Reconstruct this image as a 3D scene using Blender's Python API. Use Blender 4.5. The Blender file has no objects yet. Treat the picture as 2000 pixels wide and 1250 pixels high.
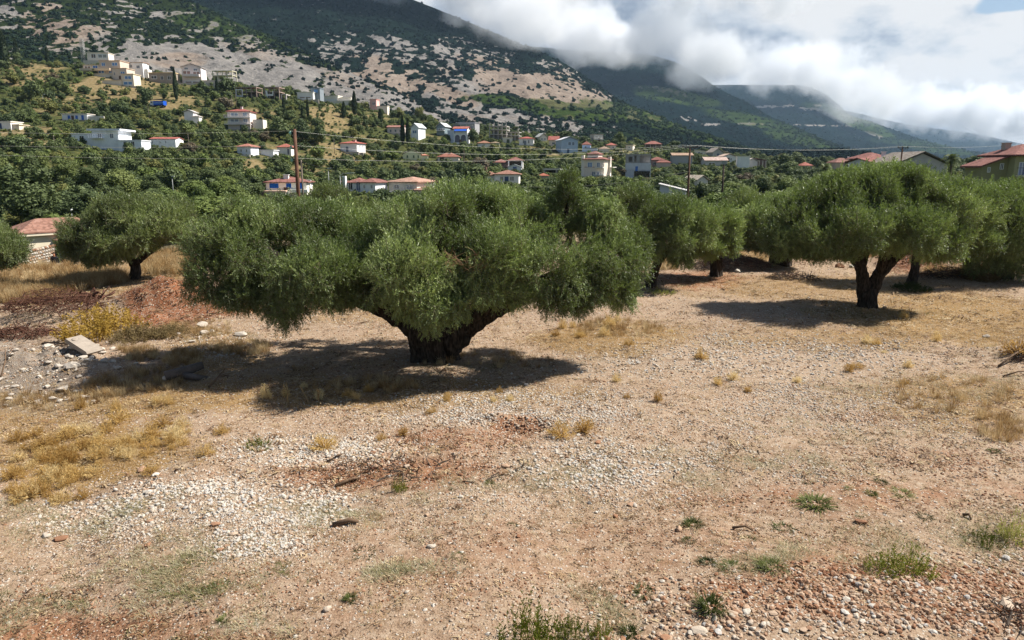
import bpy, bmesh, math, random
import numpy as np
from mathutils import Vector, Matrix, Euler

C = bpy.context.scene.collection
scene = bpy.context.scene
R = math.radians
PI = math.pi
rng = np.random.default_rng(7)
random.seed(7)

# ---------------------------------------------------------------- camera
CAM_H = 5.5
F_PX = 1400.0                      # focal length in pixels of the 2000 px wide photograph
PITCH = math.atan(295 / F_PX)      # horizon about 295 px above the middle of the frame
cam_d = bpy.data.cameras.new('camera')
cam = bpy.data.objects.new('camera', cam_d)
C.objects.link(cam)
cam.location = (0, 0, CAM_H)
cam.rotation_euler = (PI / 2 - PITCH, 0, 0)
cam_d.sensor_width = 36
cam_d.lens = 36 * F_PX / 2000
cam_d.clip_start = 0.1
cam_d.clip_end = 60000
scene.camera = cam

# ---------------------------------------------------------------- light
SUN_AZ, SUN_EL = R(15), R(50)      # azimuth counted from +x towards +y: from the right and a little behind
S = Vector((math.cos(SUN_EL) * math.cos(SUN_AZ), math.cos(SUN_EL) * math.sin(SUN_AZ), math.sin(SUN_EL)))
sun_d = bpy.data.lights.new('sun', 'SUN')
sun_d.energy = 4.8
sun_d.angle = R(0.53)
sun_d.color = (1.0, 0.945, 0.86)
sun = bpy.data.objects.new('sun', sun_d)
C.objects.link(sun)
sun.rotation_euler = (-S).to_track_quat('-Z', 'Y').to_euler()

world = bpy.data.worlds.new('World')
scene.world = world
world.use_nodes = True
SKY_STRENGTH = 0.05


def build_world():
    nt = world.node_tree
    N, L = nt.nodes, nt.links
    N.clear()
    out = N.new('ShaderNodeOutputWorld')
    bg = N.new('ShaderNodeBackground')
    bg.inputs['Strength'].default_value = SKY_STRENGTH
    L.new(bg.outputs[0], out.inputs[0])
    sky = N.new('ShaderNodeTexSky')
    sky.sky_type = 'NISHITA'
    sky.sun_disc = False
    sky.sun_elevation = SUN_EL
    sky.sun_rotation = math.atan2(S.x, S.y)
    sky.altitude = 50
    tc = N.new('ShaderNodeTexCoord')
    d = tc.outputs['Generated']
    sep = N.new('ShaderNodeSeparateXYZ'); L.new(d, sep.inputs[0])

    def math_(op, a, b=None, clamp=False):
        m = N.new('ShaderNodeMath'); m.operation = op; m.use_clamp = clamp
        for i, v in enumerate((a, b)):
            if v is None: continue
            if isinstance(v, (int, float)): m.inputs[i].default_value = v
            else: L.new(v, m.inputs[i])
        return m.outputs[0]

    def maprange(v, a, b, c, e, smooth=True):
        m = N.new('ShaderNodeMapRange')
        m.interpolation_type = 'SMOOTHSTEP' if smooth else 'LINEAR'
        L.new(v, m.inputs[0])
        for i, q in enumerate((a, b, c, e)): m.inputs[i + 1].default_value = q
        return m.outputs[0]

    def noise(scale, detail, rough, vec, dist=0.0, lac=2.0):
        n = N.new('ShaderNodeTexNoise')
        n.inputs['Scale'].default_value = scale
        n.inputs['Detail'].default_value = detail
        n.inputs['Roughness'].default_value = rough
        n.inputs['Distortion'].default_value = dist
        n.inputs['Lacunarity'].default_value = lac
        L.new(vec, n.inputs['Vector'])
        return n.outputs['Fac']

    def mapped(loc):
        m = N.new('ShaderNodeMapping'); m.inputs['Scale'].default_value = (1, 1, 1.9)
        m.inputs['Location'].default_value = loc
        L.new(d, m.inputs[0])
        return m.outputs[0]
    v = mapped((0.37, 0.11, 0.23))
    big = noise(3.6, 10, 0.52, v)
    # the same field a little towards the sun: brighter where the cloud thins out that way
    big2 = noise(3.6, 10, 0.52, mapped((0.37 + 0.045, 0.11 + 0.01, 0.23 + 0.08)))
    fine = noise(13.0, 9, 0.62, v)
    # a bank over the mountains (towards +y, low), only a few scattered clouds elsewhere
    towards = maprange(sep.outputs[1], 0.0, 0.7, 0.0, 1.0)
    low = maprange(sep.outputs[2], 0.42, 0.22, 0.0, 1.0)
    cov = math_('ADD', big, math_('MULTIPLY', math_('MULTIPLY', towards, low), 0.40))
    gap = math_('MULTIPLY', maprange(sep.outputs[0], 0.485, 0.525, 0.0, 0.46), maprange(sep.outputs[2], 0.155, 0.172, 0.0, 1.0))
    cov = math_('SUBTRACT', cov, gap)
    mask = maprange(math_('ADD', cov, math_('MULTIPLY', math_('SUBTRACT', fine, 0.5), 0.16)), 0.60, 0.72, 0.0, 1.0)
    # shading of the cloud
    lit = math_('ADD', math_('MULTIPLY', math_('SUBTRACT', big, big2), 3.4), 0.56)
    lit = math_('ADD', lit, math_('MULTIPLY', math_('SUBTRACT', big, 0.5), 1.3))
    lit = math_('ADD', lit, math_('MULTIPLY', math_('SUBTRACT', fine, 0.5), 1.5))
    lit = math_('ADD', lit, maprange(sep.outputs[0], -0.15, 0.55, -0.16, 0.16))
    ramp = N.new('ShaderNodeValToRGB')
    L.new(lit, ramp.inputs[0])
    e = ramp.color_ramp.elements
    k = 1.0 / SKY_STRENGTH
    CLOUD = 0.43
    e[0].position = 0.12; e[0].color = (0.34, 0.41, 0.52, 1)
    e[1].position = 0.90; e[1].color = (1.0, 1.0, 1.0, 1)
    a = ramp.color_ramp.elements.new(0.40); a.color = (0.54, 0.61, 0.71, 1)
    a = ramp.color_ramp.elements.new(0.62); a.color = (0.78, 0.83, 0.89, 1)
    sc = N.new('ShaderNodeVectorMath'); sc.operation = 'SCALE'
    L.new(ramp.outputs[0], sc.inputs[0]); sc.inputs['Scale'].default_value = k * CLOUD
    mix = N.new('ShaderNodeMix'); mix.data_type = 'RGBA'
    L.new(mask, mix.inputs['Factor'])
    L.new(sky.outputs[0], mix.inputs[6])
    L.new(sc.outputs[0], mix.inputs[7])
    L.new(mix.outputs[2], bg.inputs['Color'])


build_world()

scene.view_settings.view_transform = 'Standard'
scene.view_settings.look = 'None'
scene.view_settings.gamma = 1
scene.view_settings.use_curve_mapping = False
scene.view_settings.exposure = 1.0
scene.render.engine = 'CYCLES'
cy = scene.cycles
cy.use_denoising = True
cy.max_bounces = 10
cy.diffuse_bounces = 3
cy.glossy_bounces = 2
cy.transmission_bounces = 3
cy.transparent_max_bounces = 8
cy.volume_bounces = 8
cy.caustics_reflective = False
cy.caustics_refractive = False


# ---------------------------------------------------------------- pixel <-> place
cp, sp = math.cos(PITCH), math.sin(PITCH)


def at(px, py, Y):
    """the point of the place that the photograph shows at (px, py), Y metres ahead"""
    u = (625 - py) / F_PX
    t = Y / (u * sp + cp)
    return Vector(((px - 1000) / F_PX * t, Y, CAM_H + (u * cp - sp) * t))


def at_np(px, py, Y):
    u = (625 - py) / F_PX
    t = Y / (u * sp + cp)
    return (px - 1000) / F_PX * t, Y + 0 * t, CAM_H + (u * cp - sp) * t


def to_px(x, y, z):
    dz = z - CAM_H
    f = np.maximum(y * cp - dz * sp, 1e-3)
    up = y * sp + dz * cp
    return 1000 + F_PX * x / f, 625 - F_PX * up / f


# ---------------------------------------------------------------- noise
def _hash(ix, iy, iz):
    n = (ix * 374761393 + iy * 668265263 + iz * 2147483647 * 31) & 0xFFFFFFFF
    n = ((n ^ (n >> 13)) * 1274126177) & 0xFFFFFFFF
    n = n ^ (n >> 16)
    return (n & 0xFFFF) / 65535.0


def vnoise(x, y, z=0.0):
    x, y, z = np.broadcast_arrays(np.asarray(x, float), np.asarray(y, float), np.asarray(z, float))
    fx, fy, fz = np.floor(x), np.floor(y), np.floor(z)
    ix, iy, iz = fx.astype(np.int64), fy.astype(np.int64), fz.astype(np.int64)
    tx, ty, tz = x - fx, y - fy, z - fz
    tx, ty, tz = tx * tx * (3 - 2 * tx), ty * ty * (3 - 2 * ty), tz * tz * (3 - 2 * tz)
    r = 0
    for a in (0, 1):
        for b in (0, 1):
            for c in (0, 1):
                w = (tx if a else 1 - tx) * (ty if b else 1 - ty) * (tz if c else 1 - tz)
                r = r + w * _hash(ix + a, iy + b, iz + c)
    return r


def fbm(x, y, z=0.0, oct=4, gain=0.5):
    s, a, t = 0, 1, 0
    x, y, z = np.asarray(x, float), np.asarray(y, float), np.asarray(z, float)
    for k in range(oct):
        s = s + a * vnoise(x + 17.3 * k, y - 9.1 * k, z + 3.7 * k)
        t += a; a *= gain
        x, y, z = x * 2.03, y * 2.03, z * 2.03
    return s / t


def sstep(a, b, v):
    t = np.clip((v - a) / (b - a), 0, 1)
    return t * t * (3 - 2 * t)


def cubic(xs, ys, q):
    """monotone-ish cubic interpolation of columns ys (n, ...) at xs"""
    xs = np.asarray(xs, float); ys = np.asarray(ys, float); q = np.asarray(q, float)
    h = np.diff(xs); dl = (ys[1:] - ys[:-1]) / h.reshape((-1,) + (1,) * (ys.ndim - 1))
    m = np.empty_like(ys); m[0] = dl[0]; m[-1] = dl[-1]
    a, b = dl[:-1], dl[1:]
    with np.errstate(all='ignore'):
        hm = 2 * a * b / (a + b)
    m[1:-1] = np.where(a * b > 0, np.nan_to_num(hm), 0)
    i = np.clip(np.searchsorted(xs, q) - 1, 0, len(xs) - 2)
    t = np.clip((q - xs[i]) / h[i], 0, 1)
    return i, t, h, m


def cubic1(xs, ys, q):
    i, t, h, m = cubic(xs, ys, q)
    ys = np.asarray(ys, float)
    return ((2*t**3 - 3*t**2 + 1) * ys[i] + (t**3 - 2*t**2 + t) * h[i] * m[i] + (-2*t**3 + 3*t**2) * ys[i+1] + (t**3 - t**2) * h[i] * m[i+1])


# ---------------------------------------------------------------- mesh helpers
def tag(o, label=None, cat=None, group=None, kind=None):
    if label: o['label'] = label
    if cat: o['category'] = cat
    if group: o['group'] = group
    if kind: o['kind'] = kind
    return o


def empty(name, loc=(0, 0, 0), rz=0.0):
    o = bpy.data.objects.new(name, None)
    C.objects.link(o)
    o.empty_display_size = 0.3
    o.location = loc
    o.rotation_euler = (0, 0, rz)
    return o


def link(name, me, mat=None, parent=None, loc=None, rz=None):
    o = bpy.data.objects.new(name, me)
    C.objects.link(o)
    if mat is not None:
        me.materials.clear(); me.materials.append(mat)
    if parent is not None: o.parent = parent
    if loc is not None: o.location = loc
    if rz is not None: o.rotation_euler = (0, 0, rz)
    return o


def mesh_np(name, verts, faces, smooth=False):
    """verts (n,3); faces (m,k) with one k"""
    me = bpy.data.meshes.new(name)
    verts = np.ascontiguousarray(verts, np.float32); faces = np.ascontiguousarray(faces, np.int32)
    me.vertices.add(len(verts)); me.vertices.foreach_set('co', verts.ravel())
    n, k = faces.shape
    me.loops.add(n * k); me.loops.foreach_set('vertex_index', faces.ravel())
    me.polygons.add(n)
    me.polygons.foreach_set('loop_start', np.arange(0, n * k, k, dtype=np.int32))
    me.polygons.foreach_set('loop_total', np.full(n, k, np.int32))
    me.polygons.foreach_set('use_smooth', np.full(n, smooth, bool))
    me.update(calc_edges=True)
    return me


def grid_faces(nr, nc):
    i = np.arange(nr - 1)[:, None] * nc + np.arange(nc - 1)[None, :]
    i = i.ravel()
    return np.stack([i, i + 1, i + nc + 1, i + nc], 1)


def color_attr(me, name, rgb):
    a = me.color_attributes.new(name, 'FLOAT_COLOR', 'POINT')
    rgba = np.ones((len(rgb), 4), np.float32); rgba[:, :rgb.shape[1]] = rgb
    a.data.foreach_set('color', rgba.ravel())


def float_attr(me, name, v, typ='FLOAT'):
    a = me.attributes.new(name, typ, 'POINT')
    if typ == 'FLOAT': a.data.foreach_set('value', np.ascontiguousarray(v, np.float32))
    elif typ == 'INT': a.data.foreach_set('value', np.ascontiguousarray(v, np.int32))
    else: a.data.foreach_set('vector', np.ascontiguousarray(v, np.float32).ravel())


class MB:
    """collects simple solids, links them as one mesh"""
    def __init__(self): self.v = []; self.f = []

    def add(self, vs, fs):
        b = len(self.v); self.v += [tuple(p) for p in vs]; self.f += [[b + i for i in f] for f in fs]
        return self

    def box(self, x0, x1, y0, y1, z0, z1):
        return self.add([(x0,y0,z0),(x1,y0,z0),(x1,y1,z0),(x0,y1,z0),(x0,y0,z1),(x1,y0,z1),(x1,y1,z1),(x0,y1,z1)],
                        [(0,3,2,1),(4,5,6,7),(0,1,5,4),(1,2,6,5),(2,3,7,6),(3,0,4,7)])

    def prism(self, poly_xz, y0, y1):
        n = len(poly_xz)
        vs = [(x, y0, z) for x, z in poly_xz] + [(x, y1, z) for x, z in poly_xz]
        fs = [tuple(range(n)), tuple(range(2*n-1, n-1, -1))] + [(i, i+n, (i+1) % n + n, (i+1) % n) for i in range(n)]
        return self.add(vs, fs)

    def tube(self, pts, rad, sides=8, cap=True, rough=0.0, seed=0):
        r_ = random.Random(seed)
        pts = [Vector(p) for p in pts]
        if not hasattr(rad, '__len__'): rad = [rad] * len(pts)
        b = len(self.v)
        up = Vector((0.13, 0.21, 1)).normalized()
        ph = [r_.uniform(0, 6.28) for _ in range(4)]
        for i, p in enumerate(pts):
            t = (pts[min(i+1, len(pts)-1)] - pts[max(i-1, 0)]).normalized()
            a = t.cross(Vector((0, 1, 0.1)) if abs(t.y) < 0.8 else Vector((1, 0, 0))).normalized(); c = t.cross(a)
            for k in range(sides):
                an = 2 * PI * k / sides
                rr = rad[i]
                if rough: rr *= 1 + rough * (0.5*math.sin(3*an+ph[0]+i*0.15) + 0.4*math.sin(5*an+ph[1]-i*0.2) + 0.4*math.sin(8*an+ph[2]) + r_.uniform(-0.3, 0.3))
                self.v.append(tuple(p + (a * math.cos(an) + c * math.sin(an)) * rr))
        for i in range(len(pts) - 1):
            for k in range(sides):
                q, w = b + i*sides + k, b + i*sides + (k+1) % sides
                self.f.append([q, w, w + sides, q + sides])
        if cap:
            self.f.append([b + k for k in range(sides)][::-1]); self.f.append([b + (len(pts)-1)*sides + k for k in range(sides)])
        return self

    def mesh(self, name, smooth=False):
        me = bpy.data.meshes.new(name)
        me.from_pydata(self.v, [], self.f)
        bm = bmesh.new(); bm.from_mesh(me); bmesh.ops.recalc_face_normals(bm, faces=bm.faces); bm.to_mesh(me); bm.free()
        if smooth: me.polygons.foreach_set('use_smooth', [True] * len(me.polygons))
        me.update()
        return me

    def build(self, name, mat, parent=None, smooth=False, loc=None, rz=None):
        return link(name, self.mesh(name, smooth), mat, parent, loc, rz)


# ---------------------------------------------------------------- materials
SUNLIT = 1.75      # how much brighter than its base colour a sunlit surface shows at this exposure


def raw(r, g, b):
    return tuple(((c / 255 + 0.055) / 1.055) ** 2.4 if c > 10 else c / 255 / 12.92 for c in (r, g, b))


def srgb(r, g, b):
    """base colour of a surface that shows as (r, g, b) in full sun"""
    return tuple(c / SUNLIT for c in raw(r, g, b))


class Nodes:
    def __init__(self, name):
        self.m = bpy.data.materials.new(name); self.m.use_nodes = True
        self.N = self.m.node_tree.nodes; self.L = self.m.node_tree.links
        self.b = self.N['Principled BSDF']; self.out = self.N['Material Output']
        self.b.inputs['Roughness'].default_value = 0.85
        self.b.inputs['Specular IOR Level'].default_value = 0.25

    def new(self, t, **kw):
        n = self.N.new(t)
        for k, v in kw.items(): setattr(n, k, v)
        return n

    def link(self, a, b): self.L.new(a, b)

    def put(self, sock, v):
        if v is None: return
        if isinstance(v, (int, float)): sock.default_value = v
        elif isinstance(v, (tuple, list)): sock.default_value = tuple(v) + ((1,) if len(v) == 3 and len(sock.default_value) == 4 else ())
        else: self.L.new(v, sock)

    def obj(self): return self.new('ShaderNodeTexCoord').outputs['Object']

    def pos(self): return self.new('ShaderNodeNewGeometry').outputs['Position']

    def noise(self, vec, scale, detail=4, rough=0.55, dist=0.0, color=False):
        n = self.new('ShaderNodeTexNoise')
        self.put(n.inputs['Vector'], vec); n.inputs['Scale'].default_value = scale
        n.inputs['Detail'].default_value = detail; n.inputs['Roughness'].default_value = rough; n.inputs['Distortion'].default_value = dist
        return n.outputs['Color' if color else 'Fac']

    def voronoi(self, vec, scale, out='Distance', feature='F1', rnd=1.0):
        n = self.new('ShaderNodeTexVoronoi', feature=feature)
        self.put(n.inputs['Vector'], vec); n.inputs['Scale'].default_value = scale
        n.inputs['Randomness'].default_value = rnd
        return n.outputs[out]

    def ramp(self, v, *stops):
        n = self.new('ShaderNodeValToRGB'); self.put(n.inputs[0], v)
        el = n.color_ramp.elements
        while len(el) < len(stops): el.new(0.5)
        for e, (p, c) in zip(el, stops):
            e.position = p; e.color = tuple(c) + (1,) if len(c) == 3 else c
        return n.outputs[0]

    def mix(self, f, a, b, mode='MIX'):
        n = self.new('ShaderNodeMix', data_type='RGBA', blend_type=mode)
        self.put(n.inputs['Factor'], f); self.put(n.inputs[6], a); self.put(n.inputs[7], b)
        return n.outputs[2]

    def math(self, op, a, b=None, clamp=False):
        n = self.new('ShaderNodeMath', operation=op, use_clamp=clamp)
        self.put(n.inputs[0], a); self.put(n.inputs[1], b)
        return n.outputs[0]

    def rng(self, v, a, b, c=0.0, d=1.0, smooth=False):
        n = self.new('ShaderNodeMapRange', interpolation_type='SMOOTHSTEP' if smooth else 'LINEAR')
        self.put(n.inputs[0], v)
        for i, q in enumerate((a, b, c, d)): n.inputs[i+1].default_value = q
        return n.outputs[0]

    def attr(self, name, out='Fac', typ='GEOMETRY'):
        n = self.new('ShaderNodeAttribute', attribute_name=name, attribute_type=typ)
        return n.outputs[out]

    def vec(self, v, scale=(1,1,1), rot=(0,0,0)):
        n = self.new('ShaderNodeMapping'); self.put(n.inputs[0], v)
        n.inputs['Scale'].default_value = scale; n.inputs['Rotation'].default_value = rot
        return n.outputs[0]

    def bump(self, h, strength=0.3, dist=0.02):
        n = self.new('ShaderNodeBump'); self.put(n.inputs['Height'], h)
        n.inputs['Strength'].default_value = strength; n.inputs['Distance'].default_value = dist
        self.L.new(n.outputs[0], self.b.inputs['Normal'])

    def color(self, v): self.put(self.b.inputs['Base Color'], v); return self

    def rough(self, v): self.put(self.b.inputs['Roughness'], v); return self


def plain(name, rgb, var=0.18, scale=1.2, rough=0.8, bump=0.0, spec=0.25, grime=0.0):
    """painted or plastered surface: base colour with blotches, streaks and fine relief"""
    n = Nodes(name)
    p = n.pos()
    f = n.noise(p, scale, 5, 0.6)
    dark = tuple(c * (1 - var) for c in rgb); lite = tuple(min(1, c * (1 + var * 0.6)) for c in rgb)
    col = n.ramp(f, (0.3, dark), (0.7, lite))
    if grime:
        s = n.noise(n.vec(p, (2.5, 2.5, 0.25)), 1.4, 5, 0.65)
        col = n.mix(n.rng(s, 0.55, 0.8, 0, grime), col, tuple(c * 0.45 for c in rgb))
    n.color(col); n.rough(rough); n.b.inputs['Specular IOR Level'].default_value = spec
    if bump: n.bump(n.noise(p, 14, 4, 0.6), bump, 0.02)
    return n.m
# ---------------------------------------------------------------- terrain height
T_PX = np.array([-900, -400, 0, 200, 400, 600, 800, 1000, 1200, 1400, 1600, 1800, 2000, 2400, 2900], float)
T_Y = np.array([42, 60, 90, 150, 200, 250, 300, 350, 400, 450, 600], float)
T_PY = np.array([
    #-900 -400   0    200  400  600  800 1000 1200 1400 1600 1800 2000 2400 2900
    [517, 517, 517, 517, 517, 517, 517, 517, 517, 517, 517, 517, 517, 517, 517],
    [522, 522, 521, 495, 464, 460, 459, 459, 458, 457, 456, 454, 452, 454, 454],
    [500, 500, 498, 452, 446, 446, 446, 446, 442, 440, 438, 436, 432, 430, 430],
    [340, 341, 345, 348, 352, 376, 380, 382, 380, 380, 380, 375, 365, 368, 372],
    [275, 280, 285, 300, 318, 350, 360, 355, 360, 365, 360, 355, 345, 350, 352],
    [230, 236, 243, 255, 270, 305, 335, 338, 348, 350, 348, 340, 335, 338, 340],
    [185, 190, 200, 210, 225, 250, 298, 308, 318, 328, 335, 330, 328, 330, 331],
    [135, 140, 150, 165, 188, 205, 255, 275, 292, 312, 325, 325, 325, 326, 326],
    [100, 106, 118, 132, 160, 188, 232, 262, 282, 305, 318, 322, 322, 323, 323],
    [104, 110, 121, 137, 166, 195, 240, 268, 286, 306, 318, 322, 322, 323, 323],
    [150, 156, 165, 180, 205, 230, 262, 284, 298, 312, 321, 324, 324, 325, 325]], float)
T_U = (T_PX - 1000) / 1431.0
_e = (625 - T_PY) / F_PX
T_Z = CAM_H + T_Y[:, None] * (_e * cp - sp) / (_e * sp + cp)
T_Z[0] = 0.0; T_Z[0, :3] = -0.35; T_Z[0, 3] = -0.12

BUMPS = []        # (x, y, rx, ry, height, rough): heaps and hollows of the near ground


def near_relief(x, y):
    z = (fbm(x * 0.22, y * 0.22, 3.1, 3) - 0.5) * 0.34 + (fbm(x * 1.3, y * 1.3, 8.2, 3) - 0.5) * 0.10
    for bx, by, rx, ry, h, rough in BUMPS:
        q = ((x - bx) / rx) ** 2 + ((y - by) / ry) ** 2
        m = q < 5
        if not np.any(m): continue
        g = np.exp(-1.6 * q)
        z = z + h * g * (1 + rough * (fbm(x * 2.1, y * 2.1, bx, 3) - 0.5) * 2)
    return z


def height(x, y):
    x = np.atleast_1d(np.asarray(x, float)); y = np.atleast_1d(np.asarray(y, float))
    yy = np.maximum(y, 1.0)
    u = np.clip(x / yy, T_U[0], T_U[-1])
    Y = np.clip(yy, 42, 600)
    # interpolate each table row across u, then along Y
    iu, tu, hu, _ = cubic(T_U, T_Z.T, u)
    m = cubic(T_U, T_Z.T, u)[3]
    tu_ = tu[:, None]; hu_ = hu[iu][:, None]
    Zt = T_Z.T
    rows = ((2*tu_**3 - 3*tu_**2 + 1) * Zt[iu] + (tu_**3 - 2*tu_**2 + tu_) * hu_ * m[iu] + (-2*tu_**3 + 3*tu_**2) * Zt[iu+1] + (tu_**3 - tu_**2) * hu_ * m[iu+1])
    k = np.clip(np.searchsorted(T_Y, Y) - 1, 0, len(T_Y) - 2)
    t = (Y - T_Y[k]) / (T_Y[k+1] - T_Y[k])
    d = np.diff(T_Y)
    sl = np.diff(rows, axis=1) / d
    mm = np.zeros_like(rows); mm[:, 0] = 0; mm[:, -1] = sl[:, -1]
    a, b = sl[:, :-1], sl[:, 1:]
    with np.errstate(all='ignore'):
        hmn = 2 * a * b / (a + b)
    mm[:, 1:-1] = np.where(a * b > 0, np.nan_to_num(hmn), 0)
    n = np.arange(len(x))
    z = ((2*t**3 - 3*t**2 + 1) * rows[n, k] + (t**3 - 2*t**2 + t) * d[k] * mm[n, k] + (-2*t**3 + 3*t**2) * rows[n, k+1] + (t**3 - t**2) * d[k] * mm[n, k+1])
    far = sstep(60, 160, yy)
    z = z + far * ((fbm(x * 0.045, y * 0.045, 1.7, 4) - 0.5) * 3.2 + (fbm(x * 0.2, y * 0.2, 5.7, 3) - 0.5) * 0.9)
    z = z * (1 - sstep(700, 3000, yy)) + sstep(700, 3000, yy) * np.minimum(z, 0)
    z = np.where(y < 5, z * sstep(-10, 5, y), z)
    return z + near_relief(x, y) * (1 - sstep(50, 90, np.hypot(x, y)))


def h1(x, y): return float(height(x, y)[0])


def ground_at(px, py, y0=4.0, y1=440.0):
    """first point of the terrain along the photograph's line of sight beyond y0"""
    Y = np.exp(np.linspace(math.log(y0), math.log(y1), 900))
    X, _, Z = at_np(px, py, Y)
    below = Z < height(X, Y)
    i = int(np.argmax(below)) if below.any() else len(Y) - 1
    Yh = Y[i]
    if i > 0 and below.any():
        a, b = Y[i-1], Y[i]
        for _ in range(12):
            c = 0.5 * (a + b); q = at(px, py, c)
            if q.z < h1(q.x, q.y): b = c
            else: a = c
        Yh = b
    q = at(px, py, Yh)
    return Vector((q.x, q.y, h1(q.x, q.y)))


def gpx(px, py):
    """point on the flat near ground"""
    u = (625 - py) / F_PX
    Y = CAM_H * (u * sp + cp) / (sp - u * cp)
    q = at(px, py, Y)
    return q.x, q.y


def bump(px, py, rx, ry, h, rough=0.4):
    x, y = gpx(px, py); BUMPS.append((x, y, rx, ry, h, rough))


bump(330, 600, 2.6, 1.5, 1.25, 0.25)      # heap of red earth beside the left tree
bump(450, 612, 1.8, 1.0, 0.55, 0.4)
bump(300, 622, 1.2, 0.8, 0.25, 0.8)
bump(100, 610, 2.4, 1.5, 0.45, 0.5)       # cuttings heap
bump(60, 700, 2.8, 1.6, 0.50, 0.9)        # rubble
bump(200, 720, 1.6, 1.0, 0.25, 0.9)
bump(1420, 522, 3.2, 1.4, 0.75, 0.5)      # heap behind the track
bump(1560, 500, 2.0, 1.2, 0.9, 0.5)
bump(1790, 515, 3.2, 1.6, 1.0, 0.4)
bump(1890, 518, 3.0, 1.4, 0.7, 0.5)
bump(1020, 838, 0.8, 0.36, -0.40, 0.6)   # the hollow by the golden weeds
bump(985, 822, 0.6, 0.25, 0.16, 0.6)
bump(800, 900, 3.0, 1.0, 0.10, 1.0)
bump(2010, 690, 1.4, 0.9, 0.45, 0.5)
bump(1700, 1170, 2.4, 1.0, 0.14, 0.8)

# ---------------------------------------------------------------- ground cover zones, read off the photograph
ZONES = {
    'gravel': [(450, 985, 330, 60, 1.0), (640, 880, 230, 45, .8), (1020, 800, 330, 55, .7), (1480, 705, 420, 60, .75), (1180, 905, 260, 60, .9),
               (480, 1060, 150, 50, 1.0), (250, 1010, 220, 60, .7), (110, 720, 150, 60, .35), (1600, 800, 300, 60, .5), (1700, 1190, 420, 70, .5), (430, 670, 120, 30, .6),
               (1500, 590, 260, 25, .3), (700, 620, 240, 22, .35), (1560, 930, 160, 40, .4), (1100, 960, 330, 50, .4)],
    'earth': [(330, 590, 120, 55, 1.3), (460, 605, 70, 22, 1.2), (760, 930, 260, 40, .9), (900, 870, 200, 45, .8), (1020, 835, 70, 25, 1.1), (130, 1190, 330, 45, .95),
              (1150, 1090, 620, 90, .55), (1650, 980, 420, 60, .6), (1850, 900, 260, 30, .5), (1370, 545, 140, 22, 1.0), (1780, 515, 90, 25, 1.1), (1640, 1160, 420, 90, .8), (300, 1240, 500, 40, .6),
              (1850, 1180, 260, 80, .8), (560, 745, 330, 35, .45), (1700, 815, 120, 16, .6), (1580, 502, 50, 22, .9), (700, 1150, 420, 90, .45), (1900, 960, 260, 40, .5)],
    'straw': [(100, 540, 220, 45, 1.0), (320, 520, 90, 40, .9), (250, 770, 420, 45, .9), (150, 870, 260, 70, .9), (760, 770, 480, 40, .7), (1200, 660, 180, 40, .8), (700, 605, 330, 35, .6),
              (1850, 620, 260, 60, .9), (1600, 560, 300, 35, .6), (1420, 500, 170, 25, .9), (1850, 780, 260, 70, .6), (420, 690, 120, 60, .6), (1650, 660, 330, 30, .6), (500, 760, 280, 40, .6)],
    'green': [(120, 575, 160, 18, .5), (430, 1120, 160, 40, .5), (80, 1120, 120, 40, .5), (960, 710, 220, 25, .5), (250, 1090, 160, 30, .4), (1750, 1110, 200, 40, .35), (840, 735, 260, 40, .35), (1700, 610, 160, 16, .5)],
    'track': [(1150, 1090, 620, 46, 1.0), (1750, 955, 360, 26, 1.0), (1340, 598, 240, 16, .9), (1560, 560, 160, 12, .9), (1150, 660, 200, 14, .4), (650, 1215, 330, 30, .8), (1550, 1010, 260, 24, .8)],
    'red': [(335, 592, 120, 46, 1.2), (455, 606, 70, 22, 1.0), (300, 622, 70, 16, .9), (1375, 548, 120, 18, .6), (1790, 512, 60, 20, .9), (1580, 500, 30, 14, .8)],
    'grey': [(60, 720, 130, 60, 1.0), (30, 660, 60, 20, .7)],
}


def zone(name, px, py):
    r = np.zeros_like(px)
    w = 0.5 * (fbm(px * 0.012, py * 0.03, 2.0, 4) - 0.5)
    for cx, cy_, rx, ry, s in ZONES[name]:
        q = np.sqrt(((px - cx) / rx) ** 2 + ((py - cy_) / ry) ** 2) + 1.5 * w
        r = np.maximum(r, s * (1 - sstep(0.45, 1.25, q)))
    return r


def hill_zones(x, y, z):
    """bare or grassy openings on the village hill, 0..1"""
    px, py = to_px(x, y, z)
    r = np.zeros_like(px)
    w = fbm(x * 0.05, y * 0.05, 9.0, 4) - 0.5
    for cx, cy_, rx, ry, s in [(235, 165, 120, 40, 1.0), (60, 140, 90, 50, .8), (150, 200, 140, 30, .7), (330, 195, 60, 30, .8), (500, 225, 60, 22, .8), (640, 235, 60, 40, .9), (560, 260, 60, 30, .5),
                               (60, 265, 90, 30, .8), (250, 250, 120, 20, .5), (630, 300, 60, 25, .8), (480, 330, 40, 20, .9), (700, 290, 60, 30, .6), (720, 230, 60, 30, .6), (380, 230, 60, 20, .6),
                               (600, 350, 40, 30, .7), (880, 260, 60, 20, .4), (1060, 290, 80, 20, .5), (430, 205, 70, 20, .5), (20, 95, 60, 30, .7), (100, 320, 60, 25, .5), (160, 325, 40, 20, .6), (540, 295, 60, 20, .6),
                               (760, 340, 60, 20, .4), (1200, 300, 80, 14, .4), (100, 215, 60, 16, .6)]:
        q = np.sqrt(((px - cx) / rx) ** 2 + ((py - cy_) / ry) ** 2) + 1.2 * w
        r = np.maximum(r, s * (1 - sstep(0.5, 1.2, q)))
    return r


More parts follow.
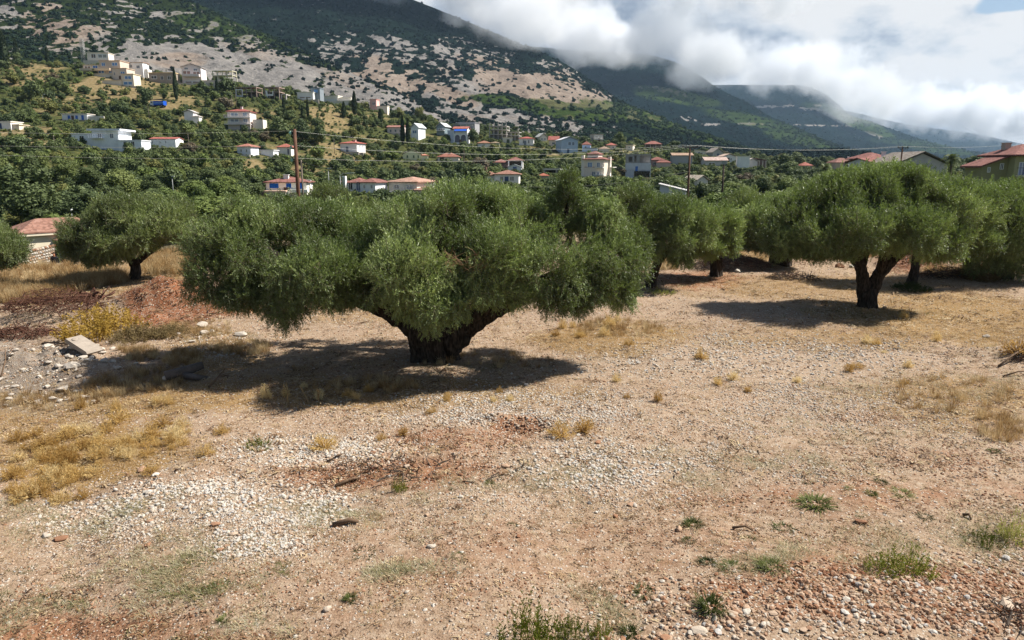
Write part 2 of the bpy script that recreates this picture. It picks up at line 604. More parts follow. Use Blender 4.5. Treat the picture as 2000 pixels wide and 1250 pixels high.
def ground_material():
    n = Nodes('field ground')
    p = n.pos()
    g, e, s, gr, gy, far, dry = (n.attr(k) for k in ('gravel', 'earth', 'straw', 'green', 'grey', 'far', 'dry'))
    f1 = n.noise(p, 1.1, 6, 0.62); f2 = n.noise(p, 7.0, 5, 0.65); f3 = n.noise(p, 38.0, 4, 0.6)
    cell = n.voronoi(p, 26.0, 'Color'); cd = n.voronoi(p, 26.0, 'Distance')
    cell2 = n.voronoi(p, 11.0, 'Color'); cd2 = n.voronoi(p, 11.0, 'Distance')
    sepc = n.new('ShaderNodeSeparateColor'); n.link(cell, sepc.inputs[0])
    sepc2 = n.new('ShaderNodeSeparateColor'); n.link(cell2, sepc2.inputs[0])
    soil = n.ramp(n.math('ADD', n.math('MULTIPLY', f2, .6), n.math('MULTIPLY', f3, .4)), (0.3, srgb(124, 96, 74)), (0.5, srgb(188, 160, 134)), (0.7, srgb(220, 200, 176)))
    red = n.ramp(n.math('ADD', n.math('MULTIPLY', f2, .6), n.math('MULTIPLY', f3, .4)), (0.3, srgb(112, 74, 52)), (0.5, srgb(168, 120, 90)), (0.7, srgb(198, 156, 124)))
    col = n.mix(n.rng(n.math('ADD', e, n.math('MULTIPLY', n.math('SUBTRACT', f1, .5), 1.3)), .3, 1.0, 0, 1, True), soil, red)
    col = n.mix(n.rng(n.math('ADD', n.attr('red'), n.math('MULTIPLY', n.math('SUBTRACT', f1, .5), .8)), .3, .8, 0, 1, True), col, n.ramp(n.math('ADD', n.math('MULTIPLY', f2, .6), n.math('MULTIPLY', f3, .4)), (.3, srgb(112, 66, 42)), (.5, srgb(164, 106, 74)), (.72, srgb(192, 142, 110))))
    strw = n.ramp(n.noise(n.vec(p, (6, 22, 6), (0, 0, .5)), 3.0, 5, .7), (0.3, srgb(112, 84, 46)), (0.5, srgb(170, 134, 80)), (0.72, srgb(206, 172, 112)))
    col = n.mix(n.rng(n.math('ADD', s, n.math('MULTIPLY', n.math('SUBTRACT', f2, .5), 1.6)), .25, .75, 0, .85, True), col, strw)
    grn = n.ramp(f3, (0.3, srgb(58, 66, 32)), (0.7, srgb(128, 128, 76)))
    col = n.mix(n.rng(n.math('ADD', gr, n.math('MULTIPLY', n.math('SUBTRACT', f2, .5), 1.6)), .35, .85, 0, .7, True), col, grn)
    # loose chips of pale limestone, finer than the modelled stones
    stone = n.ramp(sepc.outputs[0], (0.0, srgb(140, 112, 92)), (0.35, srgb(206, 184, 160)), (1.0, srgb(236, 226, 212)))
    amt = n.math('ADD', n.math('MULTIPLY', g, .62), .24)
    amt = n.math('ADD', amt, n.math('MULTIPLY', n.math('SUBTRACT', f1, .5), .5))
    chip = n.math('MULTIPLY', n.math('LESS_THAN', sepc.outputs[1], amt), n.rng(cd, .52, .42, 0, 1))
    col = n.mix(chip, col, stone)
    chip2 = n.math('MULTIPLY', n.math('LESS_THAN', sepc2.outputs[1], n.math('MULTIPLY', amt, .35)), n.rng(cd2, .42, .34, 0, 1))
    stone2 = n.ramp(sepc2.outputs[0], (0.0, srgb(150, 124, 104)), (0.4, srgb(210, 190, 168)), (1.0, srgb(240, 232, 220)))
    col = n.mix(chip2, col, stone2)
    col = n.mix(n.math('MULTIPLY', gy, n.rng(f2, .3, .6, .3, .9)), col, n.ramp(f3, (.3, srgb(112, 104, 98)), (.7, srgb(176, 168, 158))))
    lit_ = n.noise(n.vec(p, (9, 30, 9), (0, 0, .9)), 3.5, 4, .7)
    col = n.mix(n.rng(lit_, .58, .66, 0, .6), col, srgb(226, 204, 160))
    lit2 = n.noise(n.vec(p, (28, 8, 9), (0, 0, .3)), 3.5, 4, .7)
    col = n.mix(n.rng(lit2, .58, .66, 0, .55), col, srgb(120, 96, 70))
    mot = n.noise(p, 2.6, 6, .7)
    col = n.mix(n.rng(mot, .56, .68, 0, .28), col, n.mix(.5, col, srgb(104, 76, 52)))
    col = n.mix(n.rng(mot, .46, .34, 0, .45), col, srgb(214, 196, 170))
    # the far grove floor and the hill: dry grass, earth and low green cover
    hp = n.noise(p, .11, 6, .65); hf = n.noise(p, .9, 5, .65)
    hdry = n.ramp(hf, (0.3, srgb(96, 90, 56)), (0.55, srgb(158, 138, 98)), (0.75, srgb(196, 178, 144)))
    hgrn = n.ramp(hf, (0.3, srgb(44, 54, 28)), (0.55, srgb(86, 92, 48)), (0.75, srgb(142, 134, 78)))
    hcol = n.mix(n.rng(n.math('ADD', dry, n.math('MULTIPLY', n.math('SUBTRACT', hp, .5), 1.9)), .40, .85, 0, 1, True), hgrn, hdry)
    hrock = n.rng(n.noise(p, .35, 6, .7), .62, .7, 0, .6, True)
    hcol = n.mix(n.math('MULTIPLY', hrock, dry), hcol, srgb(206, 192, 170))
    col = n.mix(far, col, hcol)
    n.color(col); n.rough(.95); n.b.inputs['Specular IOR Level'].default_value = .1
    hgt = n.math('ADD', n.math('MULTIPLY', chip, n.rng(cd, 0, .5, .5, 0)), n.math('ADD', n.math('MULTIPLY', chip2, n.rng(cd2, 0, .42, 1.1, .2)), n.math('MULTIPLY', f3, .6)))
    n.bump(n.math('MULTIPLY', hgt, n.rng(far, 0, 1, 1, 0)), .95, .04)
    return n.m


def build_ground():
    ang = np.concatenate([np.linspace(-180, -52, 40), np.linspace(-50, 50, 500), np.linspace(52, 178, 39)])
    ang = np.radians(ang)
    rad = [3.0]
    while rad[-1] < 9000:
        r = rad[-1]
        rad.append(r * (1.0115 if r < 60 else 1.013 if r < 460 else 1.12))
    rad = np.array(rad)
    A, RR = np.meshgrid(ang, rad)
    x, y = (RR * np.sin(A)).ravel(), (RR * np.cos(A)).ravel()
    z = height(x, y)
    nr, nc = len(rad), len(ang)
    f = grid_faces(nr, nc)
    wrap = np.arange(nr - 1) * nc
    f = np.concatenate([f, np.stack([wrap + nc - 1, wrap, wrap + nc, wrap + 2*nc - 1], 1)])
    # close the middle below the camera
    v = np.stack([x, y, z], 1)
    me = mesh_np('ground', v, f[:, ::-1], True)
    bm = bmesh.new(); bm.from_mesh(me); bm.verts.ensure_lookup_table()
    bm.faces.new([bm.verts[i] for i in range(nc)])
    bmesh.ops.recalc_face_normals(bm, faces=bm.faces)
    up = sum(fc.normal.z for fc in list(bm.faces)[:200])
    if up < 0: bmesh.ops.reverse_faces(bm, faces=bm.faces)
    bm.to_mesh(me); bm.free()
    me.polygons.foreach_set('use_smooth', [True] * len(me.polygons))
    px, py = to_px(x, y, z * 0)
    near = (y > 3) & (y < 60)
    for k in ('gravel', 'earth', 'straw', 'green', 'grey', 'red'):
        w = np.zeros_like(x); w[near] = zone(k, px[near], py[near])
        float_attr(me, k, w)
    float_attr(me, 'far', sstep(50, 70, np.hypot(x, y)))
    d = np.zeros_like(x); m = (y > 60) & (y < 600)
    d[m] = hill_zones(x[m], y[m], z[m])
    float_attr(me, 'dry', d)
    o = link('ground', me, ground_material())
    tag(o, kind='structure')
    return o


ground = build_ground()

# ---------------------------------------------------------------- mountains
MTN_POINTS = []   # places where scrub or trees grow on the mountains: (x, y, z, size)


def ell(px, py, lst, w):
    r = np.zeros_like(px)
    for cx, cy_, rx, ry, s, rot in lst:
        c_, s_ = math.cos(R(rot)), math.sin(R(rot))
        dx, dy = px - cx, py - cy_
        q = np.sqrt(((dx * c_ + dy * s_) / rx) ** 2 + ((-dx * s_ + dy * c_) / ry) ** 2) + 0.9 * w
        r = np.maximum(r, s * (1 - sstep(0.6, 1.25, q)))
    return r


def mountain_material(name, green):
    n = Nodes(name)
    p = n.pos()
    fo, so, gr = n.attr('forest'), n.attr('soil'), n.attr('grass')
    a = n.noise(p, .02, 8, .68); b = n.noise(p, .12, 6, .7); c = n.noise(n.vec(p, (1, .22, .3), (0, 0, .25)), .06, 8, .72)
    grey = n.ramp(n.math('ADD', n.math('MULTIPLY', b, .6), n.math('MULTIPLY', c, .4)), (.32, srgb(100, 99, 98)), (.5, srgb(148, 144, 140)), (.68, srgb(180, 175, 168)))
    tan = n.ramp(n.math('ADD', n.math('MULTIPLY', b, .6), n.math('MULTIPLY', c, .4)), (.32, srgb(118, 104, 92)), (.5, srgb(160, 143, 128)), (.7, srgb(186, 170, 154)))
    rock = n.mix(n.rng(n.math('ADD', so, n.math('MULTIPLY', n.math('SUBTRACT', a, .5), 1.6)), .35, .95, 0, .85, True), grey, tan)
    low = n.ramp(b, (.35, srgb(54, 62, 36)), (.65, srgb(112, 116, 70)))
    rock = n.mix(n.rng(n.math('ADD', n.math('MULTIPLY', gr, .8), n.math('MULTIPLY', n.math('SUBTRACT', b, .5), 1.6)), .35, .7, 0, .9, True), rock, low)
    wood = n.ramp(b, (.35, tuple(v * .55 for v in green)), (.65, tuple(v * 1.35 for v in green)))
    wood = n.mix(n.rng(n.math('ADD', gr, n.math('MULTIPLY', n.math('SUBTRACT', a, .5), .8)), .3, .8, 0, 1, True), wood, n.ramp(b, (.35, srgb(40, 56, 28)), (.65, srgb(78, 96, 48))))
    col = n.mix(n.rng(n.math('ADD', fo, n.math('MULTIPLY', n.math('SUBTRACT', b, .5), 1.1)), .4, .6, 0, 1, True), rock, wood)
    n.color(col); n.rough(1.0); n.b.inputs['Specular IOR Level'].default_value = 0.0
    n.bump(n.math('ADD', b, n.math('MULTIPLY', c, .7)), .9, 4.0)
    return n.m


def mountain(name, crest, base, cols, rows, paint, relief, mat, seed, scrub, size, back=0.5):
    """crest / base: rows of (px, py, distance); a sheet from the foot up to the crest and down its far side"""
    crest = np.array(crest, float); base = np.array(base, float)
    q = np.linspace(crest[0, 0], crest[-1, 0], cols)
    cpy, cd = cubic1(crest[:, 0], crest[:, 1], q), cubic1(crest[:, 0], crest[:, 2], q)
    bpy, bd = cubic1(base[:, 0], base[:, 1], q), cubic1(base[:, 0], base[:, 2], q)
    t = np.linspace(0, 1, rows)[:, None]
    tb = np.linspace(0, 1, max(6, rows // 6))[1:, None]
    _, _, cz = at_np(q, cpy, cd); _, _, bz = at_np(q, bpy, bd)
    u = (q - 1000) / 1431.0
    D = bd + (cd - bd) * t
    Zf = bz + (cz - bz) * (0.75 * t + 0.25 * t * t)
    Db = cd * (1 + back * tb); Zb = cz * (1 - tb) + (bz - 20) * tb
    D = np.concatenate([D, Db]); Z = np.concatenate([Zf, Zb])
    X = u[None, :] * D
    # a little relief: gullies running down the slope, knolls
    s = relief
    edge = np.concatenate([np.sin(PI * np.clip(t, 0, 1)) ** 0.6 * 0.9 + 0.1 + 0 * t, 0.2 + 0 * tb])
    gl = np.abs(fbm(X / (6 * s) + seed, D / (16 * s), 0.3 * seed, 4) - 0.5) * 2
    kn = fbm(X / (3.2 * s), D / (3.2 * s), seed, 5) - 0.5
    Z = Z + edge * ((0.35 - gl) * s * 0.9 + kn * s * 1.0)
    nr, nc = Z.shape
    v = np.stack([X.ravel(), D.ravel(), Z.ravel()], 1)
    me = mesh_np(name, v, grid_faces(nr, nc), True)
    px, py = to_px(v[:, 0], v[:, 1], v[:, 2])
    front = (np.arange(nr) < rows)[:, None].repeat(nc, 1).ravel()
    fo, so, gr = paint(px, py, v)
    n1 = fbm(v[:, 0] / (size * 1.7), v[:, 1] / (size * 5.0), v[:, 2] / (size * 1.5), 4, .6)
    n1 = np.clip((n1 - 0.5) * 2.1 + 0.5, 0, 1)
    mask = sstep(n1 - 0.24, n1 + 0.20, fo)
    float_attr(me, 'forest', mask); float_attr(me, 'soil', so); float_attr(me, 'grass', gr)
    o = link(name, me, mat)
    tag(o, kind='structure')
    # scrub: random places on the front, where the mask says
    r = np.random.default_rng(seed)
    i = r.integers(0, (rows - 1) * nc, scrub * 6)
    keep = (r.random(len(i)) < np.maximum(mask[i] ** 1.3, 0.5 * fo[i] * (fo[i] > 0.02))) & (px[i] > -60) & (px[i] < 2060) & (py[i] > -30)
    i = i[keep][:scrub]
    P = v[i] + np.stack([r.uniform(-.5, .5, len(i)) * size, r.uniform(-.5, .5, len(i)) * size, np.zeros(len(i))], 1)
    MTN_POINTS.append((P, size * r.uniform(.55, 1.25, len(i)) ** 1.2, np.clip(gr[i] + r.uniform(-.1, .1, len(i)), 0, 1)))
    return o


def paint_spur(px, py, v):
    w = fbm(px * .015, py * .03, 4.0, 4) - .5
    fo = np.full_like(px, .80)
    bare = ell(px, py, [(460, 132, 180, 40, 1.0, 10), (640, 165, 230, 40, 1.0, 20), (760, 200, 120, 26, 1.0, 18), (480, 160, 260, 50, .95, 14)], w)
    patch = ell(px, py, [(105, 35, 50, 32, .55, 60), (150, 60, 40, 22, .55, 45), (60, 50, 40, 22, .45, 60), (200, 70, 30, 30, .5, 60), (320, 28, 40, 9, .75, 0), (250, 25, 40, 14, .5, 0), (395, 55, 40, 10, .6, -15), (10, 20, 30, 30, .5, 0),
                           (130, 90, 60, 20, .5, 0), (270, 105, 60, 14, .55, -20)], w)
    fo = fo - np.maximum(bare * .80, patch * .75)
    fo = np.where(fo < .12, .07 + .08 * (px > 600), fo)
    so = .35 * patch / .6 + ell(px, py, [(520, 105, 130, 16, .7, 14), (640, 140, 120, 14, .6, 22), (350, 118, 70, 16, .8, 0), (110, 50, 90, 50, .75, 0)], w)
    gr = ell(px, py, [(420, 50, 140, 28, .6, 10), (150, 70, 260, 60, .3, 0)], w)
    return fo, np.clip(so, 0, 1), gr


def paint_main(px, py, v):
    w = fbm(px * .012, py * .02, 14.0, 4) - .5
    fo = np.full_like(px, .97)
    mixed = ell(px, py, [(740, 125, 160, 52, .46, 20), (850, 150, 130, 52, .42, 20), (700, 100, 90, 24, .34, 5), (930, 100, 90, 22, .34, 12), (1090, 135, 60, 12, .5, 20)], w)
    bare = ell(px, py, [(740, 125, 34, 34, .85, 50), (775, 160, 46, 16, 1.0, 20), (1030, 165, 150, 34, 1.0, 8), (960, 160, 90, 28, .9, -10), (1120, 185, 90, 16, .85, 18), (885, 185, 60, 18, .7, 20), (770, 85, 60, 14, .7, 15), (900, 110, 80, 12, .55, 15)], w)
    mid = ell(px, py, [(960, 225, 110, 26, .6, 12), (1090, 245, 80, 20, .45, 5), (1010, 255, 150, 18, .4, 5), (1240, 225, 110, 12, .5, 8), (880, 215, 50, 20, .6, 0), (1320, 245, 70, 8, .4, 12)], w)
    fo = fo - np.maximum(np.maximum(mixed, bare), mid) * .95
    fo = np.where(fo < .16, .15, fo)
    so = ell(px, py, [(760, 150, 80, 44, 1.0, 25), (1030, 160, 170, 44, .8, 8), (885, 185, 60, 18, .8, 20), (960, 245, 160, 30, .35, 0), (1240, 225, 110, 12, .5, 8)], w) + .15
    gr = ell(px, py, [(1080, 212, 190, 16, 1.0, 8), (1300, 238, 160, 22, .9, 14), (980, 195, 80, 12, .8, 5), (1430, 275, 120, 16, .8, 8), (1150, 262, 260, 18, .4, 3)], w)
    return fo, np.clip(so, 0, 1), gr


def paint_second(px, py, v):
    w = fbm(px * .012, py * .02, 24.0, 4) - .5
    fo = np.full_like(px, .985)
    fo = fo - .8 * ell(px, py, [(1300, 176, 40, 5, .8, 10), (1260, 170, 14, 4, .8, 0), (1320, 182, 26, 4, .7, 15), (1390, 243, 22, 2.6, 1, 0), (1470, 242, 34, 2.4, 1.0, 2), (1345, 232, 26, 6, .45, 10)], w)
    gr = ell(px, py, [(1330, 190, 120, 16, .8, 10), (1450, 232, 110, 16, .7, 12), (1560, 272, 90, 14, .7, 12)], w)
    return fo, np.full_like(px, .4), gr


def paint_third(px, py, v):
    w = fbm(px * .012, py * .02, 34.0, 4) - .5
    fo = np.full_like(px, .985)
    fo = fo - .85 * ell(px, py, [(1605, 245, 64, 1.8, 1, 1), (1500, 208, 24, 2, 1, 0), (1540, 207, 14, 2, 1, 0), (1585, 213, 26, 3, .9, 5), (1705, 261, 18, 3.4, 1, 18), (1655, 228, 26, 5, .7, 20), (1600, 206, 16, 2, .8, 0), (1720, 268, 5, 6, .7, 30)], w)
    gr = ell(px, py, [(1690, 245, 90, 14, .9, 22), (1620, 214, 60, 10, .6, 10), (1800, 285, 120, 12, .6, 8)], w)
    return fo, np.full_like(px, .5), gr


def paint_far(px, py, v):
    return np.full_like(px, .97), np.full_like(px, .4), np.zeros_like(px)


m_spur = mountain_material('spur slope', srgb(48, 60, 36))
m_main = mountain_material('mountain slope', srgb(28, 42, 36))
m_second = mountain_material('second mountain slope', srgb(20, 36, 34))

mountain('mountain_spur', [(-700, -330, 1150), (-300, -260, 1100), (0, -160, 1050), (200, -85, 1000), (380, -8, 960), (430, 16, 940), (490, 48, 900), (560, 76, 860), (640, 116, 800), (700, 146, 760), (760, 172, 720), (830, 208, 680), (900, 244, 650), (970, 275, 640)],
         [(-700, 190, 470), (0, 165, 480), (200, 178, 480), (400, 205, 480), (600, 232, 490), (800, 268, 520), (970, 290, 560)], 520, 200, paint_spur, 13, m_spur, 3, 4200, 4.2)
mountain('mountain', [(330, -90, 2000), (500, -60, 1950), (640, -40, 1900), (760, -22, 1850), (820, 2, 1800), (880, 27, 1750), (950, 57, 1680), (1000, 80, 1620), (1050, 100, 1560), (1110, 130, 1480), (1160, 163, 1400), (1210, 198, 1320), (1260, 221, 1240), (1320, 246, 1140), (1400, 273, 1020), (1480, 292, 900), (1600, 306, 820), (1700, 316, 800)],
         [(330, 230, 640), (800, 285, 620), (1000, 300, 600), (1200, 312, 600), (1400, 322, 600), (1700, 328, 620)], 620, 300, paint_main, 24, m_main, 11, 9500, 6.0)
mountain('mountain', [(980, 90, 3300), (1050, 92, 3250), (1110, 98, 3200), (1180, 102, 3150), (1250, 106, 3100), (1300, 118, 3000), (1345, 140, 2900), (1400, 176, 2700), (1450, 200, 2500), (1500, 228, 2350), (1550, 250, 2200), (1600, 272, 2050), (1660, 292, 1900), (1740, 310, 1800)],
         [(980, 300, 1500), (1300, 318, 1400), (1740, 328, 1400)], 330, 130, paint_second, 30, m_second, 17, 3800, 8.0)
mountain('mountain', [(1300, 170, 5000), (1360, 166, 5000), (1420, 166, 4900), (1480, 166, 4800), (1540, 166, 4700), (1590, 178, 4600), (1625, 202, 4500), (1650, 224, 4400), (1700, 240, 4200), (1750, 258, 4000), (1800, 274, 3800), (1860, 289, 3600), (1920, 301, 3400), (2000, 314, 3200), (2100, 322, 3100)],
         [(1300, 322, 2300), (1600, 326, 2300), (2100, 329, 2300)], 300, 110, paint_third, 36, m_second, 23, 3000, 11.0)
mountain('mountain', [(1560, 205, 8000), (1650, 218, 8000), (1720, 234, 7800), (1780, 246, 7500), (1840, 254, 7400), (1900, 262, 7200), (1960, 275, 7000), (2010, 285, 6800), (2080, 300, 6600), (2200, 315, 6500), (2400, 325, 6400)],
         [(1560, 328, 4400), (1900, 329, 4400), (2400, 330, 4400)], 160, 60, paint_far, 40, m_second, 29, 900, 16.0)
# ---------------------------------------------------------------- scattering small pieces (leaves, chips of stone, blades)
_groups = {}
_proto_n = 0


def proto_group(key, meshes):
    """a node group that sets one of the given meshes on every point"""
    if key in _groups: return _groups[key]
    ng = bpy.data.node_groups.new('scatter ' + key, 'GeometryNodeTree')
    ng.interface.new_socket('Geometry', in_out='INPUT', socket_type='NodeSocketGeometry')
    ng.interface.new_socket('Geometry', in_out='OUTPUT', socket_type='NodeSocketGeometry')
    N, L = ng.nodes, ng.links
    gi, go = N.new('NodeGroupInput'), N.new('NodeGroupOutput')
    join = N.new('GeometryNodeJoinGeometry')
    for k, me in enumerate(reversed(meshes)):
        ob = bpy.data.objects.new(key + ' piece', me)      # source of the piece's shape, not placed in the scene
        oi = N.new('GeometryNodeObjectInfo'); oi.inputs['Object'].default_value = ob
        gti = N.new('GeometryNodeGeometryToInstance')
        L.new(oi.outputs['Geometry'], gti.inputs[0]); L.new(gti.outputs[0], join.inputs[0])
    iop = N.new('GeometryNodeInstanceOnPoints')
    iop.inputs['Pick Instance'].default_value = True
    L.new(gi.outputs[0], iop.inputs['Points']); L.new(join.outputs[0], iop.inputs['Instance'])

    def named(name, typ):
        n = N.new('GeometryNodeInputNamedAttribute'); n.data_type = typ; n.inputs['Name'].default_value = name
        return n.outputs[0]
    L.new(named('idx', 'INT'), iop.inputs['Instance Index'])
    e2r = N.new('FunctionNodeEulerToRotation'); L.new(named('rot', 'FLOAT_VECTOR'), e2r.inputs[0]); L.new(e2r.outputs[0], iop.inputs['Rotation'])
    L.new(named('scl', 'FLOAT_VECTOR'), iop.inputs['Scale'])
    L.new(iop.outputs[0], go.inputs[0])
    _groups[key] = ng
    return ng


def scatter(name, key, meshes, P, rot, scl, tint=None, parent=None, idx=None, seed=0):
    P = np.asarray(P, float); n = len(P)
    r = np.random.default_rng(seed)
    me = bpy.data.meshes.new(name)
    me.vertices.add(n); me.vertices.foreach_set('co', P.astype(np.float32).ravel())
    scl = np.asarray(scl, float)
    if scl.ndim == 1: scl = np.repeat(scl[:, None], 3, 1)
    float_attr(me, 'rot', rot, 'FLOAT_VECTOR'); float_attr(me, 'scl', scl, 'FLOAT_VECTOR')
    float_attr(me, 'idx', r.integers(0, len(meshes), n) if idx is None else idx, 'INT')
    float_attr(me, 'tint', r.random(n) if tint is None else tint)
    me.update()
    o = bpy.data.objects.new(name, me); C.objects.link(o)
    if parent is not None: o.parent = parent
    md = o.modifiers.new('scatter', 'NODES'); md.node_group = proto_group(key, meshes)
    o['kind'] = 'stuff'
    return o


def eulers(d, spin):
    """euler angles that turn +z to directions d (n,3), after a spin about z"""
    d = d / np.linalg.norm(d, axis=1, keepdims=True)
    # R = Rz(az) Ry(pol) Rz(spin) written as XYZ euler
    az, pol = np.arctan2(d[:, 1], d[:, 0]), np.arccos(np.clip(d[:, 2], -1, 1))
    ca, sa, cb, sb, cc, sc = np.cos(az), np.sin(az), np.cos(pol), np.sin(pol), np.cos(spin), np.sin(spin)
    m00 = ca*cb*cc - sa*sc; m10 = sa*cb*cc + ca*sc; m20 = -sb*cc
    m21 = sb*sc; m22 = cb
    ey = np.arcsin(np.clip(-m20, -1, 1))
    ex = np.arctan2(m21, m22); ez = np.arctan2(m10, m00)
    return np.stack([ex, ey, ez], 1)


def leaf_material(name, top, under, var=0.35, trans=0.25, yellow=None):
    n = Nodes(name)
    t = n.attr('tint', typ='INSTANCER')
    g = n.new('ShaderNodeNewGeometry')
    rnd = n.noise(g.outputs['Position'], 3.1, 2, .5)
    f = n.math('ADD', n.math('MULTIPLY', t, .6), n.math('MULTIPLY', rnd, .4))
    dark = tuple(c * (1 - var) for c in top); lite = tuple(c * (1 + var) for c in (yellow or top))
    c = n.ramp(f, (.25, dark), (.55, top), (.85, lite))
    u = n.mix(.35, under, c)
    c2 = n.mix(g.outputs['Backfacing'], c, u)
    n.color(c2); n.rough(.45); n.b.inputs['Specular IOR Level'].default_value = .22
    if trans:
        tr = n.new('ShaderNodeBsdfTranslucent'); n.put(tr.inputs[0], n.mix(.5, c, (top[0]*1.6, top[1]*1.7, top[2]*.6)))
        mx = n.new('ShaderNodeMixShader'); mx.inputs[0].default_value = trans
        n.link(n.b.outputs[0], mx.inputs[1]); n.link(tr.outputs[0], mx.inputs[2]); n.link(mx.outputs[0], n.out.inputs[0])
    return n.m


def sprig_mesh(name, mat, length=.42, leaves=26, leaf=.065, width=.014, seed=0, droop=.0, stem=None, fan=55):
    """a shoot of narrow leaves along +z"""
    r = random.Random(seed); v = []; f = []; mi = []
    bend = r.uniform(-.3, .3); b2 = r.uniform(-.3, .3)
    pt = lambda s: Vector((bend * s * s * length, b2 * s * s * length, s * length))
    for k in range(leaves):
        s = (k + .6) / leaves; p = pt(s)
        an = k * 2.4 + r.uniform(-.4, .4); op = R(fan * (1.12 - .6 * s) + r.uniform(-14, 14))
        d = Vector((math.cos(an) * math.sin(op), math.sin(an) * math.sin(op), math.cos(op)))
        side = d.cross(Vector((r.uniform(-1, 1), r.uniform(-1, 1), r.uniform(-.3, 1)))).normalized()
        L_ = leaf * r.uniform(.75, 1.2) * (1 - .25 * s); w = width * r.uniform(.8, 1.2) * .5
        b = len(v); mid = p + d * L_ * .5
        v += [p, mid + side * w, p + d * L_, mid - side * w]; f.append((b, b+1, b+2, b+3)); mi.append(0)
    if stem:
        b = len(v); w = .0035
        a, c = pt(0), pt(1)
        v += [a + Vector((w, 0, 0)), a + Vector((-w, w, 0)), a + Vector((-w, -w, 0)), c]
        f += [(b, b+1, b+3), (b+1, b+2, b+3), (b+2, b, b+3)]; mi += [1] * 3
    me = bpy.data.meshes.new(name); me.from_pydata([tuple(q) for q in v], [], f)
    me.materials.append(mat)
    if stem: me.materials.append(stem)
    me.polygons.foreach_set('material_index', mi); me.update()
    return me


def bark_material():
    n = Nodes('olive bark')
    p = n.obj()
    a = n.noise(n.vec(p, (5, 5, .9)), 2.2, 7, .7, .8); b = n.voronoi(n.vec(p, (6, 6, 1.5)), 3.0)
    h = n.math('ADD', n.math('MULTIPLY', a, .7), n.math('MULTIPLY', b, .5))
    n.color(n.ramp(h, (.3, raw(16, 13, 11)), (.55, raw(44, 37, 31)), (.8, raw(76, 67, 58))))
    n.rough(.95); n.bump(h, .9, .06)
    return n.m


M_BARK = bark_material()
M_OLIVE = leaf_material('olive leaves', (.132, .182, .054), (.225, .270, .155), .65, .28, (.215, .260, .090))
M_OLIVE_LIGHT = leaf_material('pale olive leaves', (.132, .172, .054), (.22, .255, .15), .55, .30, (.190, .225, .075))
M_TWIG = plain('twig bark', raw(120, 108, 92), .3, 8, .9)
SPRIGS = [sprig_mesh('olive sprig', M_OLIVE, .40, 24, .078, .019, s, stem=M_TWIG) for s in range(5)]
SPRIGS_LIGHT = [sprig_mesh('olive sprig', M_OLIVE_LIGHT, .40, 24, .078, .019, s, stem=M_TWIG) for s in range(5)]


def lobes_world(lobes, Y0):
    """lobe list in the photograph's pixels -> centres and radii in metres at about Y0"""
    out = []
    for px, py, rx, rz, dY, ry in lobes:
        c = at(px, py, Y0 + dY); s = (Y0 + dY) / F_PX * 1.0
        out.append((np.array(c), np.array([rx * s, ry, rz * s])))
    return out


def crown_points(lobes, n, seed, gap=.40, inner=.55, clump=.9, floor=None):
    r = np.random.default_rng(seed)
    area = np.array([(l[1][0]*l[1][1] + l[1][1]*l[1][2] + l[1][0]*l[1][2]) for l in lobes])
    pick = r.choice(len(lobes), n * 3, p=area / area.sum())
    d = r.normal(size=(n * 3, 3)); d /= np.linalg.norm(d, axis=1, keepdims=True)
    c = np.array([l[0] for l in lobes])[pick]; rad = np.array([l[1] for l in lobes])[pick]
    bulge = fbm(c[:, 0] + d[:, 0] * 1.6 + 31, c[:, 1] + d[:, 1] * 1.6, c[:, 2] + d[:, 2] * 1.6, 3)
    bulge = np.clip((bulge - .5) * 2.2 + .5, 0, 1)
    f = (inner + (1.0 - inner) * r.random(n * 3) ** .6) * (.56 + .47 * bulge)
    P = c + d * rad * f[:, None]
    # drop points deep inside another lobe, and points in the gaps
    deep = np.full(len(P), 9.0)
    for lc, lr in lobes:
        deep = np.minimum(deep, np.linalg.norm((P - lc) / lr, axis=1))
    nz = fbm(P[:, 0] / clump, P[:, 1] / clump, P[:, 2] / clump, 3)
    keep = (deep > .42) & (nz > gap + .08 * (r.random(len(P)) - .5))
    if floor is not None: keep &= P[:, 2] > floor
    P, d, rad = P[keep][:n], d[keep][:n], rad[keep][:n]
    nrm = d / rad; nrm /= np.linalg.norm(nrm, axis=1, keepdims=True)
    return P, nrm, r


def crown(name, lobes, n, seed, sprigs, key, parent, scale=1.0, up=.55, grow=1.14, **kw):
    lobes = [(c, q * grow) for c, q in lobes]
    P, nrm, r = crown_points(lobes, n, seed, **kw)
    m = len(P)
    lift = np.where(nrm[:, 2] > -.2, up, -.15)
    dr = nrm * .75 + np.stack([np.zeros(m), np.zeros(m), lift], 1) + r.normal(size=(m, 3)) * .38
    sc = scale * r.uniform(.65, 1.25, m)
    tall = (nrm[:, 2] > .55) & (r.random(m) < .10)
    dr[tall] = np.array([0, 0, 1.0]) + r.normal(size=(tall.sum(), 3)) * .18
    sc[tall] *= 1.55
    hang = (nrm[:, 2] < -.25) & (r.random(m) < .5)
    dr[hang] = np.array([0, 0, -1.0]) + nrm[hang] * .5 + r.normal(size=(hang.sum(), 3)) * .25
    big = fbm(P[:, 0] * .7, P[:, 1] * .7, P[:, 2] * .7, 2)
    tint = np.clip(.5 + (big - .5) * 2.0 + r.normal(size=m) * .2, 0, 1)
    inv = parent.matrix_world.inverted() if False else None
    du = dr / np.linalg.norm(dr, axis=1, keepdims=True)
    P = P - du * (sc * .40 * .62)[:, None]
    Q = P - np.array(parent.location) if parent is not None else P
    return scatter(name, key, sprigs, Q, eulers(dr, r.uniform(0, 6.28, m)), sc, tint, parent, seed=seed)


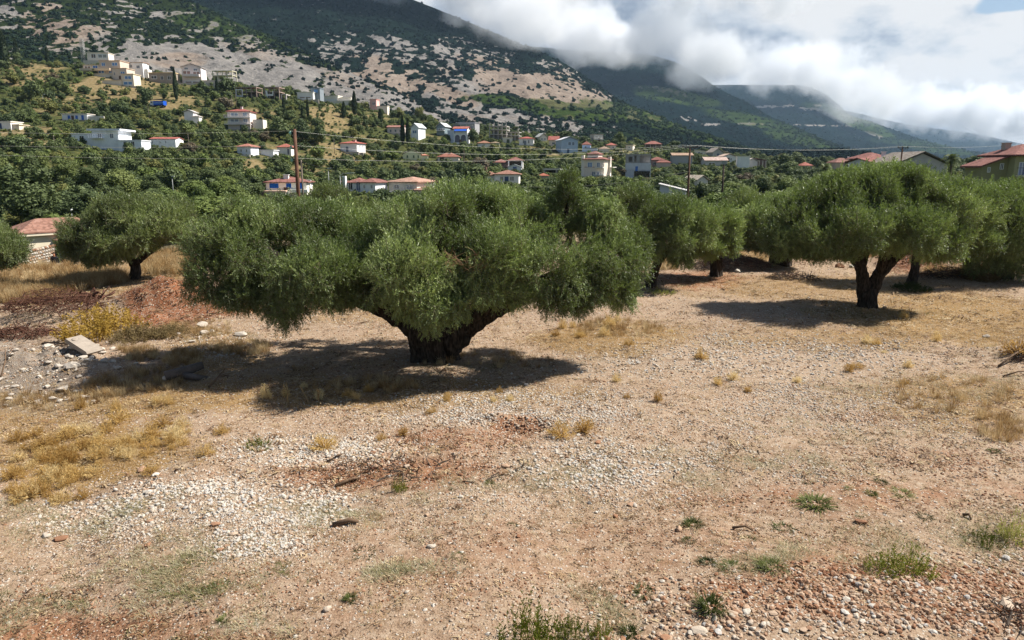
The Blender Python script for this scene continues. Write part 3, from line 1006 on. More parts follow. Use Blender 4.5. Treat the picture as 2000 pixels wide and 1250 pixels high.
def limb(parent, pts, rad, seed, sides=12, rough=.16, name='limb'):
    """pts in metres relative to the tree's foot; smooth curve through them"""
    pts = [Vector(p) for p in pts]; out = []; rr = []
    for i in range(len(pts) - 1):
        p0, p1, p2, p3 = pts[max(i-1, 0)], pts[i], pts[i+1], pts[min(i+2, len(pts)-1)]
        for k in range(6):
            t = k / 6
            out.append(.5 * ((2*p1) + (p2 - p0)*t + (2*p0 - 5*p1 + 4*p2 - p3)*t*t + (3*p1 - p0 - 3*p2 + p3)*t**3))
            rr.append(rad[i] + (rad[i+1] - rad[i]) * t)
    out.append(pts[-1]); rr.append(rad[-1])
    rn = random.Random(seed)
    out = [o + Vector((rn.uniform(-1, 1), rn.uniform(-1, 1), rn.uniform(-1, 1))) * q * .10 for o, q in zip(out, rr)]
    return MB().tube(out, rr, sides, rough=rough, seed=seed).build(name, M_BARK, parent, True)


def px_limb(tree, Y0, pts):
    """[(px, py, dY, radius m)] -> points relative to the tree's foot"""
    o = tree.location
    return [at(px, py, Y0 + dY) - o for px, py, dY, _ in pts], [q[3] for q in pts]


def base_trunk(parent, rx, h, seed, flare=1.45, top=1.15, sides=40, name='trunk', lean=(0, 0)):
    """gnarled fluted bole from the ground to the fork"""
    r = random.Random(seed); rows = 22; v = []
    ph = [r.uniform(0, 6.28) for _ in range(8)]
    for i in range(rows):
        t = i / (rows - 1); z = -.25 + (h + .25) * t
        R0 = rx * (1 + (flare - 1) * math.exp(-t * 5.0) + (top - 1) * t ** 2)
        for k in range(sides):
            a = 2 * PI * k / sides
            tw = a + .5 * t
            fl = 1 + .10 * math.sin(5*tw + ph[0]) + .07 * math.sin(9*tw + ph[1] + 2*t) + .05 * math.sin(14*tw + ph[2]) + .05 * math.sin(4*a + 7*t + ph[3])
            fl += r.uniform(-.02, .02) + .10 * math.exp(-t*6) * math.sin(7*a + ph[4])
            v.append((R0 * fl * math.cos(a) + lean[0]*t, R0 * .85 * fl * math.sin(a) + lean[1]*t, z))
    f = [[i*sides + k, i*sides + (k+1) % sides, (i+1)*sides + (k+1) % sides, (i+1)*sides + k] for i in range(rows-1) for k in range(sides)]
    mb = MB().add(v, f + [[(rows-1)*sides + k for k in range(sides)]])
    return mb.build(name, M_BARK, parent, True)
# ---------------------------------------------------------------- the olive trees of the field
def olive(px, py, label, Y=None, group='old olive trees standing in the field'):
    if Y is None:
        x, y = gpx(px, py)
    else:
        q = at(px, py, Y); x, y = q.x, q.y
    t = empty('olive_tree', (x, y, h1(x, y)))
    tag(t, label, 'olive tree', group)
    bpy.context.view_layer.update()
    return t, y


# the broad tree in the middle
t, Y0 = olive(850, 702, 'broad spreading olive tree with a short black forked trunk alone in the dry field')
base_trunk(t, .60, 1.05, 3, 1.45, 1.45)
for k, pts in enumerate([
    [(835, 668, 0, .50), (800, 628, -.1, .40), (755, 598, -.3, .33), (705, 578, -.4, .27), (640, 548, -.6, .20), (560, 510, -.8, .12), (490, 470, -.9, .05)],
    [(875, 672, 0, .50), (915, 632, -.1, .38), (962, 602, -.2, .31), (1010, 580, -.2, .24), (1080, 540, -.4, .17), (1150, 500, -.5, .10), (1200, 470, -.5, .04)],
    [(850, 665, .2, .42), (845, 610, .9, .30), (820, 550, 1.5, .22), (790, 480, 2.0, .13), (760, 430, 2.3, .05)],
    [(865, 665, .2, .40), (890, 600, .8, .28), (930, 530, 1.4, .2), (980, 460, 1.7, .12), (1010, 410, 1.8, .05)],
    [(850, 655, -.2, .30), (860, 600, -.7, .22), (850, 530, -1.3, .15), (860, 450, -1.7, .08), (870, 400, -1.8, .03)],
    [(705, 578, -.4, .2), (690, 520, .1, .15), (660, 450, .6, .09), (640, 410, .8, .03)],
    [(1010, 580, -.2, .2), (1060, 500, .6, .13), (1100, 430, .9, .08), (1115, 375, 1.0, .03)],
    [(640, 548, -.6, .14), (590, 560, -1.2, .09), (555, 590, -1.4, .04)],
]):
    p, q = px_limb(t, Y0, pts); limb(t, p, q, 10 + k)
L = lobes_world([
    # px, py, rx, rz, dY, ry(m)
    (480, 490, 118, 100, 0, 2.2), (430, 540, 76, 76, -.8, 1.3), (405, 480, 52, 66, .3, 1.1), (560, 460, 110, 82, .6, 2.2), (620, 525, 118, 86, -1.2, 1.8), (555, 585, 52, 68, -1.4, 1.0), (480, 570, 60, 48, -1.0, 1.1),
    (680, 465, 88, 80, 1.4, 2.0), (700, 525, 92, 78, 0, 2.0), (665, 575, 64, 34, -.8, 1.1), (770, 475, 74, 56, 2.0, 1.8), (790, 525, 90, 92, -2.4, 1.8), (840, 450, 112, 88, .2, 2.4), (870, 400, 76, 50, -1.0, 1.7), (850, 375, 30, 22, .2, .8), (960, 385, 36, 24, .2, .9), (460, 408, 34, 26, .2, .9), (1195, 412, 34, 26, .2, .9),
    (838, 580, 66, 82, -2.7, 1.2), (800, 590, 50, 50, -2.4, 1.0), (890, 590, 50, 48, -2.6, 1.0), (850, 505, 92, 90, -2.0, 1.7), (930, 440, 112, 80, 1.6, 2.2), (960, 500, 100, 88, -1.8, 1.8), (955, 560, 74, 50, -2.2, 1.2), (1030, 450, 102, 82, 0, 2.2), (1110, 408, 54, 58, .6, 1.3), (1060, 530, 100, 80, -1.6, 1.7),
    (1082, 580, 50, 58, -1.6, 1.0), (1130, 480, 104, 88, .2, 2.1), (1195, 505, 84, 82, -.4, 1.7), (1212, 560, 44, 62, -.6, 1.0), (1165, 555, 72, 48, -.8, 1.3), (1240, 480, 42, 56, .3, 1.1), (1000, 405, 54, 34, .3, 1.4), (620, 420, 70, 32, 1.0, 1.5), (500, 422, 70, 32, .6, 1.4), (1170, 425, 60, 40, .8, 1.4),
    (1112, 372, 30, 48, .6, .7), (1130, 590, 40, 30, -1.2, .9), (1010, 575, 40, 30, -1.9, .9), (730, 575, 44, 30, -1.4, .9),
], Y0)
crown('crown', L, 44000, 5, SPRIGS, 'olive', t, 1.0, grow=1.03, gap=.425, inner=.45, clump=1.25)
# a dead tangle of dry twigs caught in the crown
MB_ = MB()
rn = random.Random(4)
o_ = at(905, 515, Y0 - 2.9) - t.location
for k in range(70):
    a = o_ + Vector((rn.uniform(-.42, .42), rn.uniform(-.2, .2), rn.uniform(-.16, .16)))
    b = a + Vector((rn.uniform(-.35, .35), rn.uniform(-.2, .1), rn.uniform(-.1, .3)))
    MB_.tube([a, (a+b)/2 + Vector((0, 0, rn.uniform(-.05, .08))), b], [.005, .004, .002], 4)
tw = MB_.build('dead_twigs', plain('dry twigs', srgb(176, 140, 108), .3, 6, .9), t)
tag(tw, 'tangle of dead brown twigs in the crown', kind='stuff')

# the tree with the two-stemmed trunk to its right
t, Y1 = olive(1692, 598, 'dark round olive tree whose trunk forks in two, its shadow on the track')
base_trunk(t, .34, .80, 33, 1.35, 1.0)
for k, pts in enumerate([
    [(1688, 580, 0, .27), (1685, 552, 0, .24), (1680, 522, 0, .21), (1655, 494, -.2, .18), (1610, 470, -.4, .13), (1560, 440, -.6, .05)],
    [(1696, 582, 0, .30), (1708, 552, .1, .27), (1728, 522, .1, .24), (1762, 492, .2, .20), (1805, 462, .3, .14), (1850, 430, .3, .05)],
    [(1682, 520, 0, .18), (1700, 460, .6, .13), (1710, 400, 1.0, .06)],
    [(1720, 530, 0, .18), (1735, 450, -.6, .12), (1750, 380, -.8, .05)],
]):
    p, q = px_limb(t, Y1, pts); limb(t, p, q, 30 + k, name='limb', rough=.14)
L = lobes_world([
    (1560, 440, 62, 56, 0, 1.7), (1525, 470, 40, 40, -.3, 1.1), (1620, 410, 72, 62, .4, 2.0), (1610, 465, 70, 48, -1.2, 1.5), (1700, 390, 82, 60, 0, 2.4), (1680, 450, 80, 56, -1.8, 1.5), (1770, 390, 80, 62, .4, 2.2), (1770, 450, 78, 56, -1.5, 1.6),
    (1840, 410, 58, 62, 0, 1.8), (1830, 465, 60, 46, -.9, 1.4), (1700, 350, 50, 26, .4, 1.4), (1640, 362, 40, 28, .6, 1.3), (1760, 345, 50, 24, .3, 1.4), (1570, 395, 34, 26, .4, 1.1), (1580, 488, 44, 22, -.8, 1.0), (1835, 495, 42, 16, -.5, .9), (1650, 490, 40, 16, -1, .9),
], Y1)
crown('crown', L, 25000, 8, SPRIGS, 'olive', t, 1.15, gap=.36, inner=.45)

# the tree behind it at the right edge
t, Y2 = olive(1780, 556, 'slim curved olive trunk under the leaves behind the two-stemmed olive')
p, q = px_limb(t, Y2, [(1778, 560, 0, .27), (1786, 530, 0, .20), (1790, 500, 0, .18), (1800, 470, 0, .15), (1830, 430, 0, .08)]); limb(t, p, q, 41, name='trunk')
p, q = px_limb(t, Y2, [(1795, 490, 0, .13), (1770, 450, .3, .09), (1750, 410, .4, .04)]); limb(t, p, q, 42)
L = lobes_world([(1890, 420, 60, 60, .2, 2.0), (1900, 470, 50, 40, -.3, 1.5), (1800, 420, 70, 52, .5, 2.2), (1740, 420, 60, 46, .8, 2.0), (1850, 400, 60, 60, 0, 2.0), (1850, 455, 60, 40, -.4, 1.6), (1800, 380, 60, 40, .8, 2.0)], Y2)
crown('crown', L, 6500, 9, SPRIGS, 'olive', t, 1.35, gap=.36)

t, Y3 = olive(1958, 545, 'big dark olive by the green house, branches hanging over the brush', None)
base_trunk(t, .35, 1.2, 6, 1.5, 1.0)
p, q = px_limb(t, Y3, [(1958, 520, 0, .30), (1950, 490, 0, .24), (1920, 450, -.2, .15), (1890, 410, -.2, .06)]); limb(t, p, q, 45)
p, q = px_limb(t, Y3, [(1958, 515, 0, .28), (1975, 480, 0, .22), (2010, 440, -.2, .15), (2050, 400, -.2, .06)]); limb(t, p, q, 46)
L = lobes_world([(1900, 440, 62, 56, -.4, 1.8), (1935, 400, 66, 50, .3, 2.2), (1975, 440, 70, 64, -.8, 2.0), (2030, 420, 80, 80, 0, 2.4), (1900, 480, 46, 34, -.8, 1.2), (1950, 485, 60, 34, -1.2, 1.4), (2010, 490, 60, 30, -1.0, 1.4), (2080, 440, 70, 80, .4, 2.2), (1925, 515, 50, 24, -1.0, 1.2), (1985, 522, 54, 24, -1.2, 1.2), (1885, 385, 40, 34, .4, 1.4), (1990, 375, 50, 26, .4, 1.5)], Y3)
crown('crown', L, 12000, 10, SPRIGS, 'olive', t, 1.3, gap=.36)

# behind the broad tree, to its right
t, Y4 = olive(1272, 560, 'olive with a leaning black trunk just behind the broad tree')
p, q = px_limb(t, Y4, [(1268, 566, 0, .30), (1276, 540, 0, .24), (1284, 515, 0, .20), (1305, 485, 0, .16), (1340, 450, 0, .08)]); limb(t, p, q, 51, name='trunk')
p, q = px_limb(t, Y4, [(1284, 515, 0, .17), (1262, 470, .2, .12), (1240, 420, .3, .05)]); limb(t, p, q, 52)
L = lobes_world([(1250, 430, 60, 50, 0, 2.0), (1310, 420, 66, 48, .2, 2.1), (1310, 470, 56, 40, -.8, 1.5), (1270, 480, 50, 36, -.6, 1.4), (1240, 390, 46, 30, .6, 1.7), (1365, 440, 42, 44, .3, 1.6), (1330, 505, 30, 18, -.5, .9)], Y4)
crown('crown', L, 8500, 12, SPRIGS, 'olive', t, 1.25, gap=.36)

t, Y5 = olive(1398, 530, 'wide bushy olive above the pale dry grass between the leaning trunk and the heap', 37.0)
base_trunk(t, .28, 1.0, 7, 1.4, 1.0)
p, q = px_limb(t, Y5, [(1398, 505, 0, .22), (1390, 475, 0, .15), (1370, 440, 0, .06)]); limb(t, p, q, 55)
p, q = px_limb(t, Y5, [(1398, 505, 0, .2), (1410, 470, 0, .14), (1425, 440, 0, .06)]); limb(t, p, q, 56)
L = lobes_world([(1370, 445, 44, 44, -.5, 1.6), (1410, 440, 38, 44, -.3, 1.6), (1380, 480, 42, 24, -1.0, 1.3), (1345, 420, 40, 34, .6, 1.7), (1425, 470, 24, 28, -.5, 1.1)], Y5)
crown('crown', L, 6500, 13, SPRIGS, 'olive', t, 1.35, gap=.36)

t, Y6 = olive(1522, 522, 'thick black olive trunk behind the brush heap with an orange lit stone beside it')
base_trunk(t, .55, 1.7, 8, 1.25, 1.1)
p, q = px_limb(t, Y6, [(1520, 480, 0, .4), (1505, 455, 0, .26), (1480, 430, 0, .12)]); limb(t, p, q, 58)
p, q = px_limb(t, Y6, [(1525, 480, 0, .4), (1545, 450, 0, .26), (1560, 410, 0, .12)]); limb(t, p, q, 59)
L = lobes_world([(1480, 440, 38, 38, -.4, 1.6), (1520, 420, 50, 40, .3, 2.0), (1500, 470, 50, 24, -.6, 1.5), (1550, 440, 46, 40, -.2, 1.8), (1565, 395, 40, 26, .6, 1.7), (1545, 480, 44, 18, -.6, 1.2)], Y6)
crown('crown', L, 7500, 14, SPRIGS, 'olive', t, 1.5, gap=.36)

t, Y7 = olive(1455, 540, 'pale rounded olive crown standing above the darker ones beside the dark wooden post', 52.0)
base_trunk(t, .3, 1.4, 9, 1.3, 1.0)
L = lobes_world([(1455, 405, 38, 34, 0, 1.9), (1430, 430, 30, 30, .2, 1.5), (1480, 425, 26, 30, .2, 1.4), (1455, 440, 44, 34, 0, 1.8)], Y7)
crown('crown', L, 5000, 15, SPRIGS_LIGHT, 'pale olive', t, 1.7, gap=.36)

# left: the tree behind the red heap, and the one cut by the frame
t, Y8 = olive(262, 541, 'light green olive with a dark bent trunk behind the red earth heap')
p, q = px_limb(t, Y8, [(262, 545, 0, .30), (264, 525, 0, .24), (258, 508, 0, .22), (238, 488, -.1, .16), (205, 462, -.2, .08)]); limb(t, p, q, 61, name='trunk')
p, q = px_limb(t, Y8, [(262, 515, 0, .2), (285, 497, 0, .17), (315, 475, 0, .12), (345, 445, 0, .05)]); limb(t, p, q, 62)
L = lobes_world([(170, 455, 46, 44, -.2, 1.7), (150, 475, 30, 34, -.5, 1.2), (215, 430, 56, 42, .2, 2.1), (215, 475, 52, 38, -1.3, 1.5), (275, 420, 56, 38, .5, 2.2), (280, 460, 56, 34, -1.0, 1.7), (335, 425, 46, 36, .3, 1.9), (345, 460, 36, 28, -.4, 1.4), (185, 500, 40, 18, -.8, 1.0), (240, 400, 44, 18, .5, 1.6)], Y8)
crown('crown', L, 14000, 16, SPRIGS_LIGHT, 'pale olive', t, 1.35, gap=.36)

t, Y9 = olive(-20, 545, 'light green olive cut off by the edge, in front of the cream house')
base_trunk(t, .3, 1.0, 11, 1.4, 1.0)
p, q = px_limb(t, Y9, [(-20, 520, 0, .24), (-10, 500, 0, .2), (20, 470, 0, .1)]); limb(t, p, q, 63)
L = lobes_world([(-2, 480, 40, 34, -.3, 1.4), (-36, 460, 50, 34, .2, 1.8), (22, 492, 26, 24, -.6, 1.0), (-50, 495, 56, 30, -.4, 1.6), (0, 510, 32, 12, -.5, .9)], Y9)
crown('crown', L, 6000, 17, SPRIGS_LIGHT, 'pale olive', t, 1.35, gap=.36)

# a paler tree right behind the broad one, its top showing over the left half of that crown
t, Yb = olive(640, 545, 'pale olive whose top shows over the crown of the broad olive', None)
base_trunk(t, .32, 1.3, 15, 1.4, 1.0)
L = lobes_world([(600, 430, 70, 50, 0, 1.9), (650, 405, 60, 46, .3, 2.0), (700, 430, 60, 46, .2, 1.9), (640, 460, 90, 40, 0, 2.0), (636, 385, 30, 26, .2, 1.0)], Yb)
crown('crown', L, 8000, 19, SPRIGS_LIGHT, 'pale olive', t, 1.3, gap=.38, grow=1.05)
# ---------------------------------------------------------------- buildings
_mats = {}


def wallmat(rgb):
    k = ('w',) + tuple(rgb)
    if k not in _mats: _mats[k] = plain('render %d %d %d' % tuple(rgb), tuple(min(.84, 1.08 * (v * .66 + max(raw(*rgb)) * .34)) for v in raw(*rgb)), .10, .5, .9, .15, .15, .25)
    return _mats[k]


def flat(rgb, rough=.6):
    k = ('f', rough) + tuple(rgb)
    if k not in _mats: _mats[k] = plain('paint %d %d %d' % tuple(rgb), raw(*rgb), .08, 2, rough)
    return _mats[k]


def tilemat(rgb):
    k = ('t',) + tuple(rgb)
    if k in _mats: return _mats[k]
    n = Nodes('clay tiles %d %d %d' % tuple(rgb))
    p = n.obj(); c = raw(*rgb); g_ = sum(c) / 3; c = tuple((v * .72 + g_ * .28) * .78 for v in c)
    w = n.new('ShaderNodeTexWave', wave_type='BANDS', bands_direction='X'); n.link(p, w.inputs[0]); w.inputs['Scale'].default_value = 1.25; w.inputs['Distortion'].default_value = .4
    cell = n.voronoi(n.vec(p, (4, 3, 3)), 1.0, 'Color'); sp_ = n.new('ShaderNodeSeparateColor'); n.link(cell, sp_.inputs[0])
    f = n.math('ADD', n.math('MULTIPLY', sp_.outputs[0], .6), n.math('MULTIPLY', n.noise(p, .6, 5, .6), .5))
    col = n.ramp(f, (.25, tuple(v * .62 for v in c)), (.6, c), (.95, (min(1, c[0] * 1.2), c[1] * 1.35, c[2] * 1.45)))
    n.color(col); n.rough(.9); n.bump(w.outputs['Fac'], .7, .06)
    _mats[k] = n.m
    return n.m


def glassmat(rgb):
    k = ('g',) + tuple(rgb)
    if k not in _mats:
        n = Nodes('window glass %d %d %d' % tuple(rgb))
        n.color(n.ramp(n.noise(n.pos(), .8, 3), (.3, tuple(v * .7 for v in raw(*rgb))), (.7, raw(*rgb)))); n.rough(.12); n.b.inputs['Specular IOR Level'].default_value = .5
        _mats[k] = n.m
    return _mats[k]


HOUSES = []      # (label, px0, px1, top, base, Y, x, y, w, d)
WHITE, CREAM, PINK, GREY, YELL = (226, 226, 224), (224, 208, 178), (222, 196, 188), (164, 160, 154), (228, 218, 160)
RED, ORANGE, TAN, BROWN = (156, 92, 76), (168, 110, 84), (184, 142, 116), (124, 82, 68)
DARK, BLUE, BLIND = (34, 40, 48), (30, 96, 190), (96, 130, 168)


def roof_mesh(kind, x0, x1, y0, y1, z, rise, ov=.45, th=.16, ridge_off=0.0):
    mb = MB(); a, b, c, d = x0 - ov, x1 + ov, y0 - ov, y1 + ov
    if kind == 'flat':
        return mb.box(a + ov*.4, b - ov*.4, c + ov*.4, d - ov*.4, z, z + max(rise, .25))
    if kind == 'gable':            # ridge along x
        m = (c + d) / 2
        mb.add([(a, c, z), (a, d, z), (a, m, z + rise), (b, c, z), (b, d, z), (b, m, z + rise),
                (a, c, z + th), (a, d, z + th), (a, m, z + rise + th), (b, c, z + th), (b, d, z + th), (b, m, z + rise + th)],
               [(0, 3, 5, 2), (1, 2, 5, 4), (6, 8, 11, 9), (7, 10, 11, 8), (0, 6, 9, 3), (1, 4, 10, 7), (0, 2, 8, 6), (2, 1, 7, 8), (3, 9, 11, 5), (5, 11, 10, 4)])
    elif kind == 'front':          # gable towards the front, ridge along y
        m = (a + b) / 2 + ridge_off
        mb.add([(a, c, z), (b, c, z), (m, c, z + rise), (a, d, z), (b, d, z), (m, d, z + rise),
                (a, c, z + th), (b, c, z + th), (m, c, z + rise + th), (a, d, z + th), (b, d, z + th), (m, d, z + rise + th)],
               [(0, 2, 5, 3), (1, 4, 5, 2), (6, 9, 11, 8), (7, 8, 11, 10), (0, 3, 9, 6), (1, 7, 10, 4), (0, 6, 8, 2), (2, 8, 7, 1), (3, 5, 11, 9), (5, 4, 10, 11)])
    elif kind == 'hip':
        w, l = b - a, d - c
        if w >= l: r0, r1 = (a + l/2, (c+d)/2), (b - l/2, (c+d)/2)
        else: r0, r1 = ((a+b)/2, c + w/2), ((a+b)/2, d - w/2)
        if w >= l and r1[0] - r0[0] < .05: r1 = (r0[0] + .05, r0[1])
        if w < l and r1[1] - r0[1] < .05: r1 = (r0[0], r0[1] + .05)
        v = [(a, c, z), (b, c, z), (b, d, z), (a, d, z), (a, c, z+th), (b, c, z+th), (b, d, z+th), (a, d, z+th), (r0[0], r0[1], z+rise+th), (r1[0], r1[1], z+rise+th)]
        f = [(0, 3, 2, 1), (0, 1, 5, 4), (1, 2, 6, 5), (2, 3, 7, 6), (3, 0, 4, 7)]
        f += [(4, 5, 9, 8), (5, 6, 9), (6, 7, 8, 9), (7, 4, 8)] if w >= l else [(4, 5, 8), (5, 6, 9, 8), (6, 7, 9), (7, 4, 8, 9)]
        mb.add(v, f)
    elif kind == 'shed':           # slopes down towards the right (+x)
        mb.add([(a, c, z + rise), (b, c, z), (b, d, z), (a, d, z + rise), (a, c, z + rise + th), (b, c, z + th), (b, d, z + th), (a, d, z + rise + th)],
               [(0, 3, 2, 1), (4, 5, 6, 7), (0, 1, 5, 4), (1, 2, 6, 5), (2, 3, 7, 6), (3, 0, 4, 7)])
    return mb


def window(parent, face, a, z, w, h, dims, pane=DARK, frame=WHITE, name='window', mull=True):
    """face 'f' front, 'r' right, 'l' left; a along the face from its left end"""
    x0, x1, y0, y1 = dims

    def P(u, out):
        return {'f': (x0 + u, y0 - out), 'r': (x1 + out, y0 + u), 'l': (x0 - out, y1 - u)}[face]

    def slab(mb, u0, u1, z0, z1, o0, o1):
        p, q = P(u0, o0), P(u1, o1)
        mb.box(min(p[0], q[0]), max(p[0], q[0]), min(p[1], q[1]), max(p[1], q[1]), z0, z1)
    t = max(.07, .07 * w)
    mb = MB()
    slab(mb, a - w/2, a - w/2 + t, z, z + h, -.05, .06); slab(mb, a + w/2 - t, a + w/2, z, z + h, -.05, .06)
    slab(mb, a - w/2 + t, a + w/2 - t, z + h - t, z + h, -.05, .06); slab(mb, a - w/2 + t, a + w/2 - t, z, z + t, -.05, .06)
    if mull: slab(mb, a - t/2, a + t/2, z + t, z + h - t, -.05, .05)
    f = mb.build(name, flat(frame), parent)
    m2 = MB(); slab(m2, a - w/2 + t, a + w/2 - t, z + t, z + h - t, -.06, .015)
    m2.build('pane', glassmat(pane), f)
    return f


def balcony(parent, x0, x1, y0, z, depth=1.4, rail=WHITE, slab=WHITE, solid=False, posts=None):
    mb = MB().box(x0, x1, y0 - depth, y0 + .02, z - .2, z)
    b = mb.build('balcony', flat(slab), parent)
    m = MB()
    if solid:
        m.box(x0, x1, y0 - depth, y0 - depth + .12, z + .002, z + .95)
        m.box(x0, x0 + .1, y0 - depth + .12, y0, z + .002, z + .95); m.box(x1 - .1, x1, y0 - depth + .12, y0, z + .002, z + .95)
    else:
        for zz in (.25, .6, .95): m.box(x0, x1, y0 - depth, y0 - depth + .05, z + zz - .04, z + zz)
        k = max(2, int((x1 - x0) / .6))
        for i in range(k + 1):
            x = x0 + .03 + (x1 - x0 - .06) * i / k; m.box(x - .025, x + .025, y0 - depth + .055, y0 - depth + .10, z + .002, z + .97)
        for x in (x0, x1 - .05): m.box(x, x + .05, y0 - depth + .11, y0, z + .9, z + .95)
    m.build('railing', flat(rail), b)
    return b


def place(label, cat, px0, px1, top, base, Y, yaw, name):
    if Y is None or Y > 150:
        g = ground_at((px0 + px1) / 2, base, 100)          # where the foot of the front wall meets the hill
        if Y and abs(g.y / Y - 1) > .12: print('house', label[:30], 'hint', Y, 'hit', round(g.y))
        Y = g.y
    p0 = at(px0, base, Y)
    s = (at(px1, base, Y) - p0).x
    wid = s / math.cos(yaw)
    zb = h1(p0.x, p0.y)
    o = empty(name, (p0.x, p0.y, p0.z), yaw)
    tag(o, label, cat)
    # every height of the picture measured from the foot line
    zs = lambda py: (at(px0, py, Y) - p0).z
    return o, wid, zs, Y, p0


def house(label, px0, px1, base, eave, ridge, roof='hip', Y=None, yaw=0.0, depth=None, wall=WHITE, tile=RED, wins=(), wr=(), wl=(), chim=(), name='house', cat='house',
          pane=DARK, frame=WHITE, ov=.45, doors=(), plinth=None, group='houses of the hillside village', trim=None):
    yaw = R(yaw)
    o, W, zs, Y, p0 = place(label, cat, px0, px1, ridge, base, Y, yaw, name)
    o['group'] = group
    D = depth or max(6.0, W * .75)
    ze = zs(eave); rise = max(zs(ridge) - ze, .2) if roof != 'none' else 0
    dims = (0, W, 0, D)
    b = MB()
    if roof == 'front':
        b.prism([(0, -4), (W, -4), (W, ze - .01), (W/2, ze + rise * W / (W + 2*ov) - .01), (0, ze - .01)], 0, D)
    elif roof == 'gable':
        ov_, mid = ov, D / 2
        b.add([(0, 0, -4), (0, D, -4), (0, D, ze-.01), (0, mid, ze + rise * D / (D + 2*ov) - .01), (0, 0, ze-.01), (W, 0, -4), (W, D, -4), (W, D, ze-.01), (W, mid, ze + rise * D / (D + 2*ov) - .01), (W, 0, ze-.01)],
              [(0, 4, 3, 2, 1), (5, 6, 7, 8, 9), (0, 5, 9, 4), (1, 2, 7, 6), (0, 1, 6, 5), (4, 9, 8, 3), (3, 8, 7, 2)])
    elif roof == 'shed':
        b.prism([(0, -4), (W, -4), (W, ze - .01), (0, ze + rise - .01)], 0, D)
    else:
        b.box(0, W, 0, D, -4, ze - .005)
    b.build('wall', wallmat(wall), o)
    if roof != 'none':
        roof_mesh(roof, 0, W, 0, D, ze, rise, ov).build('roof', tilemat(tile) if roof != 'flat' else flat(tile, .8), o)
    if trim:
        mb = MB().box(-ov*.9, W + ov*.9, -ov*.9, D + ov*.9, ze - .28, ze - .004); mb.build('eaves_band', flat(trim), o)
    H = ze
    for (fx, fz, fw, fh, *c) in wins: window(o, 'f', fx * W, fz * H, fw * W, fh * H, dims, c[0] if c else pane, c[1] if len(c) > 1 else frame, 'window')
    for (fx, fz, fw, fh, *c) in wr: window(o, 'r', fx * D, fz * H, fw * D, fh * H, dims, c[0] if c else pane, frame)
    for (fx, fz, fw, fh, *c) in wl: window(o, 'l', fx * D, fz * H, fw * D, fh * H, dims, c[0] if c else pane, frame)
    for (fx, fw, fh, c) in doors:
        mb = MB().box(fx*W - fw*W/2, fx*W + fw*W/2, -.05, .02, 0.03, fh*H); mb.build('door', flat(c), o)
    for (fx, fy, py, w, c) in chim:
        zt = zs(py)
        mb = MB().box(fx*W - w/2, fx*W + w/2, fy*D - w/2, fy*D + w/2, ze * .5, zt - .12).box(fx*W - w/2 - .1, fx*W + w/2 + .1, fy*D - w/2 - .1, fy*D + w/2 + .1, zt - .115, zt)
        mb.build('chimney', wallmat(c), o)
    rt = random.Random(int(px0 * 7 + base))
    if Y > 150 and rt.random() < .65:      # a terrace wall of pale stone before the house
        x0_, x1_ = -rt.uniform(.5, 3), W + rt.uniform(.5, 4)
        MB().box(x0_, x1_, -2.4, -2.05, -3, rt.uniform(-.5, .25)).build('terrace_wall', wallmat(rt.choice([(176, 162, 144), (196, 184, 166), (150, 138, 122)])), o)
    if not doors and roof != 'none' and W > 5 and rt.random() < .7:
        fx_ = rt.choice([.5, .42, .6])
        if all(abs(q[0] - fx_) > .5 * (q[2] + .13) or q[1] > .4 for q in wins):
            MB().box(fx_*W - .5, fx_*W + .5, -.06, .02, .03, min(2.1, ze * .8)).build('door', flat(rt.choice([(96, 70, 52), (120, 128, 140), (70, 90, 120)])), o)
    HOUSES.append((label, px0 - 3, px1 + (D * math.sin(-yaw) / Y * 1431 if yaw < 0 else 3), min(ridge, eave), base, Y, p0.x, p0.y, W, D))
    return o, W, D, ze, zs, Y


def annex(o, x0, x1, y0, y1, z0, z1, wall, roof=None, rise=0, tile=RED, ov=.3, name='annex'):
    a = MB().box(x0, x1, y0, y1, z0, z1 - .005).build(name, wallmat(wall), o)
    if roof: roof_mesh(roof, x0, x1, y0, y1, z1, rise, ov).build('roof', tilemat(tile) if roof != 'flat' else flat(tile, .8), a)
    return a


def columns(o, xs, y, z0, z1, w, c, name='column'):
    for x in xs: MB().box(x - w/2, x + w/2, y - w/2, y + w/2, z0, z1).build(name, wallmat(c), o)


# --- near the grove
o, W, D, H, zs, Y = house('white villa with bright blue shutters and a porch, behind the brown power pole', 521, 598, 388, 357, 347, 'hip', 138, 6, 7, (228, 222, 206), RED,
      wins=[(.2, .66, .22, .30, BLUE, BLUE), (.56, .66, .12, .30, BLUE, BLUE), (.86, .62, .12, .36, BLUE, BLUE)], chim=[(.46, .3, 341, .9, (230, 226, 214)), (.98, .5, 352, .7, (230, 226, 214))])
annex(o, -3.2, 0, .6, 4, -3, zs(379), (224, 214, 196), 'hip', .6, ORANGE)
annex(o, .3, 4.0, -2.6, -.05, -3, zs(375), (226, 218, 200), 'flat', .3, (226, 190, 164))
for x in (-3.1, 4.4): columns(o, [x], -2.4, -3, zs(373), .45, (230, 226, 214))
MB().box(4.1, W + .3, -1.4, -.03, zs(376), zs(370)).build('parapet', wallmat((230, 222, 200)), o)

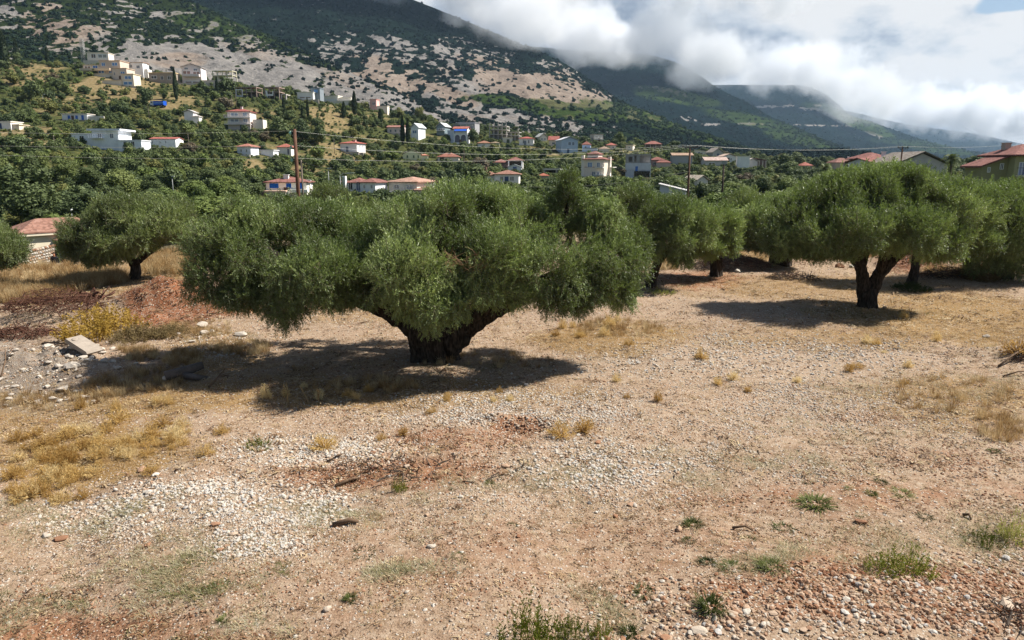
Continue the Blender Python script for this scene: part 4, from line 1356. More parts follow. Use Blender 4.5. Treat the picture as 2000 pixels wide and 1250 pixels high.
o, W, D, H, zs, Y = house('white villa with two small red hip roofs and one tall white chimney', 704, 735, 377, 357, 350, 'hip', 160, -14, 6, (228, 226, 230), RED, wins=[(.28, .45, .14, .36), (.76, .45, .14, .36)])
annex(o, -3.8, -.05, 1.5, 6, -3, zs(358), (226, 224, 230), 'hip', .9, RED)
MB().box(-4.4, -3.6, .6, 1.3, -3, zs(344)).build('chimney', wallmat((232, 230, 226)), o)
window(o, 'f', -2.9, .6, .9, 1.5, (0, W, 1.5, D)); window(o, 'f', -1.1, .4, 1.0, 1.9, (0, W, 1.5, D), (140, 150, 176))
annex(o, -7.2, -4.5, 3, 7, -3, zs(361), (196, 150, 120), 'hip', .7, BROWN)

o, W, D, H, zs, Y = house('cream villa with a pale pink hip roof, last in the row beside the grove', 760, 818, 376, 356, 347, 'hip', 165, -24, 8, (222, 210, 188), (196, 142, 112),
      wins=[(.28, .34, .18, .42, (60, 66, 74)), (.74, .34, .2, .42, (110, 122, 140))], ov=.6)
annex(o, W + .1, W + 3.4, -1.5, 3, -3, zs(371), (222, 198, 160), 'hip', .7, (196, 142, 112))
balcony(o, .3, W * .9, 0, .35, 1.2, (222, 214, 200))

o, W, D, H, zs, Y = house('cream bungalow with an orange tiled hip roof behind the stone wall', 20, 82, 510, 453, 430, 'hip', 88, -38, 9.5, (222, 204, 162), (168, 112, 86), wins=[(.5, .3, .16, .36, (120, 110, 96))], ov=.5, trim=(226, 214, 190))
annex(o, W + .05, W + 4, 3.5, 8.5, -4, zs(470), (224, 208, 168), 'hip', 1.0, (168, 112, 86))

o, W, D, H, zs, Y = house('white bungalow with orange hip roof and brick chimney just above the grove', 966, 1013, 360, 341, 333, 'hip', 185, -4, 7, (226, 220, 210), ORANGE, wins=[(.3, .35, .14, .45, (150, 146, 130)), (.72, .35, .18, .45, (160, 160, 150))])
annex(o, -3.1, -.05, 1, 6.5, -3, zs(343), (216, 214, 210), 'hip', .9, ORANGE)
MB().box(-2.9, -2.2, 1.4, 2.1, zs(343), zs(326)).build('chimney', wallmat((150, 92, 70)), o)
window(o, 'f', -1.6, .4, 1.1, 1.2, (0, W, 1, D), (110, 112, 116))

o, W, D, H, zs, Y = house('white house with red hip roofs, a dark veranda and a small gable with blue shutters', 992, 1021, 334, 314, 307, 'hip', 215, -3, 6, (220, 214, 206), RED)
MB().box(.25, W - .25, -.12, -.02, zs(324), zs(315)).build('veranda_shade_panel', glassmat((40, 30, 28)), o)  # solid dark panel on the wall, painted shade of the open veranda
columns(o, [.3, W - .3], -1.2, -2, zs(314.5), .35, WHITE)
annex(o, -5.2, -.05, 1, 6, -3, zs(318), (226, 222, 214), 'hip', 1.2, RED)
a = annex(o, .2, W - .4, -4.2, -1.5, -3, zs(327), (226, 226, 226), 'front', 1.0, (226, 226, 226))
MB().prism([(.2, zs(327)), (W - .4, zs(327)), ((W - .2) / 2, zs(327) + .98)], -4.19, -1.6).build('gable', wallmat((226, 226, 226)), o)
window(o, 'f', W * .5, zs(333), 1.3, 1.3, (0, W, -4.2, D), (96, 110, 160), (70, 96, 160))
annex(o, -3.2, -.1, -2.4, .9, -3, zs(320.5), (120, 84, 74), 'shed', .5, BROWN)

h = house('grey flat slab roof on square pillars, a low carport among the trees', 1061, 1108, 342, 331, 329, 'none', 196, 0, 6, (150, 146, 138), name='carport', cat='carport')
for k in list(h[0].children): bpy.data.objects.remove(k)
MB().box(0, h[1], 0, 6, h[4](332), h[4](329)).build('roof_slab', wallmat((196, 186, 166)), h[0])
columns(h[0], [.4, h[1] * .55, h[1] - .4], .4, -3, h[4](332.1), .6, (150, 146, 140)); columns(h[0], [.4, h[1] - .4], 5.4, -3, h[4](332.1), .4, (150, 146, 140))
MB().box(.2, h[1] - .2, 5.6, 5.8, -3, h[4](332.2)).build('back_wall', wallmat((96, 88, 80)), h[0])

house('little orange tiled roof almost lost in the trees below the carport', 1053, 1071, 347, 344, 339, 'hip', 180, 0, 4, CREAM, (186, 92, 52), name='outhouse', cat='outhouse')

o, W, D, H, zs, Y = house('tall peach coloured three storey house with a red roof and attic tower', 1140, 1177, 350, 312, 306, 'hip', 232, -26, 6.5, (222, 198, 170), RED,
      wins=[(.30, .60, .24, .27, (120, 150, 190)), (.72, .60, .15, .25, (100, 120, 150)), (.72, .14, .16, .26, (100, 120, 160))], ov=.55)
MB().box(.25, W - .05, -.06, .02, zs(327), zs(326)).build('string_course', flat((160, 90, 70)), o)
t_ = annex(o, .5, W * .62, 1.5, 5, H, zs(301.5), (224, 206, 188), 'hip', .9, RED)
for x, y, p in ((-.5, .6, 303), (W + .2, 4.2, 306)): MB().box(x - .4, x + .4, y - .4, y + .4, -3, zs(p)).build('chimney', wallmat((226, 210, 190)), o)
balcony(o, W * .55, W + .3, 0, zs(341), 1.3, (226, 222, 214)); balcony(o, W * .6, W, 0, zs(326.5), 1.1, (226, 222, 214))
for z_ in (326, 344): MB().box(W + .02, W + 1.6, 3.5, D, zs(z_) - .2, zs(z_)).build('side_balcony', flat((228, 222, 212)), o)

# unfinished concrete block
o, W, D, H, zs, Y = house('unfinished grey concrete block with dark openings and one blue shutter', 1221, 1269, 350, 318.5, 318, 'none', 232, -8, 6.5, (186, 190, 198), wins=[(.44, .45, .1, .35, (60, 120, 200), (60, 120, 200))], cat='unfinished house', name='unfinished_house')
MB().box(0, W, 0, D, zs(333), zs(332)).build('floor_slab', wallmat((150, 146, 142)), o)
MB().box(W * .35, W - .3, -.2, -.01, zs(346), zs(334)).build('bay_shade_panel', glassmat((36, 34, 34)), o)  # solid dark panel, painted shade of the open ground floor
top = MB().box(0, W, D - .3, D, zs(318.4), zs(303.2)).box(0, .3, .31, D - .31, zs(318.4), zs(303.2)).box(0, W, 0, D, zs(303), zs(301))
for a_, b_ in ((0, .12), (.25, .34), (.42, .56), (.96, 1)): top.box(a_ * W, b_ * W, 0, .3, zs(318.4), zs(303.2))
top.box(W * .12, W * .25, 0, .3, zs(318.4), zs(316)).box(W * .12, W * .25, 0, .3, zs(306), zs(303.2)).box(W * .34, W * .42, 0, .3, zs(318.4), zs(315.5)).box(W * .57, W * .95, 0, .2, zs(318.4), zs(317.2))
top.build('top_storey', wallmat((150, 146, 142)), o)
for fx, p in ((.47, 293), (.76, 292), (.96, 297)): MB().box(fx * W - .08, fx * W + .08, 2, 2.16, zs(301), zs(p)).build('column_stub', wallmat((130, 120, 112)), o)

o, W, D, H, zs, Y = house('small reddish house with stepped red roofs beside the concrete block', 1270, 1297, 326, 313, 307, 'hip', 240, -6, 5, (170, 112, 98), (150, 82, 68), wins=[(.3, .3, .2, .4), (.7, .3, .2, .4)])
annex(o, W * .4, W + 2.2, -2.5, 0, -3, zs(318), (196, 160, 140), 'hip', .8, (160, 90, 72))

house('long grey shed with a tan pitched roof behind the first T pole', 1313, 1352, 322, 304, 299, 'gable', 230, 0, 5, (160, 160, 158), (188, 146, 112), name='shed', cat='shed')
o, W, D, H, zs, Y = house('white farm building with a wide sloping pale roof close behind the grove', 1288, 1336, 386, 374, 360.5, 'shed', 112, -14, 6, (186, 188, 196), (196, 190, 186), ov=.25, name='shed', cat='shed')
house('small cream cottage with a pale pitched roof hidden in trees behind the T pole', 1362, 1384, 364, 352, 343, 'front', 170, 20, 7, (214, 204, 190), (204, 184, 156))
o, W, D, H, zs, Y = house('low white house under a long pinkish roof in the middle of the cluster', 1377, 1421, 324, 314, 307, 'gable', 240, 3, 6, (196, 186, 176), (204, 168, 150), wins=[(.3, .2, .3, .5, (90, 80, 76)), (.8, .2, .14, .5)])
house('white house with a white gable and two small windows in the cluster', 1412, 1438, 316, 306, 300.5, 'front', 262, 8, 6, (228, 222, 212), (214, 176, 150), wins=[(.3, .3, .1, .4), (.62, .3, .1, .4)])
house('grey gabled gable-end house standing highest in the cluster', 1392, 1414, 308, 298, 289, 'front', 290, 18, 6, (176, 168, 158), (176, 158, 140))
house('cream house with a flat white parapet at the upper end of the cluster', 1355, 1378, 303, 296, 292, 'shed', 285, -14, 5, (228, 218, 192), (226, 216, 196), wins=[(.6, .3, .2, .4)])
house('blank white wall of a tall square house, brightest of the cluster', 1440, 1462, 328, 306, 305, 'flat', 236, -10, 6, (232, 228, 220), (226, 220, 210))
o, W, D, H, zs, Y = house('grey gabled shed with a brown roofed open side', 1459, 1480, 328, 315, 309, 'front', 232, 8, 6, (176, 176, 178), (188, 176, 160), name='shed', cat='shed')
annex(o, W + .1, W + 4.2, 1, 6, -3, zs(313), (120, 92, 80), 'shed', .7, (150, 96, 76))
columns(o, [W + 1, W + 2.6, W + 4.0], .6, -3, zs(313.4), .3, (188, 176, 160))
house('small house with red roof seen between trees far along the flat ground', 1565, 1586, 330, 324, 317, 'hip', 225, 0, 5, (206, 180, 150), (186, 96, 70))

# --- right edge
o, W, D, H, zs, Y = house('house with a bright red roof and a grey gable wall behind the dark olive', 1696, 1746, 352, 317, 309, 'gable', 140, 4, 8, (206, 206, 210), (160, 86, 70), ov=.5, chim=[(.9, .4, 295, .6, (214, 214, 214))])
roof_mesh('hip', W * .3, W * 1.35, 4, 11, zs(310), zs(298) - zs(310), .4).build('upper_roof', tilemat((156, 88, 74)), o)
annex(o, W * .36, W * 1.3, 4.3, 10.8, 0, zs(310), (190, 190, 196))
o, W, D, H, zs, Y = house('wide pale grey gable wall with dark eaves beside the palm trees', 1746, 1848, 368, 321, 297, 'front', 132, 4, 9, (186, 176, 166), (150, 134, 118), ov=.6, wins=[(.06, .52, .08, .34, (120, 140, 170))])
MB().box(-.25, .35, -.25, .02, -3, zs(314)).build('pillar', wallmat((228, 228, 228)), o)
o, W, D, H, zs, Y = house('house with low terracotta roofs and a small antenna half hidden by a dark bush', 1630, 1668, 336, 318, 309, 'hip', 160, 6, 6, (196, 160, 130), (156, 98, 80), chim=[(.9, .5, 305, .5, (220, 216, 210))])
annex(o, W + .1, W + 3.0, 1, 6, -3, zs(314), (188, 160, 136), 'hip', .8, (156, 98, 80))
house('dark red hipped roof far behind the palms', 1668, 1690, 333, 322, 316, 'hip', 200, 0, 5, CREAM, (176, 86, 66))

# the green house at the right edge
G_SHADED, G2 = (138, 132, 66), (158, 152, 84)  # wing wall gets the green darkened, its shaded side put into the colour
o, W, D, H, zs, Y = house('olive green two storey house with red roof, balcony and white doors', 1968, 2052, 420, 305, 283, 'none', 96, 2, 6, G2, wins=[(.18, .63, .16, .27, (150, 160, 190)), (.19, .25, .14, .27, (110, 120, 150))], group='olive green house')
del o['group']
roof_mesh('hip', 0, W, 0, D, H, zs(283) - H, .7, .2).build('roof', tilemat((152, 88, 72)), o)
w0, w1, zl = at(1915, 325, Y).x - at(1968, 325, Y).x, -.03, zs(325)
a = MB().prism([(w0, -4), (w1, -4), (w1, H - .08), (w0, zl - .08)], 1.2, 4.6).build('wing_wall', wallmat(G_SHADED), o)
MB().add([(w0 - .5, .7, zl - .15), (w1, .7, H - .02), (w1, 4.9, H - .02), (w0 - .5, 4.9, zl - .15), (w0 - .5, .7, zl + .07), (w1, .7, H + .2), (w1, 4.9, H + .2), (w0 - .5, 4.9, zl + .07)],
         [(0, 3, 2, 1), (4, 5, 6, 7), (0, 1, 5, 4), (1, 2, 6, 5), (2, 3, 7, 6), (3, 0, 4, 7)]).build('wing_roof', tilemat((152, 88, 72)), o)
window(o, 'f', w0 + 2.7, zs(331), .5, .8, (0, W, 1.2, D), (60, 60, 62)); window(o, 'f', w0 + 1.0, zs(337), .4, .7, (0, W, 1.2, D), (60, 60, 62))
balcony(o, .35, W * .8, 0, zs(342), 1.3, (70, 62, 60), (222, 214, 190))
MB().box(W * .25 - .4, W * .25 + .4, 3.6, 4.4, H, zs(278)).box(W * .25 - .5, W * .25 + .5, 3.5, 4.5, zs(278) + .01, zs(276.5)).build('chimney', wallmat((176, 150, 128)), o)
MB().box(W * .24, W * .26, -.1, -.02, zs(311), zs(309.5)).build('wall_lamp', flat((60, 50, 40)), o)

# --- upper street
house('pale blue house with a white trimmed front gable and balcony', 1096, 1129, 300, 274, 267, 'front', 300, 14, 8, (150, 176, 204), (222, 222, 224), wins=[(.5, .62, .16, .26, (70, 100, 140)), (.72, .62, .14, .26, (70, 100, 140))])
o, W, D, H, zs, Y = house('flat roofed beige house with two glazed balconies above the blue house', 1159, 1178, 278, 262.5, 262, 'flat', 352, 10, 7, (190, 176, 160), (168, 158, 146), wins=[(.5, .52, .8, .34, (200, 190, 180))])
annex(o, -5, -.05, 1, 7, -3, zs(270), (160, 152, 146), 'flat', .25, (150, 144, 138)); balcony(o, 0, W, 0, zs(272), 1.2, (196, 188, 176))
house('pink house with a red hip roof half behind green trees on the upper street', 1184, 1203, 291, 284, 279, 'hip', 330, -6, 6, (222, 196, 180), (186, 90, 66), wins=[(.3, .2, .14, .5), (.7, .2, .14, .5)])
house('low cream bungalow with a dusty roof next to the pink house', 1170, 1190, 296, 291, 286, 'hip', 300, -6, 5, (222, 206, 180), (176, 140, 112))
house('small cream block with a flat top standing alone above the concrete house', 1222, 1235, 293, 284, 283.5, 'flat', 290, -20, 5, (226, 214, 186), (220, 206, 180), wins=[(.5, .4, .2, .3)])
o, W, D, H, zs, Y = house('open pavilion with a broad red pitched roof on posts', 1259, 1291, 291, 282, 275.5, 'hip', 330, -8, 7, (110, 84, 66), (164, 92, 74), name='pavilion', cat='pavilion')
columns(o, [.3, W * .33, W * .66, W - .3], -.4, -2, H - .02, .3, (196, 170, 140))
o, W, D, H, zs, Y = house('light blue house with an orange hip roof below the street', 1137, 1153, 296, 283, 276, 'hip', 290, -8, 5, (156, 182, 214), (166, 96, 74), wins=[(.4, .4, .2, .4)])
annex(o, W * .2, W + 3, -2.2, 0, -3, zs(290), (170, 190, 216), 'flat', .2, (150, 150, 160))
house('cream house with a white gable and two doors on the upper street', 1054, 1069, 276, 268, 260, 'front', 345, 16, 7, (224, 212, 190), (226, 220, 206), wins=[(.3, .3, .16, .5), (.7, .3, .16, .5)])
house('house with two stepped red roofs beside the white gable', 1072, 1090, 284, 274, 266, 'gable', 335, -8, 6, (222, 192, 160), (180, 88, 68), wins=[(.5, .2, .3, .4)])
house('white house with a red railed roof terrace', 1014, 1042, 284, 271, 267, 'hip', 325, -4, 6, (228, 222, 214), (190, 80, 64), wins=[(.66, .3, .1, .5), (.3, .3, .1, .5)])
house('cream garage with a square dark doorway below the grey concrete terraces', 982, 1001, 279, 269, 268.5, 'flat', 322, 0, 5, (226, 212, 186), (216, 200, 176), doors=[(.55, .3, .7, (90, 96, 70))])
o, W, D, H, zs, Y = house('low house with a patched orange roof, white wall one end and yellow the other', 933, 958, 288, 280, 275, 'hip', 290, 0, 5, (224, 220, 210), (172, 112, 76), wins=[(.5, .3, .1, .5)])
annex(o, W + .05, W + 4.0, .5, 5, -3, zs(279.5), (218, 206, 150), 'hip', .6, (170, 140, 104))


def skeleton(label, px0, px1, base, levels, Y, yaw, c, cols=4, walls=(), depth=7, name='unfinished_house', cat='unfinished house', posts=0):
    """bare floors on columns; levels from the ground up as picture heights"""
    yaw = R(yaw)
    o, W, zs, Y, p0 = place(label, cat, px0, px1, levels[-1], base, Y, yaw, name)
    o['group'] = 'houses of the hillside village'
    D = depth
    prev = -3
    for k, py in enumerate(levels):
        z = zs(py)
        xs = [.25 + (W - .5) * i / (cols - 1) for i in range(cols)]
        columns(o, xs, .35, prev, z - .3, .4, c); columns(o, xs[::2], D - .35, prev, z - .3, .4, c)
        MB().box(0, W, 0, D, z - .295, z).build('floor_slab', wallmat(c), o)
        prev = z + .003
    for (a, b, pz0, pz1, col, y) in walls:
        MB().box(a * W, b * W, y, y + .22, zs(pz0), zs(pz1)).build('wall_panel', wallmat(col), o)
    if posts:
        for i in range(posts):
            x = .4 + (W - .8) * i / max(1, posts - 1); MB().box(x - .12, x + .12, .4, .64, prev, prev + 1.5).build('column_stub', wallmat(c), o)
    HOUSES.append((label, px0 - 2, px1 + 2, levels[-1], base, Y, p0.x, p0.y, W, D))
    return o, W, zs


skeleton('grey concrete terraces of an unfinished building stepping down the street', 955, 990, 272, [262, 253, 246], 340, -10, (172, 166, 156), 5, [(.1, .5, 262, 254, (120, 118, 116), 3), (0, 1, 272, 262.6, (140, 134, 126), 2)], 8, posts=5)
skeleton('lower wing of the grey unfinished building with open bays', 990, 1014, 274, [264.5, 257.5], 336, -10, (176, 170, 160), 4, [(0, 1, 274, 265, (130, 126, 120), 2)], 7)
o, W, D, H, zs, Y = house('three storey grey house with glass balcony rails behind the white arches', 896, 928, 262, 240, 239, 'flat', 345, -14, 8, (150, 148, 150), (140, 138, 140), wins=[(.5, .68, .8, .22, (96, 104, 116)), (.5, .3, .7, .22, (80, 86, 96))])
balcony(o, -1, W + .5, 0, zs(251), 1.6, (170, 176, 186), (150, 150, 152)); balcony(o, -1, W + .3, 0, zs(243), 1.4, (176, 180, 190), (150, 150, 152))
annex(o, -3.5, -.05, 1.5, 8, 0, zs(243), (140, 140, 146), 'flat', .25, (150, 148, 148))
o, W, D, H, zs, Y = house('white house with blue awning and two white arches', 886, 913, 282, 252, 247, 'gable', 318, -6, 7, (230, 230, 232), (190, 96, 72), wins=[(.1, .7, .1, .2, BLUE)])
MB().add([(W*.1, -.02, zs(251)), (W*.98, -.02, zs(251)), (W*.98, -1.6, zs(256)), (W*.1, -1.6, zs(256)), (W*.1, -.02, zs(252)), (W*.98, -.02, zs(252)), (W*.98, -1.6, zs(256.6)), (W*.1, -1.6, zs(256.6))],
         [(0,1,2,3),(4,7,6,5),(0,4,5,1),(1,5,6,2),(2,6,7,3),(3,7,4,0)]).build('awning', flat((40, 90, 190)), o)
for fx in (.28, .72):
    pts = [(fx*W - 1.1, zs(278))] + [(fx*W + 1.1*math.cos(PI - PI*k/8), zs(268) + 1.0*math.sin(PI*k/8)) for k in range(9)] + [(fx*W + 1.1, zs(278))]
    MB().prism(pts, -.06, .02).build('arch_shade_panel', glassmat((80, 84, 104)), o)  # solid grey blue panel, shade inside the arch put into its colour
annex(o, -2.8, -.05, .5, 6, -3, zs(254), (200, 206, 220), 'shed', .8, (190, 96, 72))
o, W, D, H, zs, Y = house('narrow teal house with white gable and open balcony', 853, 869, 264, 248, 240, 'front', 325, -18, 7, (110, 134, 144), (222, 222, 222), wins=[(.5, .55, .6, .3, (60, 72, 84))])
balcony(o, 0, W, 0, zs(255), 1.2, (210, 214, 216))
o, W, D, H, zs, Y = house('white modern house with a slanting roof behind two tall cypresses', 803, 818, 272, 250, 241, 'front', 315, -20, 7, (222, 226, 232), (214, 216, 220), wins=[(.5, .5, .6, .3, (110, 140, 170))])
house('long low pinkish house with flat roof and dark windows left of the cypresses', 757, 789, 262, 249, 245, 'gable', 322, -6, 5, (206, 184, 168), (176, 110, 90), wins=[(.2, .3, .12, .4), (.5, .3, .12, .4), (.8, .3, .12, .4)])
o, W, D, H, zs, Y = house('yellow house with a stepped gable front and green shutters', 787, 822, 312, 301, 292, 'front', 262, 4, 6, (226, 220, 152), (222, 200, 160), wins=[(.25, .3, .08, .5, (70, 100, 70), (70, 100, 70)), (.6, .3, .08, .5, (70, 100, 70), (70, 100, 70)), (.85, .3, .06, .5, (70, 100, 70), (70, 100, 70))])
annex(o, W + .05, W + 2.6, .5, 5, -3, zs(304), (226, 216, 160), 'hip', .6, (206, 120, 84))
house('low house with bright orange roof and dormer beside the yellow house', 855, 896, 314, 307, 299, 'hip', 250, -2, 6, (224, 206, 180), (172, 98, 70), chim=[(.55, .4, 298, .8, (206, 120, 90))], doors=[(.2, .2, .9, (60, 50, 50))])
o, W, D, H, zs, Y = house('long white house with a flat face and a thin red roof on a pale wall', 665, 700, 298, 280.5, 276, 'hip', 245, -20, 6, (228, 222, 220), (196, 88, 66), chim=[(.7, .4, 273, .7, (206, 150, 130))], wr=[(.35, .55, .1, .25), (.7, .55, .1, .25)])
MB().box(-.5, W + 3.5, -1.5, -.05, -5, -.1).build('retaining_wall', wallmat((150, 140, 128)), o)
o, W, D, H, zs, Y = house('tiny white cottage with an orange roof touching the power pole', 542, 569, 302, 288, 281, 'hip', 240, 0, 5, (226, 216, 200), (196, 96, 66), doors=[(.8, .14, .8, (120, 120, 130))])
house('white cottage with a worn orange roof above the dark trees', 464, 492, 302, 287, 281, 'hip', 240, -10, 5, (214, 218, 228), (190, 110, 84), wins=[(.3, .35, .12, .35), (.7, .35, .12, .35)])
house('blank white garden building between the two cottages', 509, 535, 304, 294, 293, 'flat', 238, -6, 4, (228, 226, 228), (214, 214, 218))
o, W, D, H, zs, Y = house('three storey pink villa with white balconies under a low red roof', 446, 489, 254, 218, 211, 'hip', 290, 2, 8, (206, 188, 180), (176, 78, 62), wins=[(.32, .74, .34, .2, (120, 140, 170)), (.8, .74, .2, .2, (120, 140, 170)), (.3, .42, .4, .2, (120, 128, 150)), (.8, .42, .2, .2, (130, 140, 170))], chim=[(.55, .4, 207, .7, (226, 216, 206))])
for p in (229.5, 242.5): balcony(o, -.8, W + .6, 0, zs(p), 1.6, (232, 226, 220), (232, 226, 222))
annex(o, W + .7, W + 4.5, 1, 6, -3, zs(233), (216, 200, 180))
o, W, D, H, zs, Y = house('small white gable end like a dovecote with a lower wing', 361, 378, 240, 219, 214.5, 'front', 290, 6, 5, (226, 218, 214), (222, 214, 208))
annex(o, W + .05, W + 2.2, -1, 3, -3, zs(228), (226, 222, 214), 'hip', .6, (214, 200, 190))
house('long white single storey house with a red edged flat roof on piles', 294, 343, 288, 272, 268, 'gable', 236, 2, 6, (222, 226, 234), (190, 90, 70), wins=[(.1, .45, .05, .4), (.4, .5, .05, .3), (.62, .5, .05, .3)], ov=.2)
o, W, D, H, zs, Y = house('white two storey modern house with a flat overhanging roof', 183, 233, 292, 255, 251.5, 'flat', 228, 3, 8, (216, 222, 234), (222, 226, 234), wins=[(.3, .6, .17, .26, (80, 92, 112)), (.74, .6, .14, .26, (110, 120, 140))], ov=1.6)
balcony(o, -.4, W * .45, 0, zs(269), 1.5, (210, 216, 228), (226, 230, 238))
annex(o, W + .1, W + 6.6, -1, 5, -4, zs(275), (216, 222, 232), 'flat', .2, (226, 226, 230)); window(o, 'f', W + 2.1, zs(285), 1.0, 1.2, (0, W, -1, 5)); window(o, 'f', W + 4.2, zs(285), 1.0, 1.2, (0, W, -1, 5))
annex(o, -6.0, -.1, .5, 6, -4, zs(262), (220, 224, 234), 'flat', .2, (226, 228, 232)); window(o, 'f', -3.2, zs(272), 1.3, 1.0, (0, W, .5, 6))
o, W, D, H, zs, Y = house('low white house with three bright blue doors and a long terrace wall', 122, 171, 236, 223, 222, 'flat', 292, 0, 5, (220, 220, 222), (206, 196, 186), wins=[(.28, .2, .1, .6, BLUE, BLUE), (.58, .2, .1, .6, BLUE, BLUE), (.82, .1, .1, .75, BLUE, BLUE)])
MB().box(W + .05, W + 6, .3, .7, -3, zs(226.5)).build('terrace_wall', wallmat((206, 196, 180)), o)
house('white flat house cut off by the edge of the view', -30, 22, 252, 238, 237, 'flat', 262, 0, 6, (226, 222, 214), (220, 214, 206))
house('cream garden wall room beside the cut off white house', 25, 38, 254, 244, 243.5, 'flat', 258, 0, 5, (214, 196, 166), (200, 184, 156))

# --- villas on the brow
VB = (92, 140, 200)
o, W, D, H, zs, Y = house('top villa of the hill, a white framed box under a lattice mast', 171, 211, 118, 103, 102.5, 'flat', 395, 4, 7, (222, 206, 186), (226, 216, 200), wins=[(.3, .3, .22, .55, (110, 92, 78)), (.72, .3, .44, .55, (150, 150, 140))])
o, W, D, H, zs, Y = house('stacked beige villa with blue windows and rounded end walls', 196, 238, 146, 119, 118.5, 'flat', 368, -4, 8, (196, 170, 146), (190, 164, 140), wins=[(.2, .62, .18, .26, VB), (.75, .62, .28, .26, VB), (.06, .1, .3, .3, (60, 116, 190)), (.5, .1, .14, .3, (60, 100, 160))])
annex(o, -8.5, -.05, 0, 5, -3, zs(127.5), (206, 184, 158), 'flat', .3, (200, 180, 156)); window(o, 'f', -2.2, zs(136), 2.6, 2.0, (0, W, 0, 5), (50, 110, 190)); window(o, 'f', -6.2, zs(135), 3.4, 1.6, (0, W, 0, 5), (120, 100, 84))
balcony(o, -9.3, W * .6, 0, zs(138), 2.2, (206, 186, 160), (206, 186, 160), True)
o, W, D, H, zs, Y = house('middle villa of the stepped beige group with one blue window', 221, 250, 157, 134, 133.5, 'flat', 358, -4, 7, (204, 180, 154), (200, 178, 152), wins=[(.72, .45, .3, .3, VB), (.15, .45, .1, .24, (90, 84, 80))])
annex(o, -12, -.05, 1, 4, -3, zs(144), (206, 190, 164), 'flat', .3, (206, 188, 160))
o, W, D, H, zs, Y = house('lowest of the stepped villas with two wide blue windows one above the other', 239, 263, 168, 145, 144.5, 'flat', 350, -4, 6, (214, 196, 164), (214, 196, 164), wins=[(.55, .55, .6, .32, VB), (.5, .05, .8, .36, (90, 140, 190))])
annex(o, -9, -.05, -1, 1.5, -3, zs(158), (216, 200, 172), 'flat', .2, (216, 200, 172))
o, W, D, H, zs, Y = house('white twin fronted house with two grey windows on the brow', 248, 280, 148, 122, 121, 'gable', 372, 2, 7, (224, 226, 228), (200, 150, 120), wins=[(.28, .6, .2, .24, (120, 128, 140)), (.72, .55, .2, .24, (120, 128, 140))])
annex(o, W + .05, W + 1.8, 1, 6, -3, zs(134), (222, 214, 200))
o, W, D, H, zs, Y = house('long low stone house with a cream parapet and three dark windows', 292, 342, 162, 143, 141.5, 'flat', 352, -4, 6, (156, 138, 116), (214, 186, 140), wins=[(.2, .4, .24, .35, (50, 44, 42)), (.52, .3, .12, .4, (50, 44, 42)), (.82, .3, .14, .4, (80, 70, 60))])
o, W, D, H, zs, Y = house('tall pinkish white house with a front gable and two big balconies', 357, 393, 166, 131, 124, 'front', 345, 6, 9, (222, 204, 198), (226, 212, 206), wins=[(.25, .86, .2, .12, (110, 116, 130)), (.72, .80, .2, .12, (110, 116, 130)), (.26, .56, .42, .25, (150, 120, 108)), (.76, .52, .38, .25, (150, 120, 108)), (.5, .06, .8, .2, (160, 138, 130))])
balcony(o, W * .1, W * .95, 0, zs(149), 2.2, (226, 212, 206), (226, 212, 206), True)
MB().box(-3, W + 8, -2.6, -2.2, -6, zs(163)).build('retaining_wall', wallmat((176, 164, 150)), o)
MB().box(W + .2, W + 10, 0, .5, -6, zs(156)).build('terrace_wall', wallmat((196, 176, 152)), o)
skeleton('cream roofless frame of a house on the ridge', 415, 456, 156, [147, 138], 362, -6, (206, 196, 160), 5, [(0, .4, 156, 147.6, (196, 180, 150), 1)], 6)
skeleton('bare concrete frame with a white square bay, first of two in a row', 461, 503, 190, [179, 170], 326, -5, (150, 122, 104), 5, [(0, .34, 189, 186.5, (226, 220, 214), -.1), (0, .04, 186.4, 176, (226, 220, 214), -.1), (.30, .34, 186.4, 176, (226, 220, 214), -.1), (0, .34, 175.9, 174.4, (226, 220, 214), -.1), (.45, .98, 188, 181, (110, 90, 80), 3)], 7)
skeleton('bare concrete frame with thick white pillars, second of two in a row', 516, 547, 193, [179, 170], 324, -5, (152, 124, 106), 4, [(.12, .24, 193, 177, (230, 226, 220), -.1), (.24, .6, 187.4, 184, (228, 222, 216), -.1), (.55, .62, 184, 178, (228, 222, 216), -.1), (0, 1, 192, 181, (84, 70, 64), 4)], 7)
skeleton('low white framed bay at the end of the concrete frames', 549, 560, 195, [184], 323, -5, (214, 200, 190), 2, [], 5)
o, W, D, H, zs, Y = house('low white modern house with a blue grey cube rising behind it', 581, 613, 196, 181, 180, 'flat', 330, -8, 7, (224, 222, 214), (226, 224, 216), wins=[(.5, .15, .8, .4, (150, 140, 130))])
a = annex(o, W * .72, W + 2.4, 3, 8, 0, zs(172), (116, 130, 140), 'flat', .3, (110, 126, 138)); window(o, 'f', W + .4, zs(181), 2.2, 1.8, (0, W, 2.99, 8), (100, 150, 210), (110, 130, 140))
o, W, D, H, zs, Y = house('white stepped terraces running down from the blue grey cube', 632, 662, 202, 188, 187.5, 'flat', 326, -12, 5, (222, 214, 196), (226, 220, 206), wins=[(.5, .35, .9, .25, (170, 160, 140))])
annex(o, W + .05, W + 7, .6, 5, -4, zs(192), (222, 214, 198), 'flat', .3, (226, 220, 206)); annex(o, W + .05, W + 9, -1.5, .5, -4, zs(199), (216, 206, 188), 'flat', .25, (222, 214, 200))
o, W, D, H, zs, Y = house('small salmon pink cube house with one window above white steps', 723, 736, 216, 194.5, 194, 'flat', 335, -12, 5, (206, 140, 130), (200, 140, 130), wins=[(.6, .5, .5, .26, (150, 110, 120))])
annex(o, W + .05, W + 6.5, .5, 4, -4, zs(208), (222, 204, 186), 'flat', .3, (226, 214, 200))

